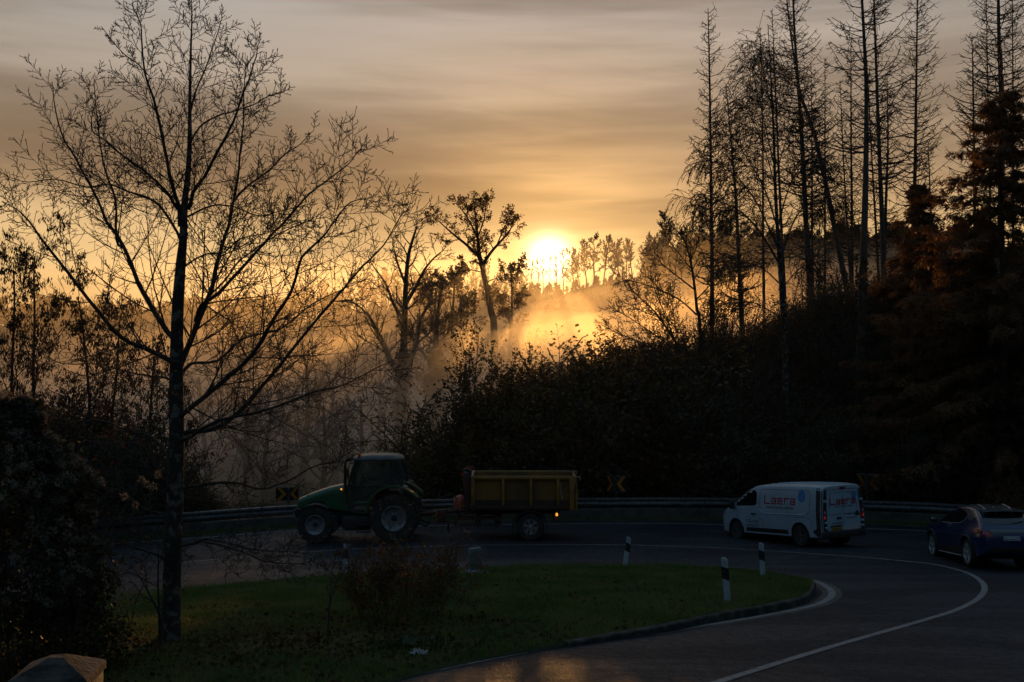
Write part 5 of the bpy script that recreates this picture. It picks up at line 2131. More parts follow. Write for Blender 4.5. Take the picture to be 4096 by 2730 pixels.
# ---------------- the big bare tree on the left, limb by limb
def make_big_tree():
    rng = random.Random(11)
    Y0 = float(ground(390 * Q, 1475 * Q, 0, ISL)[1])
    bx = at(390 * Q, 1475 * Q, Y0)
    bz = float(ISL(bx[0], Y0))
    root = empty('bare_tree', (float(bx[0]), Y0, bz), 0, 'big bare tree with upswept limbs on the grass, left of the tractor', 'tree')
    O = np.array([bx[0], Y0, bz])

    def pl(pts, dy):
        out = []
        n = len(pts)
        for i, (x, y) in enumerate(pts):
            out.append(at(x * Q, y * Q, Y0 + dy[0] + (dy[1] - dy[0]) * i / (n - 1)) - O)
        return out
    tr, tips = Tubes(), []
    trunk = pl([(389, 1500), (393, 1400), (396, 1300), (402, 1150), (406, 1000), (405, 880), (406, 800), (409, 700), (416, 600), (421, 550), (424, 470), (432, 400), (436, 320), (436, 250), (437, 180), (439, 100), (441, 40), (440, -12)], (0, 0))
    pc_ = catmull(trunk, 3)
    sx = np.linspace(0, 1, len(pc_))
    trr = np.interp(sx, [0, .06, .2, .42, .5, .62, .75, .9, 1], [.20, .15, .125, .092, .070, .048, .030, .014, .006])
    tr.add([tuple(p) for p in pc_], list(trr), 12)
    limbs = [
        ([(404, 838), (397, 831), (342, 799), (282, 772), (226, 710), (161, 626), (101, 549), (70, 500), (40, 470), (8, 452)], (0, -1.2), .056),
        ([(404, 790), (395, 775), (354, 718), (318, 650), (294, 585), (258, 525), (238, 500), (210, 438), (171, 362), (138, 305), (119, 229), (114, 181)], (0, .9), .058),
        ([(284, 570), (268, 548), (267, 452), (248, 395), (233, 305), (226, 229), (224, 176)], (.6, 1.4), .030),
        ([(415, 520), (412, 476), (400, 429), (388, 371), (371, 286), (355, 224), (335, 167), (329, 95), (326, 48), (316, 16)], (0, -.6), .046),
        ([(410, 480), (395, 455), (376, 433), (333, 395), (286, 362), (245, 325), (215, 300), (210, 270)], (0, -1.4), .032),
        ([(340, 172), (320, 150), (285, 120), (262, 92), (240, 60)], (-.5, -.9), .012),
        ([(434, 480), (445, 440), (471, 405), (505, 343), (538, 281), (557, 229), (580, 176), (592, 130), (596, 105)], (0, -.9), .040),
        ([(436, 262), (445, 214), (467, 157), (490, 100), (503, 60), (510, 38)], (0, .5), .020),
        ([(436, 330), (460, 290), (500, 265), (545, 250), (585, 235), (625, 215), (660, 205)], (0, -1.0), .020),
        ([(408, 850), (411, 842), (435, 782), (455, 726), (479, 666), (491, 606), (510, 537), (519, 505), (531, 443), (543, 357), (550, 286), (552, 214), (562, 130)], (0, 1.0), .066),
        ([(529, 471), (562, 429), (614, 390), (655, 352), (690, 330), (720, 300)], (.8, 1.8), .026),
        ([(449, 740), (462, 705), (500, 675), (536, 640), (580, 590), (620, 545), (660, 505), (712, 445), (760, 410), (800, 378), (822, 348)], (.3, -1.0), .042),
        ([(470, 690), (520, 640), (545, 605), (600, 560), (668, 520), (720, 500), (770, 470)], (.3, 1.5), .022),
        ([(410, 960), (423, 948), (483, 900), (536, 855), (584, 807), (624, 734), (665, 666), (689, 589), (735, 545), (770, 500), (800, 460), (850, 445)], (0, -1.3), .056),
        ([(412, 1010), (431, 992), (495, 985), (556, 940), (604, 884), (652, 823), (700, 760), (760, 690), (830, 610), (880, 560), (915, 495), (938, 468)], (0, 1.2), .056),
        ([(410, 1012), (440, 1002), (483, 976), (556, 957), (640, 935), (720, 905), (800, 885), (860, 850), (905, 830)], (0, -1.7), .040),
        ([(405, 1130), (425, 1120), (465, 1111), (515, 1105), (556, 1110), (600, 1120), (660, 1100), (730, 1060), (780, 1050), (800, 1020)], (0, .8), .040),
        ([(398, 1256), (420, 1253), (450, 1249), (479, 1241), (530, 1250), (586, 1265), (640, 1268), (690, 1270), (720, 1275)], (0, -1.0), .032),
        ([(470, 1244), (520, 1256), (565, 1272), (608, 1290), (650, 1296), (690, 1300)], (-.3, -1.4), .020),
        ([(396, 1300), (377, 1283), (344, 1265), (306, 1250), (267, 1226), (230, 1212), (200, 1190)], (0, -.9), .028),
        ([(402, 1060), (380, 1040), (350, 1000), (300, 985), (240, 960), (160, 960), (90, 930)], (0, 1.0), .036),
        ([(400, 1150), (385, 1120), (355, 1070), (330, 1020), (290, 1010), (220, 1000), (150, 1010)], (0, -1.6), .030),
        ([(410, 900), (390, 870), (350, 862), (300, 850), (230, 830), (150, 830), (90, 800)], (0, 1.6), .028),
        ([(420, 560), (400, 520), (370, 470), (340, 450), (300, 440), (250, 420), (200, 425), (130, 405), (70, 410), (30, 400)], (0, 1.3), .030),
        ([(425, 500), (445, 490), (490, 470), (540, 470), (600, 490), (650, 480), (700, 470)], (0, 1.6), .024),
        ([(416, 620), (440, 600), (480, 580), (520, 575), (560, 540), (620, 530), (690, 500)], (0, -1.8), .020),
        ([(412, 880), (440, 835), (500, 830), (560, 780), (640, 760), (720, 700), (800, 660), (850, 640)], (0, 2.0), .034),
        ([(405, 1200), (380, 1180), (330, 1170), (280, 1130), (240, 1120), (180, 1090)], (0, 1.4), .022),
    ]
    C1 = dict(levels=4, seg=[9, 6, 5, 3], wob=[.03, .045, .05, .06], up=[.1, .30, .34, .34], tip=[.3, .28, .4, .6], sides=[7, 5, 4, 3],
              n=[20, 12.5, 3.0, 0], t0=[.10, .06, .12, 0], ang=[.92, .95, .85, .7], ratio=[.40, .42, .30, .4], taper=[.66, .45, .25, .3], rr=[.36, .50, .60, .7], rmin=.0042)
    tr_ = Tubes()
    for pts, dy, r0 in limbs:
        p3 = pl(pts, dy)
        c_ = catmull(p3, 3)
        c_ = c_ + np.cumsum(np.random.default_rng(len(pts)).normal(0, .006, c_.shape), 0)
        L = float(np.linalg.norm(np.diff(c_, axis=0), axis=1).sum())
        rad = np.linspace(r0 * .82, .0055, len(c_))
        tr_.add([tuple(p) for p in c_], list(rad), 7)
        dirs = np.gradient(c_, axis=0)
        dirs /= np.linalg.norm(dirs, axis=1)[:, None]
        spawn(tr_, tips, rng, [tuple(p) for p in c_], [tuple(d) for d in dirs], list(rad), min(L, 4.6), 0, C1, nmul=max(.55, L / 3.6))
    dirs = np.gradient(pc_, axis=0)
    dirs /= np.linalg.norm(dirs, axis=1)[:, None]
    k = int(len(pc_) * .5)
    spawn(tr_, tips, rng, [tuple(p) for p in pc_[k:]], [tuple(d) for d in dirs[k:]], list(trr[k:] * .5), 3.4, 0, C1, nmul=1.3)
    link_mesh('trunk', tr.mesh('trunk'), bark_lichen, root)
    link_mesh('crown', tr_.mesh('crown'), bark, root)
    rg = np.random.default_rng(2)
    # buds at the twig ends and a few last leaves low down
    P, D = pick(tips, rg, 4000)
    link_mesh('buds', leaf_mesh('buds', P, D, .014, rg, .7, -.4, .003), bark, root)
    low = [t for t in tips if t[0][2] < 3.6 and t[0][0] < 1.2]
    P, D = pick(low, rg, 60)
    link_mesh('last_leaves', leaf_mesh('last_leaves', P, D, .085, rg, .7, .5, .01), leaf_red, root)
    return root


make_big_tree()

# ---------------- misty trees in the valley
def place(name, label, cat, x, y, tr, cr, mt, mc, group=None, z=None, rz=0.0, sc=1.0):
    root = tree_thing(name, label, cat, x, y, group, z)
    root.rotation_euler = (0, 0, rz)
    root.scale = (sc, sc, sc)
    link_mesh('trunk', tr.mesh('trunk'), mt, root)
    link_mesh('crown', cr.mesh('crown'), mc, root)
    return root


def XY(px, Y):
    return (px - 512) / 1024 * Y, Y


def traced_tree(name, label, Y, trunk, limbs, C, mt, mc, seed, r_tr, Lcap=5.0, nm=1.0, ref=3.6, px1024=False, dyn=1.0, rs=1.0):
    """trunk and limbs as pixel polylines (in the overview's pixels) at distance Y; limb = (points, depth shift, radius)"""
    rng = random.Random(seed)
    s = 1.0 if px1024 else Q
    b = at(trunk[0][0] * s, trunk[0][1] * s, Y)
    gz = float(T(b[0], Y))
    z0 = min(gz, b[2]) - .1
    root = empty(name, (float(b[0]), Y, z0), 0, label, 'tree')
    O = np.array([b[0], Y, z0])
    tr, cr, tips = Tubes(), Tubes(), []
    tp = [np.array([b[0], Y, z0 - .2]) - O] + [at(x * s, y * s, Y) - O for x, y in trunk[1 if b[2] <= gz + .3 else 0:]]
    c_ = catmull(tp, 3)
    rad = np.linspace(r_tr, max(r_tr * .12, .015), len(c_))
    tr.add([tuple(p) for p in c_], list(rad), 9)
    dirs = np.gradient(c_, axis=0)
    dirs /= np.linalg.norm(dirs, axis=1)[:, None]
    Lt = float(np.linalg.norm(np.diff(c_, axis=0), axis=1).sum())
    k = int(len(c_) * .35)
    spawn(cr, tips, rng, [tuple(p) for p in c_[k:]], [tuple(d) for d in dirs[k:]], list(rad[k:]), min(Lt, Lcap), 0, C, nmul=nm * max(.6, Lt / ref / 2))
    for pts, dy, r0 in limbs:
        n = len(pts)
        p3 = [at(x * s, y * s, Y + dy * dyn * i / (n - 1)) - O for i, (x, y) in enumerate(pts)]
        cc = catmull(p3, 3)
        L = float(np.linalg.norm(np.diff(cc, axis=0), axis=1).sum())
        rr = np.linspace(r0 * rs, .014 * rs, len(cc))
        cr.add([tuple(p) for p in cc], list(rr), 6)
        dd_ = np.gradient(cc, axis=0)
        dd_ /= np.linalg.norm(dd_, axis=1)[:, None]
        spawn(cr, tips, rng, [tuple(p) for p in cc], [tuple(d) for d in dd_], list(rr), min(L, Lcap), 0, C, nmul=nm * max(.5, L / ref))
    link_mesh('trunk', tr.mesh('trunk'), mt, root)
    link_mesh('crown', cr.mesh('crown'), mc, root)
    return root, tips, O


CM = dict(levels=4, seg=[8, 6, 4, 3], wob=[.05, .12, .15, .16], up=[.1, .35, .30, .2], tip=[.3, .3, .4, .6], sides=[6, 5, 4, 3],
          n=[9, 6, 4.5, 0], t0=[.15, .2, .15, 0], ang=[.8, .85, .8, .7], ratio=[.40, .45, .42, .4], taper=[.35, .35, .25, .3], rr=[.45, .5, .6, .6], rmin=.020)

# the forked ivy-clad oak
mo, mtips, mO = traced_tree('misty_oak', 'forked bare oak clad in ivy rising from the mist behind the tractor', 95,
    [(921, 930), (923, 880), (926, 830), (928, 780), (930, 720), (932, 660), (938, 590), (950, 545), (958, 520)],
    [([(925, 860), (900, 835), (885, 800), (868, 765), (850, 730), (820, 700), (790, 690)], -2, .22),
     ([(927, 850), (945, 820), (958, 780), (965, 740), (985, 700), (1010, 680), (1040, 670)], 2, .22),
     ([(930, 740), (905, 700), (885, 650), (860, 615), (845, 590)], 1, .13),
     ([(931, 700), (955, 660), (975, 620), (1000, 590), (1020, 575)], -1.5, .13),
     ([(925, 900), (890, 890), (850, 880), (830, 870)], 2, .10),
     ([(931, 650), (915, 610), (905, 570), (900, 540)], 2, .09)],
    CM, bark_ivy, bark_dead, 21, .55, Lcap=8.5, nm=1.0, ref=5.8, rs=1.6)
rg = np.random.default_rng(7)
ivP = []
for t in np.linspace(0, 1, 2600):
    a = rg.random() * 6.28
    f = rg.random()
    ivP.append((math.cos(a) * (.66 - .3 * f), math.sin(a) * (.66 - .3 * f), f * 13.5))
tri = np.array(ivP)
ax_pts = catmull([at(x * Q, y * Q, 95) - mO for x, y in [(921, 930), (926, 830), (930, 720), (932, 660)]], 6)
tri[:, 0] += np.interp(tri[:, 2], ax_pts[:, 2], ax_pts[:, 0])
link_mesh('ivy', leaf_mesh('ivy', tri, np.zeros_like(tri) + np.array([0, 0, .2]), .30, rg, .9, .2, .18), leaf_dark, mo)

# ivy column beside it
ic, itips, iO = traced_tree('ivy_tree', 'stubby bare tree thick with ivy to the right of the forked oak', 100,
    [(1000, 930), (1000, 860), (1002, 800), (1004, 740), (1010, 690), (1020, 640)],
    [([(1000, 850), (975, 815), (955, 790), (945, 760)], -1, .12), ([(1002, 810), (1025, 770), (1045, 740), (1060, 700), (1080, 660)], 1.5, .12),
     ([(1004, 760), (985, 700), (980, 660)], 1, .08), ([(1001, 900), (1030, 870), (1060, 850)], -1, .07)],
    CM, bark_ivy, bark_dead, 33, .48, Lcap=7.2, nm=.9, ref=5.8, rs=1.6)
n_ = 5200
f = rg.random(n_)
a = rg.random(n_) * 6.28
rr = (1.5 * (1 - f * .6)) * np.sqrt(rg.random(n_)) * (.8 + .5 * np.sin(f * 23 + a))
P = np.stack([np.cos(a) * rr, np.sin(a) * rr, f * 13.2], -1)
link_mesh('ivy', leaf_mesh('ivy', P, np.zeros_like(P) + np.array([0, 0, .2]), .36, rg, .9, .2, .2), leaf_dark, ic)

# the leafy oak left of the sun
CL = var(CM, n=[8, 5, 4, 0], rmin=.018, leaf_from=2)
lo_, ltips, lO = traced_tree('leafy_oak', 'tall oak still in leaf standing just left of the sun', 104,
    [(1136, 775), (1128, 715), (1118, 660), (1108, 615), (1101, 580), (1098, 550), (1093, 500), (1088, 460)],
    [([(1108, 610), (1128, 580), (1150, 555), (1168, 535), (1178, 515), (1182, 500)], 2, .13),
     ([(1101, 590), (1075, 565), (1050, 545), (1030, 528), (1010, 510), (995, 498)], -2, .12),
     ([(1098, 550), (1080, 510), (1060, 480), (1052, 462)], 1.5, .08),
     ([(1098, 545), (1112, 505), (1115, 475), (1110, 460)], -1.5, .07),
     ([(1140, 568), (1160, 520), (1175, 495)], -1.5, .06),
     ([(1105, 625), (1080, 620), (1060, 625), (1040, 630)], 1.5, .05),
     ([(1116, 650), (1140, 640), (1160, 650), (1180, 660)], -1, .05),
     ([(1136, 740), (1150, 715), (1160, 690)], 1, .06)],
    CL, bark, bark, 44, .42, Lcap=4.8, nm=1.0, ref=5.0, rs=1.45)
hi = [t for t in ltips if t[0][2] + lO[2] > 12.5]
P, D = pick(hi, rg, 5200)
link_mesh('foliage', leaf_mesh('foliage', P, D, .19, rg, .8, .3, .12), leaf_brown, lo_)

# low leafy trees round its foot, near the sun gap
for k, (px, top, Y, sd_, lab) in enumerate([(452, 270, 112, 3, 'low brown leaved tree between the forked oak and the leafy oak'), (500, 262, 116, 4, 'low brown leaved tree beneath the leafy oak crown'),
                                            (425, 284, 110, 6, 'low hazy brown leaved tree behind the forked oak')]):
    x, y = XY(px, Y)
    zt = at(px, top, Y)[2]
    z0 = float(T(x, y))
    H = max(5, zt - z0)
    tr, cr, tips, _ = bare_tree(100 + sd_, H, .28, var(BROAD, n=[12, 7, 5, 0], rmin=.020, ratio=[.36, .45, .42, .4]))
    r_ = place('hazy_tree', lab, 'tree', x, y, tr, cr, bark, bark)
    P, D = pick([t for t in tips if t[0][2] > H * .3], rg, 3000)
    link_mesh('foliage', leaf_mesh('foliage', P, D, .30, rg, .8, .3, .12), leaf_brown, r_)

# faint bare trees on the left, deep in the mist
for px, top, Y, sd_, r, lab in [(287, 330, 102, 1, .32, 'faint bare tree in mist, right behind the big bare tree'), (262, 352, 108, 2, .26, 'faint crooked tree in mist behind the trunk of the big bare tree'),
                                (318, 318, 122, 3, .28, 'pale bare tree in mist above the tractor bonnet'), (350, 300, 130, 4, .26, 'pale slender bare tree in mist above the tractor cab'),
                                (300, 362, 88, 6, .26, 'mid grey misty tree standing over the tractor bonnet, in front of the pale ones'), (338, 372, 92, 7, .24, 'mid grey misty tree just left of the tractor cab roof'),
                                (376, 352, 104, 8, .24, 'slim misty tree between the tractor cab and the forked oak'), (246, 384, 84, 9, .24, 'low grey misty tree close to the right of the big bare trunk'),
                                (212, 372, 92, 10, .22, 'low grey misty tree close to the left of the big bare trunk'), (322, 398, 78, 11, .2, 'squat grey misty tree low behind the tractor bonnet'),
                                (270, 402, 76, 12, .2, 'squat grey misty tree above the chevron sign ahead of the tractor'), (358, 400, 80, 13, .2, 'squat grey misty tree low behind the tractor cab'),
                                (232, 330, 126, 5, .28, 'pale bare tree in mist seen through the limbs of the big bare tree')]:
    x, y = XY(px, Y)
    z0 = float(T(x, y))
    H = at(px, top, Y)[2] - z0
    tr, cr, tips, _ = bare_tree(200 + sd_, H, r * 1.5, var(BROAD, rmin=.024, n=[13, 8, 6, 0]), lean=(rg.normal(0, .05), 0))
    place('hazy_tree', lab, 'tree', x, y, tr, cr, bark_dead, bark_dead)

# ---------------- tree line on the far ridge (shared meshes)
ridge_protos = []
for k, (H, r, C) in enumerate([
    (10, .20, var(BROAD, levels=4, n=[15, 9, 6, 0], rmin=.056, t0=[.28, .2, .2, 0], ratio=[.36, .45, .45, .4])),
    (10, .17, var(BROAD, n=[13, 9, 6, 0], rmin=.056, t0=[.38, .2, .2, 0], ang=[.6, .7, .7, .7], ratio=[.38, .45, .45, .4])),
    (10, .15, var(BROAD, n=[9, 6, 4, 0], rmin=.05, t0=[.45, .2, .2, 0], ang=[.5, .6, .7, .7], ratio=[.26, .45, .45, .4])),
    (10, .22, var(BROAD, n=[16, 9, 7, 0], rmin=.056, t0=[.22, .2, .2, 0], ang=[1.0, .8, .7, .7], ratio=[.40, .45, .45, .4])),
]):
    tr, cr, tips, _ = bare_tree(300 + k, H, r, C)
    for key, items in tr.g.items():
        cr.g.setdefault(key, []).extend(items)
    me = cr.mesh('ridge_tree')
    me.materials.append(bark_dead)
    me.polygons.foreach_set('use_smooth', np.ones(len(me.polygons), dtype=bool))
    ridge_protos.append(me)
leafy_p = []
for k in range(2):
    tr, cr, tips, _ = bare_tree(330 + k, 8, .16, var(BROAD, levels=3, n=[14, 8, 0, 0], rmin=.056, t0=[.1, .2, .2, 0], ratio=[.34, .45, .45, .4]))
    P, D = pick(tips, rg, 1500)
    me = leaf_mesh('ridge_bush', P, D, .30, rg, .9, .2, .3)
    me.materials.append(leaf_brown)
    leafy_p.append(me)
rr_ = random.Random(77)


def ridge_top(px):
    return float(np.interp(px, [-30, 100, 230, 300, 360, 420, 470, 510, 525, 545, 565, 575, 590, 640, 665, 690, 760, 850, 1024], [312, 306, 300, 294, 282, 276, 274, 272, 270, 270, 268, 248, 241, 240, 226, 220, 232, 246, 246]))


def put_ridge(px, Y, top, me, lab, grp, name, cat, Hm):
    x, y = XY(px, Y)
    z0 = float(T(x, y)) - .4
    H = at(px, top, Y)[2] - z0
    if H < 2.0:
        return
    o = bpy.data.objects.new(name, me)
    COL.objects.link(o)
    o.location = (x, y, z0)
    s = H / Hm
    o.scale = (max(s, .8) * rr_.uniform(.8, 1.1), max(s, .8) * rr_.uniform(.8, 1.1), s)
    o.rotation_euler = (0, 0, rr_.random() * 6.28)
    tag(o, lab, cat, grp)


px = -25.0
while px < 1030:
    if 529 < px < 570:
        if rr_.random() < .5:
            put_ridge(px, rr_.uniform(320, 350), ridge_top(px) - rr_.uniform(4, 22), ridge_protos[2], 'thin bare tree against the sun in the gap on the ridge', 'thin trees in front of the sun', 'ridge_tree', 'tree', 10)
        px += rr_.uniform(4, 7)
        continue
    put_ridge(px, rr_.uniform(300, 360), ridge_top(px) + rr_.uniform(-8, 12), ridge_protos[rr_.choice([0, 1, 3, 0, 1])], 'bare tree in the hazy line of trees along the far ridge', 'trees along the far ridge', 'ridge_tree', 'tree', 10)
    px += rr_.uniform(5, 9) if 574 <= px < 648 else rr_.uniform(3.0, 6.5) if px > 225 else rr_.uniform(6, 11)
px = -25.0
while px < 1030:
    if not 518 < px < 636:
        put_ridge(px, rr_.uniform(270, 318), ridge_top(px) + rr_.uniform(22, 44), leafy_p[rr_.randrange(2)], 'low hazy bush under the trees along the far ridge', 'bushes along the far ridge', 'ridge_bush', 'bush', 8)
    px += rr_.uniform(5, 9)
# the wooded face of the ridge reads as one mass
WV, WF, wb = [], [], 0
for k in range(640):
    me = leafy_p[k % 2]
    nv_ = len(me.vertices)
    vv = np.zeros(nv_ * 3, dtype=np.float32)
    me.vertices.foreach_get('co', vv)
    vv = vv.reshape(-1, 3)
    px_, Y_ = rr_.uniform(-60, 1000), rr_.uniform(205, 345)
    x_, y_ = XY(px_, Y_)
    sc_ = rr_.uniform(.7, 1.25) * (.42 if 340 < px_ < 650 else 1)
    an = rr_.random() * 6.28
    Rm = np.array([[math.cos(an), -math.sin(an), 0], [math.sin(an), math.cos(an), 0], [0, 0, 1]]) * sc_
    sub = rr_.sample(range(nv_ // 4), 520)
    idx = (np.array(sub)[:, None] * 4 + np.arange(4)[None, :]).ravel()
    q_ = vv[idx].reshape(-1, 4, 3)
    c_ = q_.mean(1, keepdims=True)
    q_ = (q_ - c_) * 2.4 + c_
    WV.append(q_.reshape(-1, 3) @ Rm.T + np.array([x_, y_, float(T(x_, y_)) - .5]))
    n_q = len(sub)
    i_ = wb + np.arange(n_q)[:, None] * 4
    WF.append(np.concatenate([i_ + np.array([[0, 1, 2]]), i_ + np.array([[0, 2, 3]])], 0))
    wb += n_q * 4
o = link_mesh('far_woods', np_mesh('far_woods', np.concatenate(WV), None, np.concatenate(WF)), leaf_brown)
tag(o, 'hazy brown woods covering the face of the far ridge', None, None, 'stuff')

# ---------------- tall dead larches on the hill to the right
def dead_larch(name, label, Y, pts, r0, seed, first=.28, dens=1.0, Lmax=2.6, top_r=.02, mat_=None, group=None, stub=False):
    """pts: trunk from foot to top in 1024-px coordinates"""
    rng = random.Random(seed)
    foot = at(pts[0][0], pts[0][1], Y)
    gz = float(T(foot[0], Y))
    root = empty(name, (float(foot[0]), Y, gz - .2), 0, label, 'tree', group)
    O = np.array([foot[0], Y, gz - .2])
    P3 = [at(x, y, Y) - O for x, y in pts]
    if P3[0][2] > .3:
        d = P3[1] - P3[0]
        k = P3[0][2] / max(d[2], .1)
        P3 = [P3[0] - d * k] + P3
    c_ = catmull(P3, 5)
    rad = np.linspace(r0, top_r, len(c_))
    tr, cr = Tubes(), Tubes()
    tr.add([tuple(p) for p in c_], list(rad), 9)
    seglen = np.concatenate([[0], np.cumsum(np.linalg.norm(np.diff(c_, axis=0), axis=1))])
    L = seglen[-1]
    s = L * first
    while s < L * .995:
        t = s / L
        k = min(np.searchsorted(seglen, s), len(c_) - 1)
        p = c_[k - 1] + (c_[k] - c_[k - 1]) * ((s - seglen[k - 1]) / max(seglen[k] - seglen[k - 1], 1e-6))
        rt = float(np.interp(s, seglen, rad))
        for j in range(rng.choice([2, 2, 3])):
            az = rng.random() * 6.2832
            ln = Lmax * (1 - .78 * max(0, (t - first) / (1 - first)) ** 1.2) * rng.uniform(.35, 1.05) * (.6 if stub else 1)
            d = (math.cos(az), math.sin(az), rng.uniform(-.45, -.05) + .4 * t)
            q = tuple(p)
            n = 7
            bp, br = [q], [max(.026, min(rt * .36, .06))]
            d = vnorm(d)
            dl = [d]
            for i in range(n):
                d = vnorm((d[0] + rng.gauss(0, .06), d[1] + rng.gauss(0, .06), d[2] + .95 / n + rng.gauss(0, .05)))
                q = (q[0] + d[0] * ln / n, q[1] + d[1] * ln / n, q[2] + d[2] * ln / n)
                bp.append(q)
                dl.append(d)
                br.append(max(br[0] * (1 - .70 * (i + 1) / n), .016))
            cr.add(bp, br, 4)
            # short hanging and side twigs
            m = int(ln * 5.0)
            for i in range(m):
                f = rng.uniform(.25, 1.0) * n
                a = min(int(f), n - 1)
                q0 = tuple(bp[a][z] + (bp[a + 1][z] - bp[a][z]) * (f - a) for z in range(3))
                dd = vnorm((dl[a][0] * .5 + rng.gauss(0, .6), dl[a][1] * .5 + rng.gauss(0, .6), rng.uniform(-.9, .5)))
                tl = rng.uniform(.15, .50)
                q1 = tuple(q0[z] + dd[z] * tl * .5 for z in range(3))
                d2 = vnorm((dd[0], dd[1], dd[2] + .25))
                q2 = tuple(q1[z] + d2[z] * tl * .5 for z in range(3))
                cr.add([q0, q1, q2], [.015, .014, .012], 3)
        s += rng.uniform(.14, .34) / dens
    link_mesh('trunk', tr.mesh('trunk'), mat_ or bark_dead, root)
    link_mesh('crown', cr.mesh('crown'), bark, root)
    return root, O


L_ = [
    ('slim bare larch furthest to the left on the right-hand hill', 64, [(712, 312), (712, 260), (711, 180), (710, 100), (709, 50), (708, 8)], .17, 1, .30, 1.0, 2.5),
    ('bare larch bent slightly to the left, second on the right-hand hill', 66, [(741, 305), (739, 262), (736, 200), (731, 140), (726, 84)], .20, 2, .28, 1.0, 2.3),
    ('slender bare larch behind the weeping birch', 72, [(764, 300), (763, 230), (763, 160), (762, 100), (760, 28)], .13, 3, .34, .9, 2.0),
    ('bare larch rising just right of the weeping birch', 70, [(785, 300), (781, 220), (778, 150), (775, 80), (772, 10)], .15, 4, .34, .9, 2.2),
    ('curved tall bare larch crossing the leaning trunk', 58, [(812, 300), (808, 258), (805, 200), (802, 140), (799, 95), (795, 40), (792, -30), (790, -90)], .22, 5, .34, 1.1, 3.2),
    ('trunk leaning hard over between the tall larches', 60, [(846, 285), (838, 245), (826, 185), (813, 130), (801, 96), (796, 70), (789, 20), (783, -40)], .20, 6, .42, .8, 2.4),
    ('thin bare larch right of the leaning trunk', 74, [(813, 300), (812, 220), (812, 150), (811, 60)], .13, 7, .36, .9, 2.0),
    ('thin straight larch between two thick trunks, lightly branched', 76, [(825, 295), (825, 200), (825, 130), (825, 58)], .11, 8, .36, .9, 1.9),
    ('bare larch tilting to the left of the ivy-footed trunk', 70, [(852, 300), (848, 240), (844, 170), (840, 80)], .14, 9, .34, 1.0, 2.1),
    ('straight bare larch close to the left of the ivy-footed trunk', 72, [(852, 300), (852, 220), (851, 130), (851, 38)], .17, 10, .32, 1.0, 2.4),
    ('thickest trunk on the hill with ivy at its foot, rising past the top edge', 50, [(862, 300), (864, 240), (866, 160), (866, 80), (861, -20), (858, -110)], .24, 11, .52, .7, 4.2),
    ('slim larch close to the right of the thickest trunk', 68, [(880, 300), (876, 230), (872, 160), (867, 60)], .14, 12, .34, 1.0, 2.0),
    ('tall larch whose foot forks beside the thickest trunk', 60, [(884, 300), (883, 245), (880, 170), (877, 90), (874, 0), (872, -70)], .22, 13, .36, 1.1, 2.9),
    ('shorter branch-topped stem of the forked larch', 62, [(884, 270), (886, 200), (888, 140), (887, 78)], .15, 14, .30, 1.1, 2.0),
    ('symmetrical bare larch with evenly upturned branches', 62, [(911, 300), (913, 235), (915, 170), (916, 100), (917, 30), (918, -50)], .19, 15, .34, 1.25, 3.0),
    ('short broken larch stem right of the symmetrical larch', 64, [(934, 300), (932, 240), (930, 190), (928, 142)], .13, 16, .25, 1.0, 2.0),
    ('bare larch left of the thick brown conifer at the edge', 62, [(976, 300), (975, 230), (974, 150), (973, 80), (972, 36)], .15, 17, .30, 1.1, 2.6),
    ('thick tall trunk rising out of the big brown conifer', 52, [(1001, 300), (1001, 200), (1002, 120), (999, 40), (998, -30), (997, -100)], .24, 18, .40, 1.1, 3.6),
    ('slim trunk behind the big brown conifer, near the edge', 66, [(1014, 300), (1013, 200), (1013, 100), (1012, -40)], .14, 19, .34, 1.1, 2.4),
    ('thin larch between two trunks at the right edge', 70, [(990, 300), (990, 200), (988, 100), (986, -20)], .13, 20, .34, 1.0, 2.4),
]
for lab, Y, pts, r0, sd_, first, dens, Lm in L_:
    o, O = dead_larch('bare_larch', lab, Y, pts, r0, 500 + sd_, first, dens, Lm, group='dead larches on the right-hand hill')
    if 'ivy' in lab and 'foot' in lab and 'thickest' in lab and 'close' not in lab:
        n_ = 1500
        f = rg.random(n_) ** 1.6
        a = rg.random(n_) * 6.28
        P = np.stack([np.cos(a) * (.26 - .05 * f), np.sin(a) * (.26 - .05 * f), f * 9], -1)
        link_mesh('ivy', leaf_mesh('ivy', P, np.stack([np.cos(a), np.sin(a), a * 0], -1), .13, rg, .9, .2, .05), leaf_dark, o)

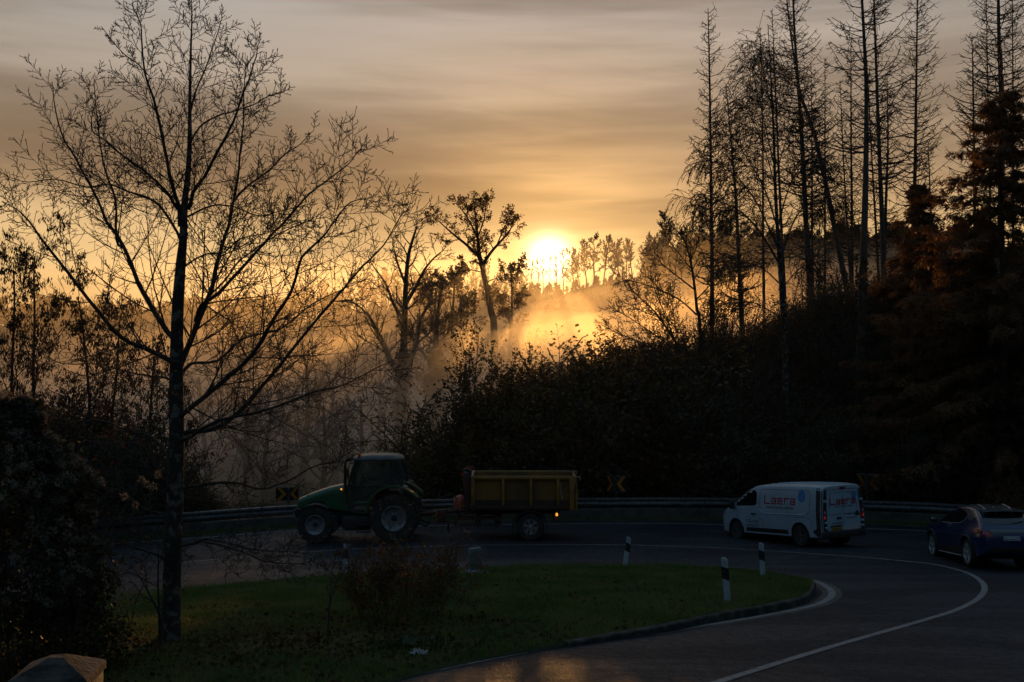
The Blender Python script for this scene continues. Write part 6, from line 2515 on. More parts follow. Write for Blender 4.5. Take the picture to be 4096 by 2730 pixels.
# ---------------- weeping birch
def make_birch():
    Y = 47
    rng = random.Random(61)
    trunk = [(785, 345), (783, 310), (781, 280), (779, 250), (777, 220), (775, 180), (774, 140), (772, 100), (770, 60), (768, 25)]
    foot = at(*trunk[0], Y)
    gz = float(T(foot[0], Y))
    O = np.array([foot[0], Y, gz - .2])
    root = empty('weeping_birch', tuple(float(k) for k in O), 0, 'weeping birch with curtains of fine drooping twigs at the left of the hill trees', 'tree')
    tr, cr, tips = Tubes(), Tubes(), []
    P3 = [at(x, y, Y) - O for x, y in trunk]
    P3 = [np.array([P3[0][0] + .05, 0, -.2])] + P3
    c_ = catmull(P3, 3)
    rad = np.linspace(.15, .015, len(c_))
    tr.add([tuple(p) for p in c_], list(rad), 9)
    limbs = [([(780, 265), (762, 235), (745, 215), (728, 205), (712, 200), (698, 203)], -1.5, .05), ([(779, 250), (758, 205), (740, 180), (722, 165), (706, 160)], 1.5, .045),
             ([(778, 230), (765, 190), (748, 160), (735, 140), (722, 130)], -1.5, .04), ([(776, 190), (765, 150), (752, 120), (742, 100)], 1.5, .03), ([(775, 170), (764, 120), (756, 85), (750, 60)], -1, .028),
             ([(780, 262), (792, 225), (806, 205), (822, 200), (840, 208)], 1.5, .045), ([(778, 225), (790, 185), (803, 165), (818, 160)], -1.5, .035), ([(775, 180), (786, 140), (796, 120), (806, 112)], 1, .028),
             ([(773, 130), (780, 100), (787, 75)], -1, .02), ([(772, 110), (764, 75), (760, 50)], 1, .02), ([(781, 285), (762, 268), (740, 262), (722, 266)], -1, .035), ([(781, 290), (800, 268), (818, 262)], 1.5, .03),
             ([(783, 320), (760, 305), (735, 300), (715, 305)], .8, .03), ([(783, 318), (802, 300), (822, 296)], -.8, .03)]
    C = dict(levels=3, seg=[8, 6, 7], wob=[.04, .10, .07], up=[0, -.15, -1.5], tip=[.3, .35, .5], sides=[6, 4, 3], n=[17, 13, 0], t0=[.2, .1, 0], ang=[.7, .8, .7],
             ratio=[.36, .95, .5], taper=[.3, .25, .3], rr=[.45, .5, .5], rmin=.012, leaf_from=2)
    for pts, dy, r0 in limbs:
        n = len(pts)
        p3 = [at(x, y, Y + dy * i / (n - 1)) - O for i, (x, y) in enumerate(pts)]
        cc = catmull(p3, 3)
        L = float(np.linalg.norm(np.diff(cc, axis=0), axis=1).sum())
        rr = np.linspace(r0, .012, len(cc))
        cr.add([tuple(p) for p in cc], list(rr), 6)
        dd_ = np.gradient(cc, axis=0)
        dd_ /= np.linalg.norm(dd_, axis=1)[:, None]
        spawn(cr, tips, rng, [tuple(p) for p in cc], [tuple(d) for d in dd_], list(rr), 4.0, 0, C, nmul=max(.5, L / 4))
    link_mesh('trunk', tr.mesh('trunk'), bark_lichen, root)
    link_mesh('crown', cr.mesh('crown'), bark, root)
    P, D = pick(tips, rg, 12000)
    link_mesh('last_leaves', leaf_mesh('last_leaves', P, D, .075, rg, .7, .8, .04), leaf_dark, root)


make_birch()

# ---------------- bare fan-branched trees at the left foot of the hill
CF = dict(levels=4, seg=[8, 6, 4, 3], wob=[.04, .06, .10, .12], up=[.05, .18, .18, .1], tip=[.3, .3, .4, .6], sides=[6, 5, 4, 3],
          n=[11, 8, 5, 0], t0=[.15, .12, .15, 0], ang=[.75, .75, .7, .7], ratio=[.34, .40, .42, .4], taper=[.35, .35, .25, .3], rr=[.45, .5, .6, .6], rmin=.0085)
traced_tree('bare_alder', 'bare tree with herringbone twigs standing against the glow right of the sun', 52,
    [(700, 330), (697, 310), (695, 290), (692, 268), (688, 250), (684, 240), (676, 230), (664, 220)],
    [([(697, 315), (680, 300), (660, 290), (640, 283), (622, 280)], -1.5, .05), ([(695, 290), (676, 275), (660, 262), (650, 252)], 1.5, .045), ([(692, 270), (680, 255), (672, 245), (668, 238)], -1, .03),
     ([(696, 300), (710, 285), (722, 270), (730, 262)], 1, .04), ([(690, 262), (697, 245), (700, 230), (703, 222)], 1.2, .03), ([(698, 322), (715, 310), (728, 302)], -1, .03)],
    CF, bark, bark, 71, .10, Lcap=3.0, nm=1.3, ref=2.6, px1024=True)
traced_tree('bare_alder', 'spreading bare shrub tree fanning left over the misty gap', 49,
    [(690, 378), (680, 350), (668, 330), (655, 312), (640, 298), (628, 285)],
    [([(686, 370), (660, 352), (635, 340), (615, 332), (602, 325)], -1.5, .045), ([(680, 352), (655, 335), (630, 318), (612, 308)], 1.5, .045), ([(675, 340), (665, 315), (655, 290), (650, 270)], -1, .035),
     ([(684, 360), (676, 330), (672, 305), (668, 290)], 1, .035), ([(688, 372), (650, 362), (622, 358), (606, 350)], 1.2, .04), ([(660, 318), (640, 310), (620, 300)], -1, .03),
     ([(690, 376), (700, 345), (706, 320), (712, 300)], -1, .035)],
    CF, bark, bark, 72, .09, Lcap=2.8, nm=1.4, ref=2.4, px1024=True)

# ---------------- conifers turning brown
def conifer(label, px, top, foot, Y, Rmax, m, seed, nl, thin=1.0, gap=.38, zclear=.05):
    rng = random.Random(seed)
    x, y = XY(px, Y)
    gz = float(T(x, y))
    root = empty('brown_larch', (x, y, gz - .2), 0, label, 'tree', None)
    H = at(px, top, Y)[2] - gz + .2
    tr, cr, tips = Tubes(), Tubes(), []
    tr.add([(0, 0, H * i / 10) for i in range(11)], [.20 * (1 - .93 * i / 10) for i in range(11)], 9)
    z = H * zclear
    while z < H * .985:
        t = z / H
        for j in range(6):
            az = rng.random() * 6.2832
            ln = Rmax * min(1, (1 - t) * 1.15 + .05) * rng.uniform(.45, 1.10)
            d = vnorm((math.cos(az), math.sin(az), rng.uniform(-.1, .3) + .3 * t))
            q = (0, 0, z + rng.uniform(-.15, .15))
            n = 8
            bp, dl = [q], [d]
            for i in range(n):
                d = vnorm((d[0] + rng.gauss(0, .05), d[1] + rng.gauss(0, .05), d[2] + (-.55 if i < 4 else .42) / n * 2 + rng.gauss(0, .03)))
                q = (q[0] + d[0] * ln / n, q[1] + d[1] * ln / n, q[2] + d[2] * ln / n)
                bp.append(q)
                dl.append(d)
            cr.add(bp, [max(.035 * (1 - i / n) * (1 - t * .7), .007) for i in range(n + 1)], 4)
            for k in range(int(5 + ln * 5)):
                f = rng.uniform(.12, 1.0) * n
                a = min(int(f), n - 1)
                q0 = tuple(bp[a][c] + (bp[a + 1][c] - bp[a][c]) * (f - a) for c in range(3))
                dd = vnorm((dl[a][0] * .7 + rng.gauss(0, .55), dl[a][1] * .7 + rng.gauss(0, .55), rng.uniform(-.65, .05)))
                tl = rng.uniform(.25, .75) * (.5 + .5 * (1 - t))
                pts = [q0]
                for s_ in range(4):
                    dd = vnorm((dd[0], dd[1], dd[2] - .10))
                    pts.append(tuple(pts[-1][c] + dd[c] * tl / 4 for c in range(3)))
                    tips.append((pts[-1], dd))
                cr.add(pts, [.008, .007, .007, .006, .006], 3)
        z += gap * rng.uniform(.7, 1.3)
    link_mesh('trunk', tr.mesh('trunk'), bark, root)
    link_mesh('crown', cr.mesh('crown'), bark, root)
    P, D = pick(tips, rg, nl)
    link_mesh('needles', leaf_mesh('needles', P, D, .17 * thin, rg, .26, .12, .05, 0), m, root)
    return root


conifer('big brown larch still in needle at the right edge of the photo', 1004, 84, 470, 43, 8.6, needle, 81, 230000)
conifer('young brown larch with thin top left of the big brown one', 921, 178, 470, 52, 3.6, needle, 82, 90000, gap=.36)
conifer('bushy brown larch lower on the slope above the white van', 952, 255, 470, 46, 3.9, needle, 83, 80000)
conifer('greenish conifer in front of the bushy brown larch', 985, 250, 490, 44, 3.2, needle_green, 84, 40000)
conifer('dark conifer low on the slope behind the blue car', 1035, 330, 500, 42, 3.4, needle_green, 85, 30000)
conifer('rusty larch sapling low on the slope right of the van', 905, 330, 490, 47.5, 2.4, needle, 86, 26000)

# ---------------- leafy saplings and bushes just behind the barrier
CS = dict(levels=3, seg=[8, 5, 3], wob=[.05, .09, .14], up=[.25, .55, .3], tip=[.25, .35, .5], sides=[6, 4, 3], n=[14, 6, 0], t0=[.12, .15, 0], ang=[.65, .7, .7], ratio=[.30, .42, .4],
          taper=[.55, .35, .3], rr=[.5, .6, .6], rmin=.006, leaf_from=0)


def sapling(label, px, top, Y, stems, nl, m, seed, leaf=.085, spread=.5, width=.75, C=CS, cat='shrub', name='leafy_shrub', group=None, xy=None, H=None):
    rng = random.Random(seed)
    if xy is None:
        x, y = XY(px, Y)
        gz = float(T(x, y))
        H = at(px, top, Y)[2] - gz
    else:
        x, y = xy
        gz = float(T(x, y))
    root = empty(name, (x, y, gz - .05), 0, label, cat, group)
    cr, tips = Tubes(), []
    for k in range(stems):
        h = H * (1.0 if k == 0 else rng.uniform(.55, .92))
        a = rng.random() * 6.28
        b = (math.cos(a) * spread * rng.random(), math.sin(a) * spread * rng.random(), -.1)
        d = vnorm((math.cos(a) * .10 * (k > 0) * spread * 2, math.sin(a) * .10 * (k > 0) * spread * 2, 1))
        grow(cr, tips, rng, b, d, h + .1, .012 + .0055 * h, 0, C)
    link_mesh('stems', cr.mesh('stems'), bark, root)
    P, D = pick([t for t in tips if t[0][2] > H * .12], rg, nl)
    link_mesh('foliage', leaf_mesh('foliage', P, D, leaf, rg, width, .55, .035), m, root)
    return root


sapling('tall pointed leafy shrub with twin spires, left of the sunlit mist', 468, 333, 46.5, 5, 2600, leaf_dark, 91, .11)
sapling('tall pointed leafy shrub with one spire below the leafy oak', 490, 331, 47, 6, 3600, leaf_dark, 92, .11)
sapling('bushy leafy shrub left of the twin-spired one', 448, 372, 46, 5, 2300, leaf_dark, 93, .10, .9)
sapling('slight leafy shrub right of the one-spired shrub', 512, 372, 47.5, 3, 900, leaf_dark, 94, .11)
sapling('round headed leafy shrub below the sunlit mist', 561, 343, 46.5, 7, 3300, leaf_dark, 95, .11, 1.0)
sapling('thin whip of leaves standing up right of the round headed shrub', 586, 339, 46, 1, 160, leaf_dark, 96, .15, .1, C=var(CS, n=[3, 2, 0], ratio=[.10, .4, .4]))
sapling('short whip of leaves right of the tall thin whip', 599, 360, 46, 2, 240, leaf_dark, 97, .14, .2, C=var(CS, n=[4, 2, 0], ratio=[.14, .4, .4]))
sapling('loose leafy shrub above the middle of the trailer', 538, 385, 45.6, 5, 1400, leaf_yellow, 98, .10, 1.0)
sapling('yellowing leafy shrub behind the front of the trailer', 478, 410, 45.2, 7, 2600, leaf_yellow, 99, .10, 1.0)
sapling('yellowing leafy shrub behind the rear of the trailer', 570, 415, 45.2, 7, 2600, leaf_yellow, 101, .10, 1.1)
sapling('small shrub with late yellow leaves on the slope below the birch', 748, 352, 50, 5, 1300, leaf_yellow, 102, .11, .8)

for k, (px, top, Y) in enumerate(((508, 380, 48.5), (524, 374, 49.5), (541, 378, 48), (553, 370, 49.5), (574, 372, 48.5), (592, 372, 49.5), (610, 370, 49), (626, 362, 49.5), (643, 358, 49), (500, 392, 47))):
    sapling('dense leafy shrub added behind the row to keep low sun off the road', px, top - 9 + (k * 5 % 3 - 1) * 9, Y, 10, 7500, [leaf_dark, leaf_brown, leaf_dark, leaf_yellow][k % 4], 1200 + k, .10, 1.4, group='dense shrubs below the sunlit mist')
    sapling('dense leafy shrub added behind the row to keep low sun off the road', px + 9, top - 3 + (k * 3 % 4 - 1.5) * 4, Y + 3.0, 12, 9000, [leaf_brown, leaf_dark][k % 2], 1240 + k, .11, 1.8, group='dense shrubs below the sunlit mist')  # extra back row added to block direct sun from the road
for px, top, Y, sd_ in ((660, 318, 51, 1), (725, 300, 53, 2), (758, 296, 52, 3), (815, 268, 54, 4), (838, 262, 55, 5), (880, 262, 53, 6), (648, 355, 47.5, 7), (705, 340, 48.5, 8), (770, 335, 49, 9), (845, 320, 50, 10), (795, 350, 47.5, 11), (735, 372, 47, 12), (905, 300, 50, 13), (870, 345, 48, 14)):
    x, y = XY(px, Y)
    gz = float(T(x, y))
    H = max(2.5, at(px, top, Y)[2] - gz)
    rng = random.Random(900 + sd_)
    cr, tips = Tubes(), []
    for k in range(rng.choice([3, 4, 5])):
        a = rng.random() * 6.28
        grow(cr, tips, rng, (math.cos(a) * .15, math.sin(a) * .15, -.2), vnorm((math.cos(a) * .22, math.sin(a) * .22, 1)), H * rng.uniform(.7, 1.05), .02 + .006 * H, 0, var(CF, levels=3, rmin=.009, n=[13, 8, 0, 0]))
    root = empty('bare_shrub', (x, y, gz), 0, 'bare many stemmed shrub standing out of the dark slope right of the glow', 'shrub', 'bare shrubs on the slope')
    link_mesh('stems', cr.mesh('stems'), bark, root)
    P, D = pick(tips, rg, 260)
    link_mesh('last_leaves', leaf_mesh('last_leaves', P, D, .10, rg, .7, .5, .05), [leaf_brown, leaf_yellow, leaf_dark][sd_ % 3], root)

# ---------------- the tall thicket on the left, hung with seed pods
CT = dict(levels=4, seg=[8, 6, 5, 4], wob=[.05, .09, .12, .14], up=[.2, .35, .2, -.1], tip=[.3, .3, .4, .6], sides=[6, 5, 4, 3], n=[14, 8, 5, 0], t0=[.1, .15, .15, 0], ang=[.7, .75, .75, .7],
          ratio=[.34, .42, .45, .4], taper=[.45, .35, .25, .3], rr=[.45, .5, .6, .6], rmin=.007, leaf_from=2)


def pod_tree(label, px, top, Y, nl, seed, r=.10):
    x, y = XY(px, Y)
    gz = float(T(x, y))
    H = at(px, top, Y)[2] - gz
    tr, cr, tips, _ = bare_tree(seed, H, r, CT)
    root = place('pod_tree', label, 'tree', x, y, tr, cr, bark, bark)
    k = max(1, nl // 4)
    P, D = pick([t for t in tips if t[0][2] > H * .25], rg, k)
    P = np.repeat(P, 5, 0) + rg.normal(0, .07, (k * 5, 3))
    D = np.zeros_like(P) + np.array([0, 0, -2.2])
    link_mesh('seed_pods', leaf_mesh('seed_pods', P, D, .14, rg, .34, .5, .02, .05), pod_mat, root)


pod_tree('dark tree hung with seed pods at the left edge of the photo', 12, 262, 40.5, 3600, 111)
pod_tree('dark tree hung with seed pods, tallest of the thicket on the left', 44, 246, 41.5, 3800, 112)
pod_tree('dark tree hung with seed pods just right of the tallest one', 82, 285, 42.5, 3200, 113)
pod_tree('dark pod-hung tree crossed by the long lower limb of the big tree', 112, 305, 43, 2800, 114)
pod_tree('lower pod-hung tree beside the trunk of the big bare tree', 150, 345, 44, 2200, 115)
pod_tree('low pod-hung tree at the left edge above the seed-headed bush', -12, 300, 39, 2400, 116)
pod_tree('small pod-hung tree behind the trunk of the big bare tree', 185, 390, 44.5, 1300, 117, .07)

# ---------------- undergrowth: a mass of brambles and bushes on the slopes
def shrub_proto(seed, H, nl, leaf, stems=7):
    rng = random.Random(seed)
    cr, tips = Tubes(), []
    for k in range(stems):
        a = rng.random() * 6.28
        d = vnorm((math.cos(a) * rng.uniform(.1, .7), math.sin(a) * rng.uniform(.1, .7), 1))
        grow(cr, tips, rng, (math.cos(a) * .25 * rng.random(), math.sin(a) * .25 * rng.random(), -.2), d, H * rng.uniform(.7, 1.1), .022, 0,
             dict(levels=3, seg=[6, 4, 3], wob=[.10, .16, .2], up=[.1, .1, 0], tip=[.3, .4, .6], sides=[4, 3, 3], n=[9, 4, 0], t0=[.1, .1, 0], ang=[.75, .8, .7], ratio=[.40, .42, .4], taper=[.35, .3, .3], rr=[.5, .6, .6], rmin=.007, leaf_from=1))
    P, D = pick(tips, rg, nl)
    return cr.mesh('s'), leaf_mesh('l', P, D, leaf, rg, .7, .45, .10)


def mesh_arrays(me):
    v = np.zeros(len(me.vertices) * 3, dtype=np.float32)
    me.vertices.foreach_get('co', v)
    li = np.zeros(len(me.loops), dtype=np.int32)
    me.loops.foreach_get('vertex_index', li)
    return v.reshape(-1, 3), li


protos, tall_protos = [], []
for k in range(5):
    for lst, args in ((protos, (700 + k, 2.0, 1000, .085)), (tall_protos, (720 + k, 2.0, 2300, .050, 9))):
        s_, l_ = shrub_proto(*args)
        lst.append((mesh_arrays(s_), mesh_arrays(l_)))
        bpy.data.meshes.remove(s_)
        bpy.data.meshes.remove(l_)
rq = np.random.default_rng(91)


def mass(name, spots, label, mats):
    groups = {0: ([], [], 0)}
    SV, SF, LV, LF = [], [], [[] for _ in mats], [[] for _ in mats]
    sb, lb = 0, [0] * len(mats)
    for x, y, z, h, w, mi in spots:
        pl_ = tall_protos if h > 2.6 else protos
        (sv, si), (lv, li) = pl_[rq.integers(0, len(pl_))]
        a = rq.random() * 6.28
        c, s = math.cos(a), math.sin(a)
        M = np.array([[c * w, -s * w, 0], [s * w, c * w, 0], [0, 0, h]]) / 2.0
        v1 = sv @ M.T + np.array([x, y, z])
        SV.append(v1)
        SF.append(si + sb)
        sb += len(v1)
        v2 = lv @ M.T + np.array([x, y, z])
        LV[mi].append(v2)
        LF[mi].append(li + lb[mi])
        lb[mi] += len(v2)
    nS = np.concatenate(SF).reshape(-1, 4)
    V = [np.concatenate(SV)]
    off = len(V[0])
    tris = []
    mid = [np.zeros(len(nS), dtype=np.int32)]
    for i in range(len(mats)):
        if LV[i]:
            vv = np.concatenate(LV[i])
            V.append(vv)
            t = np.concatenate(LF[i]).reshape(-1, 3) + off
            off += len(vv)
            tris.append(t)
            mid.append(np.full(len(t), i + 1, dtype=np.int32))
    me = np_mesh(name, np.concatenate(V), nS, np.concatenate(tris))
    me.materials.append(bark)
    for m in mats:
        me.materials.append(m)
    me.polygons.foreach_set('material_index', np.concatenate(mid))
    o = bpy.data.objects.new(name, me)
    COL.objects.link(o)
    tag(o, label, None, None, 'stuff')
    return o


spots = []
# right-hand slope, behind the barrier up to the trees
tries = 0
while len(spots) < 560 and tries < 20000:
    tries += 1
    pxr = rq.uniform(345, 1060)
    Y = 43.5 + 22 * rq.random() ** 1.25
    x, y = XY(pxr, Y)
    if bool(inside_bend(x, y)):
        continue
    d = float(rail_dist(x, y))
    if d < .7 or d > 26:
        continue
    if pxr < 600 and d > 7:
        continue
    if d < 3.6 and (abs(pxr - 614) < 34 or abs(pxr - 864) < 34 or abs(pxr - 469) < 26 or abs(pxr - 288) < 20):
        continue
    f = np.interp(pxr, [345, 400, 440, 520, 600, 640, 700, 760, 1060], [1.6, 2.4, 4.4, 6.2, 6.4, 5.6, 4.6, 3.8, 3.2])
    h = f * rq.uniform(.65, 1.15)
    if pxr < 640:
        h *= min(1.0, .45 + .25 * d)
    if d < .3 + h * .42:
        continue
    mi = int(rq.choice([0, 0, 0, 1, 2], p=None)) if pxr > 620 else int(rq.choice([0, 1, 2, 3, 3, 3]))
    spots.append((x, y, float(T(x, y)) - .1, h, h * rq.uniform(.9, 1.4), mi))
mass('undergrowth', spots, 'dark mass of bushes and brambles covering the slope behind the barrier', [leaf_dark, leaf_brown, leaf_green, leaf_yellow])
spots = []
tries = 0
while len(spots) < 280 and tries < 20000:
    tries += 1
    pxr = rq.uniform(-20, 300)
    Y = 37 + 11 * rq.random()
    x, y = XY(pxr, Y)
    if bool(inside_bend(x, y)):
        continue
    d = float(rail_dist(x, y))
    if d < .7 or d > 9:
        continue
    f = np.clip((220 - pxr) / 160, 0, 1)
    h = (.9 + 4.2 * f) * rq.uniform(.6, 1.15)
    spots.append((x, y, float(T(x, y)) - .1, h, h * rq.uniform(.9, 1.4), int(rq.choice([0, 0, 1]))))
mass('undergrowth', spots, 'dark mass of bushes under the pod-hung trees on the left', [leaf_dark, leaf_brown])
spots = []
for k in range(230):
    pxr = rq.uniform(-30, 640)
    Y = 54 + 90 * rq.random() ** 1.5
    x, y = XY(pxr, Y)
    h = rq.uniform(1.5, 3.6)
    spots.append((x, y, float(T(x, y)) - .2, h, h * 1.4, 0))
mass('undergrowth', spots, 'faint bushes on the floor of the misty valley', [leaf_brown])

# ---------------- foreground shrubs on the island
def island_xy(px_disp, py_disp):
    p = ground(px_disp * Q, py_disp * Q, 0, ISL)
    return float(p[0]), float(p[1])


def make_front_bush():
    """bramble clump with seed heads in the middle of the grass"""
    x, y = island_xy(930, 1425)
    z = float(ISL(x, y))
    root = empty('bramble_shrub', (x, y, z), 0, 'tangled bramble shrub with dry seed heads in front of the tractor', 'shrub')
    rng = random.Random(141)
    cr, tips = Tubes(), []
    C = dict(levels=3, seg=[8, 5, 3], wob=[.07, .12, .16], up=[-.15, .15, .1], tip=[.3, .4, .6], sides=[4, 3, 3], n=[9, 5, 0], t0=[.2, .15, 0], ang=[.7, .75, .7], ratio=[.34, .42, .4], taper=[.3, .3, .3], rr=[.5, .6, .6], rmin=.0028, leaf_from=1)
    s = 1024 / y
    for k in range(46):
        a = rng.random() * 6.28
        rad = .80 * math.sqrt(rng.random())
        b = (math.cos(a) * rad, math.sin(a) * rad * .8, -.05)
        h = rng.uniform(.8, 1.7)
        d = vnorm((math.cos(a) * .4 * rad + rng.gauss(0, .2), math.sin(a) * .3 * rad + rng.gauss(0, .2), 1))
        grow(cr, tips, rng, b, d, h, .007, 0, C)
    # long whips reaching up to the right over the road
    for tx, ty in ((1050, 1150), (1000, 1190), (1080, 1200), (880, 1165), (930, 1140), (1060, 1230)):
        tp = at(tx * Q, ty * Q, y + rng.uniform(-.5, .5))
        b = np.array([rng.uniform(-.2, .6), rng.uniform(-.3, .3), 0])
        e = tp - np.array([x, y, z])
        pts = [b, b * .6 + e * .4 + np.array([-.05, 0, .12]), b * .25 + e * .75 + np.array([-.02, 0, .08]), e]
        c_ = catmull(pts, 4)
        cr.add([tuple(p) for p in c_], list(np.linspace(.006, .003, len(c_))), 4)
        dd = np.gradient(c_, axis=0)
        dd /= np.linalg.norm(dd, axis=1)[:, None]
        spawn(cr, tips, rng, [tuple(p) for p in c_], [tuple(q) for q in dd], list(np.linspace(.006, .003, len(c_))), 1.2, 0, var(C, n=[9, 3, 0]))
    link_mesh('stems', cr.mesh('stems'), bark, root)
    low = [t for t in tips if t[0][2] < 1.3]
    P, D = pick(low, rg, 4200)
    link_mesh('foliage', leaf_mesh('foliage', P, D, .055, rg, .65, .5, .02), leaf_brown, root)
    P, D = pick([t for t in tips if .5 < t[0][2]], rg, 420)
    link_mesh('yellow_leaves', leaf_mesh('yellow_leaves', P, D, .05, rg, .65, .4, .01), leaf_yellow, root)
    P, D = pick([t for t in tips if t[0][2] > .8], rg, 120)
    P = np.repeat(P, 9, 0) + rg.normal(0, .018, (120 * 9, 3))
    link_mesh('seed_heads', leaf_mesh('seed_heads', P, rg.normal(0, 1, P.shape), .028, rg, .25, 0, .004), seed_fluff, root)


make_front_bush()


def make_left_bush():
    Y = 13.6
    c0 = at(8, 560, Y)
    z0 = float(ISL(c0[0], Y))
    root = empty('seed_head_bush', (float(c0[0]), Y, z0), 0, 'big dark climbing bush with pale fluffy seed heads in the lower left', 'bush')
    rng = random.Random(151)
    # outline of the clump by height: half width to the right of its axis
    hz_ = [0, .6, 1.2, 1.8, 2.4, 2.9, 3.4, 3.8]
    wz_ = [1.15, 1.32, 1.32, 1.18, .98, .64, .38, .15]
    H = 3.62
    n = 26000
    zz = rg.random(n) * H
    ww = np.interp(zz, hz_, wz_) * (1 + .10 * np.sin(zz * 5.3) + .06 * np.sin(zz * 13))
    a = rg.random(n) * 6.28
    lump = 1 + .12 * np.sin(3 * a + zz * 2.2) + .08 * np.sin(7 * a - zz * 3.1)
    rr = ww * lump * np.sqrt(rg.uniform(.25, 1.0, n))
    P = np.stack([np.cos(a) * rr, np.sin(a) * rr * .8, zz], -1)
    D = np.stack([np.cos(a), np.sin(a), .1 * np.ones(n)], -1)
    link_mesh('foliage', leaf_mesh('foliage', P, D, .075, rg, .7, .45, .02), leaf_dark, root)
    cr, tips = Tubes(), []
    C = dict(levels=3, seg=[8, 5, 3], wob=[.08, .12, .16], up=[.1, .1, -.1], tip=[.3, .4, .6], sides=[5, 4, 3], n=[12, 5, 0], t0=[.1, .1, 0], ang=[.7, .75, .7], ratio=[.30, .42, .4], taper=[.3, .3, .3], rr=[.5, .6, .6], rmin=.003, leaf_from=1)
    for k in range(26):
        a = rng.random() * 6.28
        rad = 1.1 * math.sqrt(rng.random())
        grow(cr, tips, rng, (math.cos(a) * rad, math.sin(a) * rad * .8, -.1), vnorm((math.cos(a) * .12, math.sin(a) * .12, 1)), H * (1.0 - .45 * rad / 1.1) * rng.uniform(.8, 1.0), .016, 0, C)
    link_mesh('stems', cr.mesh('stems'), bark, root)
    # fluffy seed heads over the surface
    m = 620
    zz = 1.0 + (H - .9) * rg.random(m) ** .75
    a = rg.random(m) * 6.28
    lump = 1 + .12 * np.sin(3 * a + zz * 2.2) + .08 * np.sin(7 * a - zz * 3.1)
    ww = np.interp(zz, hz_, wz_) * (1 + .10 * np.sin(zz * 5.3) + .06 * np.sin(zz * 13)) * lump * rg.uniform(.95, 1.06, m)
    Pc = np.stack([np.cos(a) * ww, np.sin(a) * ww * .8, zz], -1)
    ext = np.array([[1.75, 0, 2.55], [1.85, -.1, 2.50], [1.95, 0, 2.62], [1.55, -.2, 2.35], [1.62, .1, 2.2], [1.9, .05, 2.45]])
    Pc = np.concatenate([Pc, ext])
    k = 40
    V = rg.normal(0, 1, (len(Pc) * k, 3))
    V /= np.linalg.norm(V, axis=1)[:, None]
    Pr = np.repeat(Pc, k, 0) + V * .022 + np.repeat(rg.normal(0, .012, Pc.shape), k, 0)
    link_mesh('seed_heads', leaf_mesh('seed_heads', Pr, V * 3, .040, rg, .16, .1, .008), seed_fluff, root)
    cr = Tubes()
    for e in ext:
        b = e * np.array([.7, .7, .95])
        cr.add([tuple(b), tuple((b + e) / 2 + np.array([0, 0, .06])), tuple(e)], [.004, .003, .002], 4)
    link_mesh('tendrils', cr.mesh('tendrils'), bark, root)
    P = Pc[rg.integers(0, m, 240)]
    link_mesh('yellow_leaves', leaf_mesh('yellow_leaves', P, P * 0 + np.array([.2, -.3, .1]), .085, rg, .7, .3, .06), leaf_yellow, root)


make_left_bush()


def thin_sapling(label, b, tops, seed, r=.018, m=None, nl=30):
    x, y = island_xy(*b)
    z = float(ISL(x, y))
    root = empty('sapling', (x, y, z), 0, label, 'sapling')
    rng = random.Random(seed)
    cr, tips = Tubes(), []
    O = np.array([x, y, z])
    C = dict(levels=3, seg=[6, 5, 3], wob=[.05, .10, .14], up=[.1, .35, .2], tip=[.3, .4, .6], sides=[4, 3, 3], n=[9, 4, 0], t0=[.25, .15, 0], ang=[.9, .8, .7], ratio=[.40, .40, .4], taper=[.5, .3, .3], rr=[.5, .6, .6], rmin=.0028, leaf_from=1)
    for pts in tops:
        p3 = [np.array([0, 0, -.05])] + [at(a * Q, c * Q, y + rng.uniform(-.1, .1)) - O for a, c in pts]
        c_ = catmull(p3, 4)
        rad = list(np.linspace(r, .004, len(c_)))
        cr.add([tuple(p) for p in c_], rad, 5)
        dd = np.gradient(c_, axis=0)
        dd /= np.linalg.norm(dd, axis=1)[:, None]
        L = float(np.linalg.norm(np.diff(c_, axis=0), axis=1).sum())
        spawn(cr, tips, rng, [tuple(p) for p in c_], [tuple(q) for q in dd], rad, L, 0, C)
    link_mesh('stems', cr.mesh('stems'), bark, root)
    if nl:
        P, D = pick(tips, rg, nl)
        link_mesh('last_leaves', leaf_mesh('last_leaves', P, D, .06, rg, .7, .5, .01), m or leaf_red, root)


thin_sapling('thin bare sapling close to the left of the big bare trunk', (368, 1490), [[(366, 1420), (363, 1340), (364, 1280), (362, 1225)], [(372, 1430), (340, 1360), (310, 1310), (280, 1290)]], 161, .026, leaf_red, 60)
thin_sapling('slim twiggy sapling left of the bramble shrub', (752, 1465), [[(756, 1400), (760, 1350), (766, 1300), (780, 1255)], [(760, 1380), (772, 1340), (800, 1300)]], 162, .012, leaf_red, 24)
thin_sapling('low twiggy sapling at the right foot of the seed-headed bush', (300, 1440), [[(290, 1400), (270, 1370), (240, 1330)], [(310, 1390), (330, 1340), (345, 1300)], [(285, 1420), (262, 1350), (258, 1290)]], 163, .012, leaf_dark, 110)

# broad-leaved weed by the paper scrap
wx, wy = island_xy(965, 1494)
wz0 = float(ISL(wx, wy))
rw_ = np.random.default_rng(12)
n_ = 90
a = rw_.random(n_) * 6.28
P = np.stack([rw_.normal(0, .32, n_), rw_.normal(0, .16, n_), .02 + .05 * rw_.random(n_)], -1)
D = np.stack([np.cos(a), np.sin(a), .7 + .3 * rw_.random(n_)], -1)
o = empty('broadleaf_weed', (wx, wy, wz0))
link_mesh('leaves', leaf_mesh('leaves', P, D * 2.2, .17, rw_, .55, .0, .01), leaf_green, o)
tag(o, 'patch of broad green leaves beside the white scrap in the grass', 'plant')

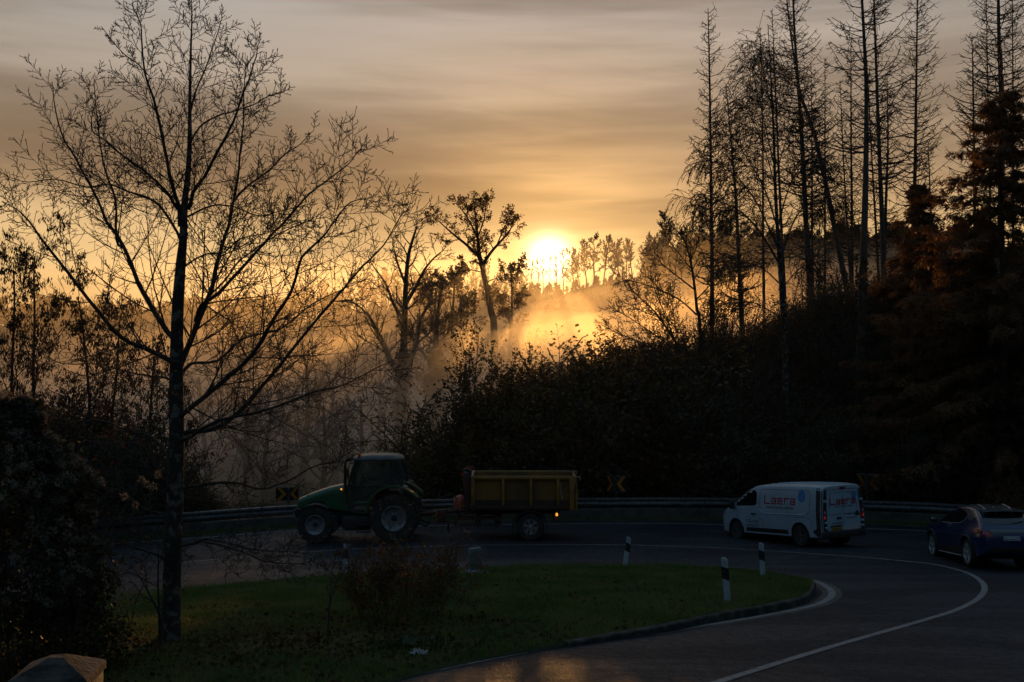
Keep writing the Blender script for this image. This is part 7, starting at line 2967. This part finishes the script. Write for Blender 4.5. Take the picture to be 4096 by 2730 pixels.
# ---------------- grass blades and fallen leaves
def scatter_island(n, seed, ylim=None):
    rg_ = np.random.default_rng(seed)
    xs_, ys_ = [], []
    x = rg_.uniform(-16, NOSE_X - .05, n * 3)
    yn, yf = edge_y(near_c, x), edge_y(far_c, x)
    t = rg_.random(n * 3)
    y = yn + (yf - yn) * t
    w = (yf - yn) / 14.0
    dist = np.hypot(x, y)
    vis_ = (np.abs(x) < y * .53) & (rg_.random(n * 3) < w * np.clip((18 / dist) ** 1.3, .25, 1.6))
    x, y = x[vis_][:n], y[vis_][:n]
    return x, y


x, y = scatter_island(210000, 3)
rgg = np.random.default_rng(31)
clump = np.sin(x * 2.1 + np.sin(y * 1.7) * 1.3) * np.sin(y * 2.6 + x * .8)
hol = np.exp(-((x + 3.2) / 4.0) ** 2 - ((y - 16.0) / 1.6) ** 2)
keep = rgg.random(len(x)) > hol * .85
x, y, clump = x[keep], y[keep], clump[keep]
n_ = len(x)
z = ISL(x, y)
tuft = np.clip(np.sin(x * .9 + 1.3 * np.sin(y * .7)) * np.sin(y * 1.1 - x * .4) + .2, 0, 1)
hh = (.045 + .05 * rgg.random(n_) + .03 * clump + .09 * tuft * rgg.random(n_)) * np.where(rgg.random(n_) < .03, 2.0, 1.0)
hh = np.maximum(hh, .03)
a = rgg.random(n_) * 6.28
wd = .0045 + .004 * rgg.random(n_) + y * .00012
lean = rgg.normal(0, .45, (n_, 2)) * hh[:, None]
b0 = np.stack([x - np.cos(a) * wd, y - np.sin(a) * wd, z - .01], -1)
b1 = np.stack([x + np.cos(a) * wd, y + np.sin(a) * wd, z - .01], -1)
tp = np.stack([x + lean[:, 0], y + lean[:, 1], z + hh], -1)
V = np.stack([b0, b1, tp], 1).reshape(-1, 3)
o = link_mesh('grass', np_mesh('grass', V, None, np.arange(n_ * 3).reshape(-1, 3)), grass_mat, smooth=False)
tag(o, 'short wet grass covering the island inside the bend', None, None, 'stuff')

rgl = np.random.default_rng(41)
n_ = 5200
x = rgl.normal(-3.4, 3.4, n_)
y = rgl.normal(16.2, 1.9, n_)
x2, y2 = scatter_island(3600, 43)
x, y = np.concatenate([x, x2]), np.concatenate([y, y2])
ok = (x < NOSE_X - .3) & (y > edge_y(near_c, x) + .1) & (y < edge_y(far_c, x) - .1)
x, y = x[ok], y[ok]
n_ = len(x)
P = np.stack([x, y, ISL(x, y) + .02 + .03 * rgl.random(n_)], -1)
a = rgl.random(n_) * 6.28
D = np.stack([np.cos(a), np.sin(a), .1 * rgl.normal(0, 1, n_)], -1) * 3
o = link_mesh('fallen_leaves', leaf_mesh('fallen_leaves', P, D, .085, rgl, .8, .0, .01, .18), litter_mat)
tag(o, 'brown fallen leaves strewn in the hollow of the grass', None, None, 'stuff')
# weeds and grass along the foot of the barrier
rgv = np.random.default_rng(51)
n_ = 26000
k = rgv.integers(12, 140, n_)
f = rgv.random(n_)
seg = RAIL[k] + (RAIL[np.minimum(k + 1, len(RAIL) - 1)] - RAIL[k]) * f[:, None]
nn_ = nv[k]
off = np.where(rgv.random(n_) < .5, rgv.uniform(-.75, -.18, n_), rgv.uniform(.2, 1.6, n_))
p = seg + nn_ * off[:, None]
z = np.where(off < 0, G(p[:, 0], p[:, 1]) + .03, T(p[:, 0], p[:, 1]))
hh = rgv.uniform(.06, .22, n_) * np.where(off > 0, 2.2, 1)
a = rgv.random(n_) * 6.28
wd = .010
lean = rgv.normal(0, .4, (n_, 2)) * hh[:, None]
V = np.stack([np.stack([p[:, 0] - np.cos(a) * wd, p[:, 1] - np.sin(a) * wd, z - .02], -1), np.stack([p[:, 0] + np.cos(a) * wd, p[:, 1] + np.sin(a) * wd, z - .02], -1),
              np.stack([p[:, 0] + lean[:, 0], p[:, 1] + lean[:, 1], z + hh], -1)], 1).reshape(-1, 3)
o = link_mesh('weeds', np_mesh('weeds', V, None, np.arange(n_ * 3).reshape(-1, 3)), grass_mat, smooth=False)
tag(o, 'rank grass and weeds along the foot of the crash barrier', None, None, 'stuff')

# ------------------------------------------------------------------ the misty air
def volume_mat(name, col, dens, aniso):
    m = bpy.data.materials.new(name)
    m.use_nodes = True
    t = m.node_tree
    t.nodes.clear()
    b = NB(t)
    out = b.n('ShaderNodeOutputMaterial')
    v = b.n('ShaderNodeVolumePrincipled')
    v.inputs['Color'].default_value = (*col, 1)
    v.inputs['Density'].default_value = dens
    v.inputs['Anisotropy'].default_value = aniso
    b.link(v.outputs[0], out.inputs['Volume'])
    return m


HAZE_D = 0.00003
bm = bmesh.new()
add_box(bm, (0, 190, 31), (760, 480, 92))
hz_o = bm_obj('haze', bm, volume_mat('haze', (.92, .92, .93), HAZE_D, .6), smooth=False)
tag(hz_o, 'thin even morning haze filling the air of the valley', None, None, 'stuff')


def mist_bank(label, cx, cyb, rx, ry, top, slope, dens, aniso, col):
    """a lens of ground mist: rounded top, flat underside below the valley floor"""
    nu, nvv = 40, 28
    xs_ = np.linspace(-1, 1, nu)
    ys_ = np.linspace(-1, 1, nvv)
    Xg_, Yg_ = np.meshgrid(xs_, ys_)
    # square to disc
    U = Xg_ * np.sqrt(1 - Yg_ ** 2 / 2)
    W = Yg_ * np.sqrt(1 - Xg_ ** 2 / 2)
    r2 = np.clip(U ** 2 + W ** 2, 0, 1)
    x_ = cx + U * rx
    y_ = cyb + W * ry
    z_ = -14 + (top + 14 + slope * x_) * np.sqrt(1 - r2) ** .55 + (np.sin(x_ * .09 + y_ * .05) * 1.2 + np.sin(x_ * .21 - y_ * .13) * .7) * (1 - r2)
    v_ = np.concatenate([np.stack([x_, y_, z_], -1).reshape(-1, 3), np.stack([x_, y_, np.full_like(z_, -14.5)], -1).reshape(-1, 3)])
    i_ = (np.arange(nu - 1)[None, :] + np.arange(nvv - 1)[:, None] * nu)
    q1 = np.stack([i_, i_ + 1, i_ + nu + 1, i_ + nu], -1).reshape(-1, 4)
    q2 = q1[:, ::-1] + nu * nvv
    rim = np.concatenate([np.arange(nu), np.arange(1, nvv) * nu + nu - 1, (nvv - 1) * nu + np.arange(nu - 2, -1, -1), np.arange(nvv - 2, 0, -1) * nu])
    rn = np.roll(rim, -1)
    q3 = np.stack([rn, rim, rim + nu * nvv, rn + nu * nvv], -1)
    me = np_mesh('mist', v_, np.concatenate([q1, q2, q3]))
    o = link_mesh('mist', me, volume_mat('mist', col, dens, aniso), smooth=False)
    return tag(o, label, None, None, 'stuff')


mist_bank('low bank of mist lying on the valley floor beyond the road', -20, 130, 160, 80, 8.5, .03, .006, .68, (.96, .90, .83))
mist_bank('middle bank of mist drifting across the valley', 0, 138, 150, 86, 13.5, .04, .006, .74, (.97, .90, .81))
mist_bank('thin high mist glowing under the sun against the ridge', 0, 195, 190, 130, 26.0, .04, .0020, .76, (.98, .90, .78))
mist_bank('bright pocket of mist in the sunlight right of the leafy oak', 14, 94, 34, 36, 14.0, .12, .009, .70, (.98, .88, .72))
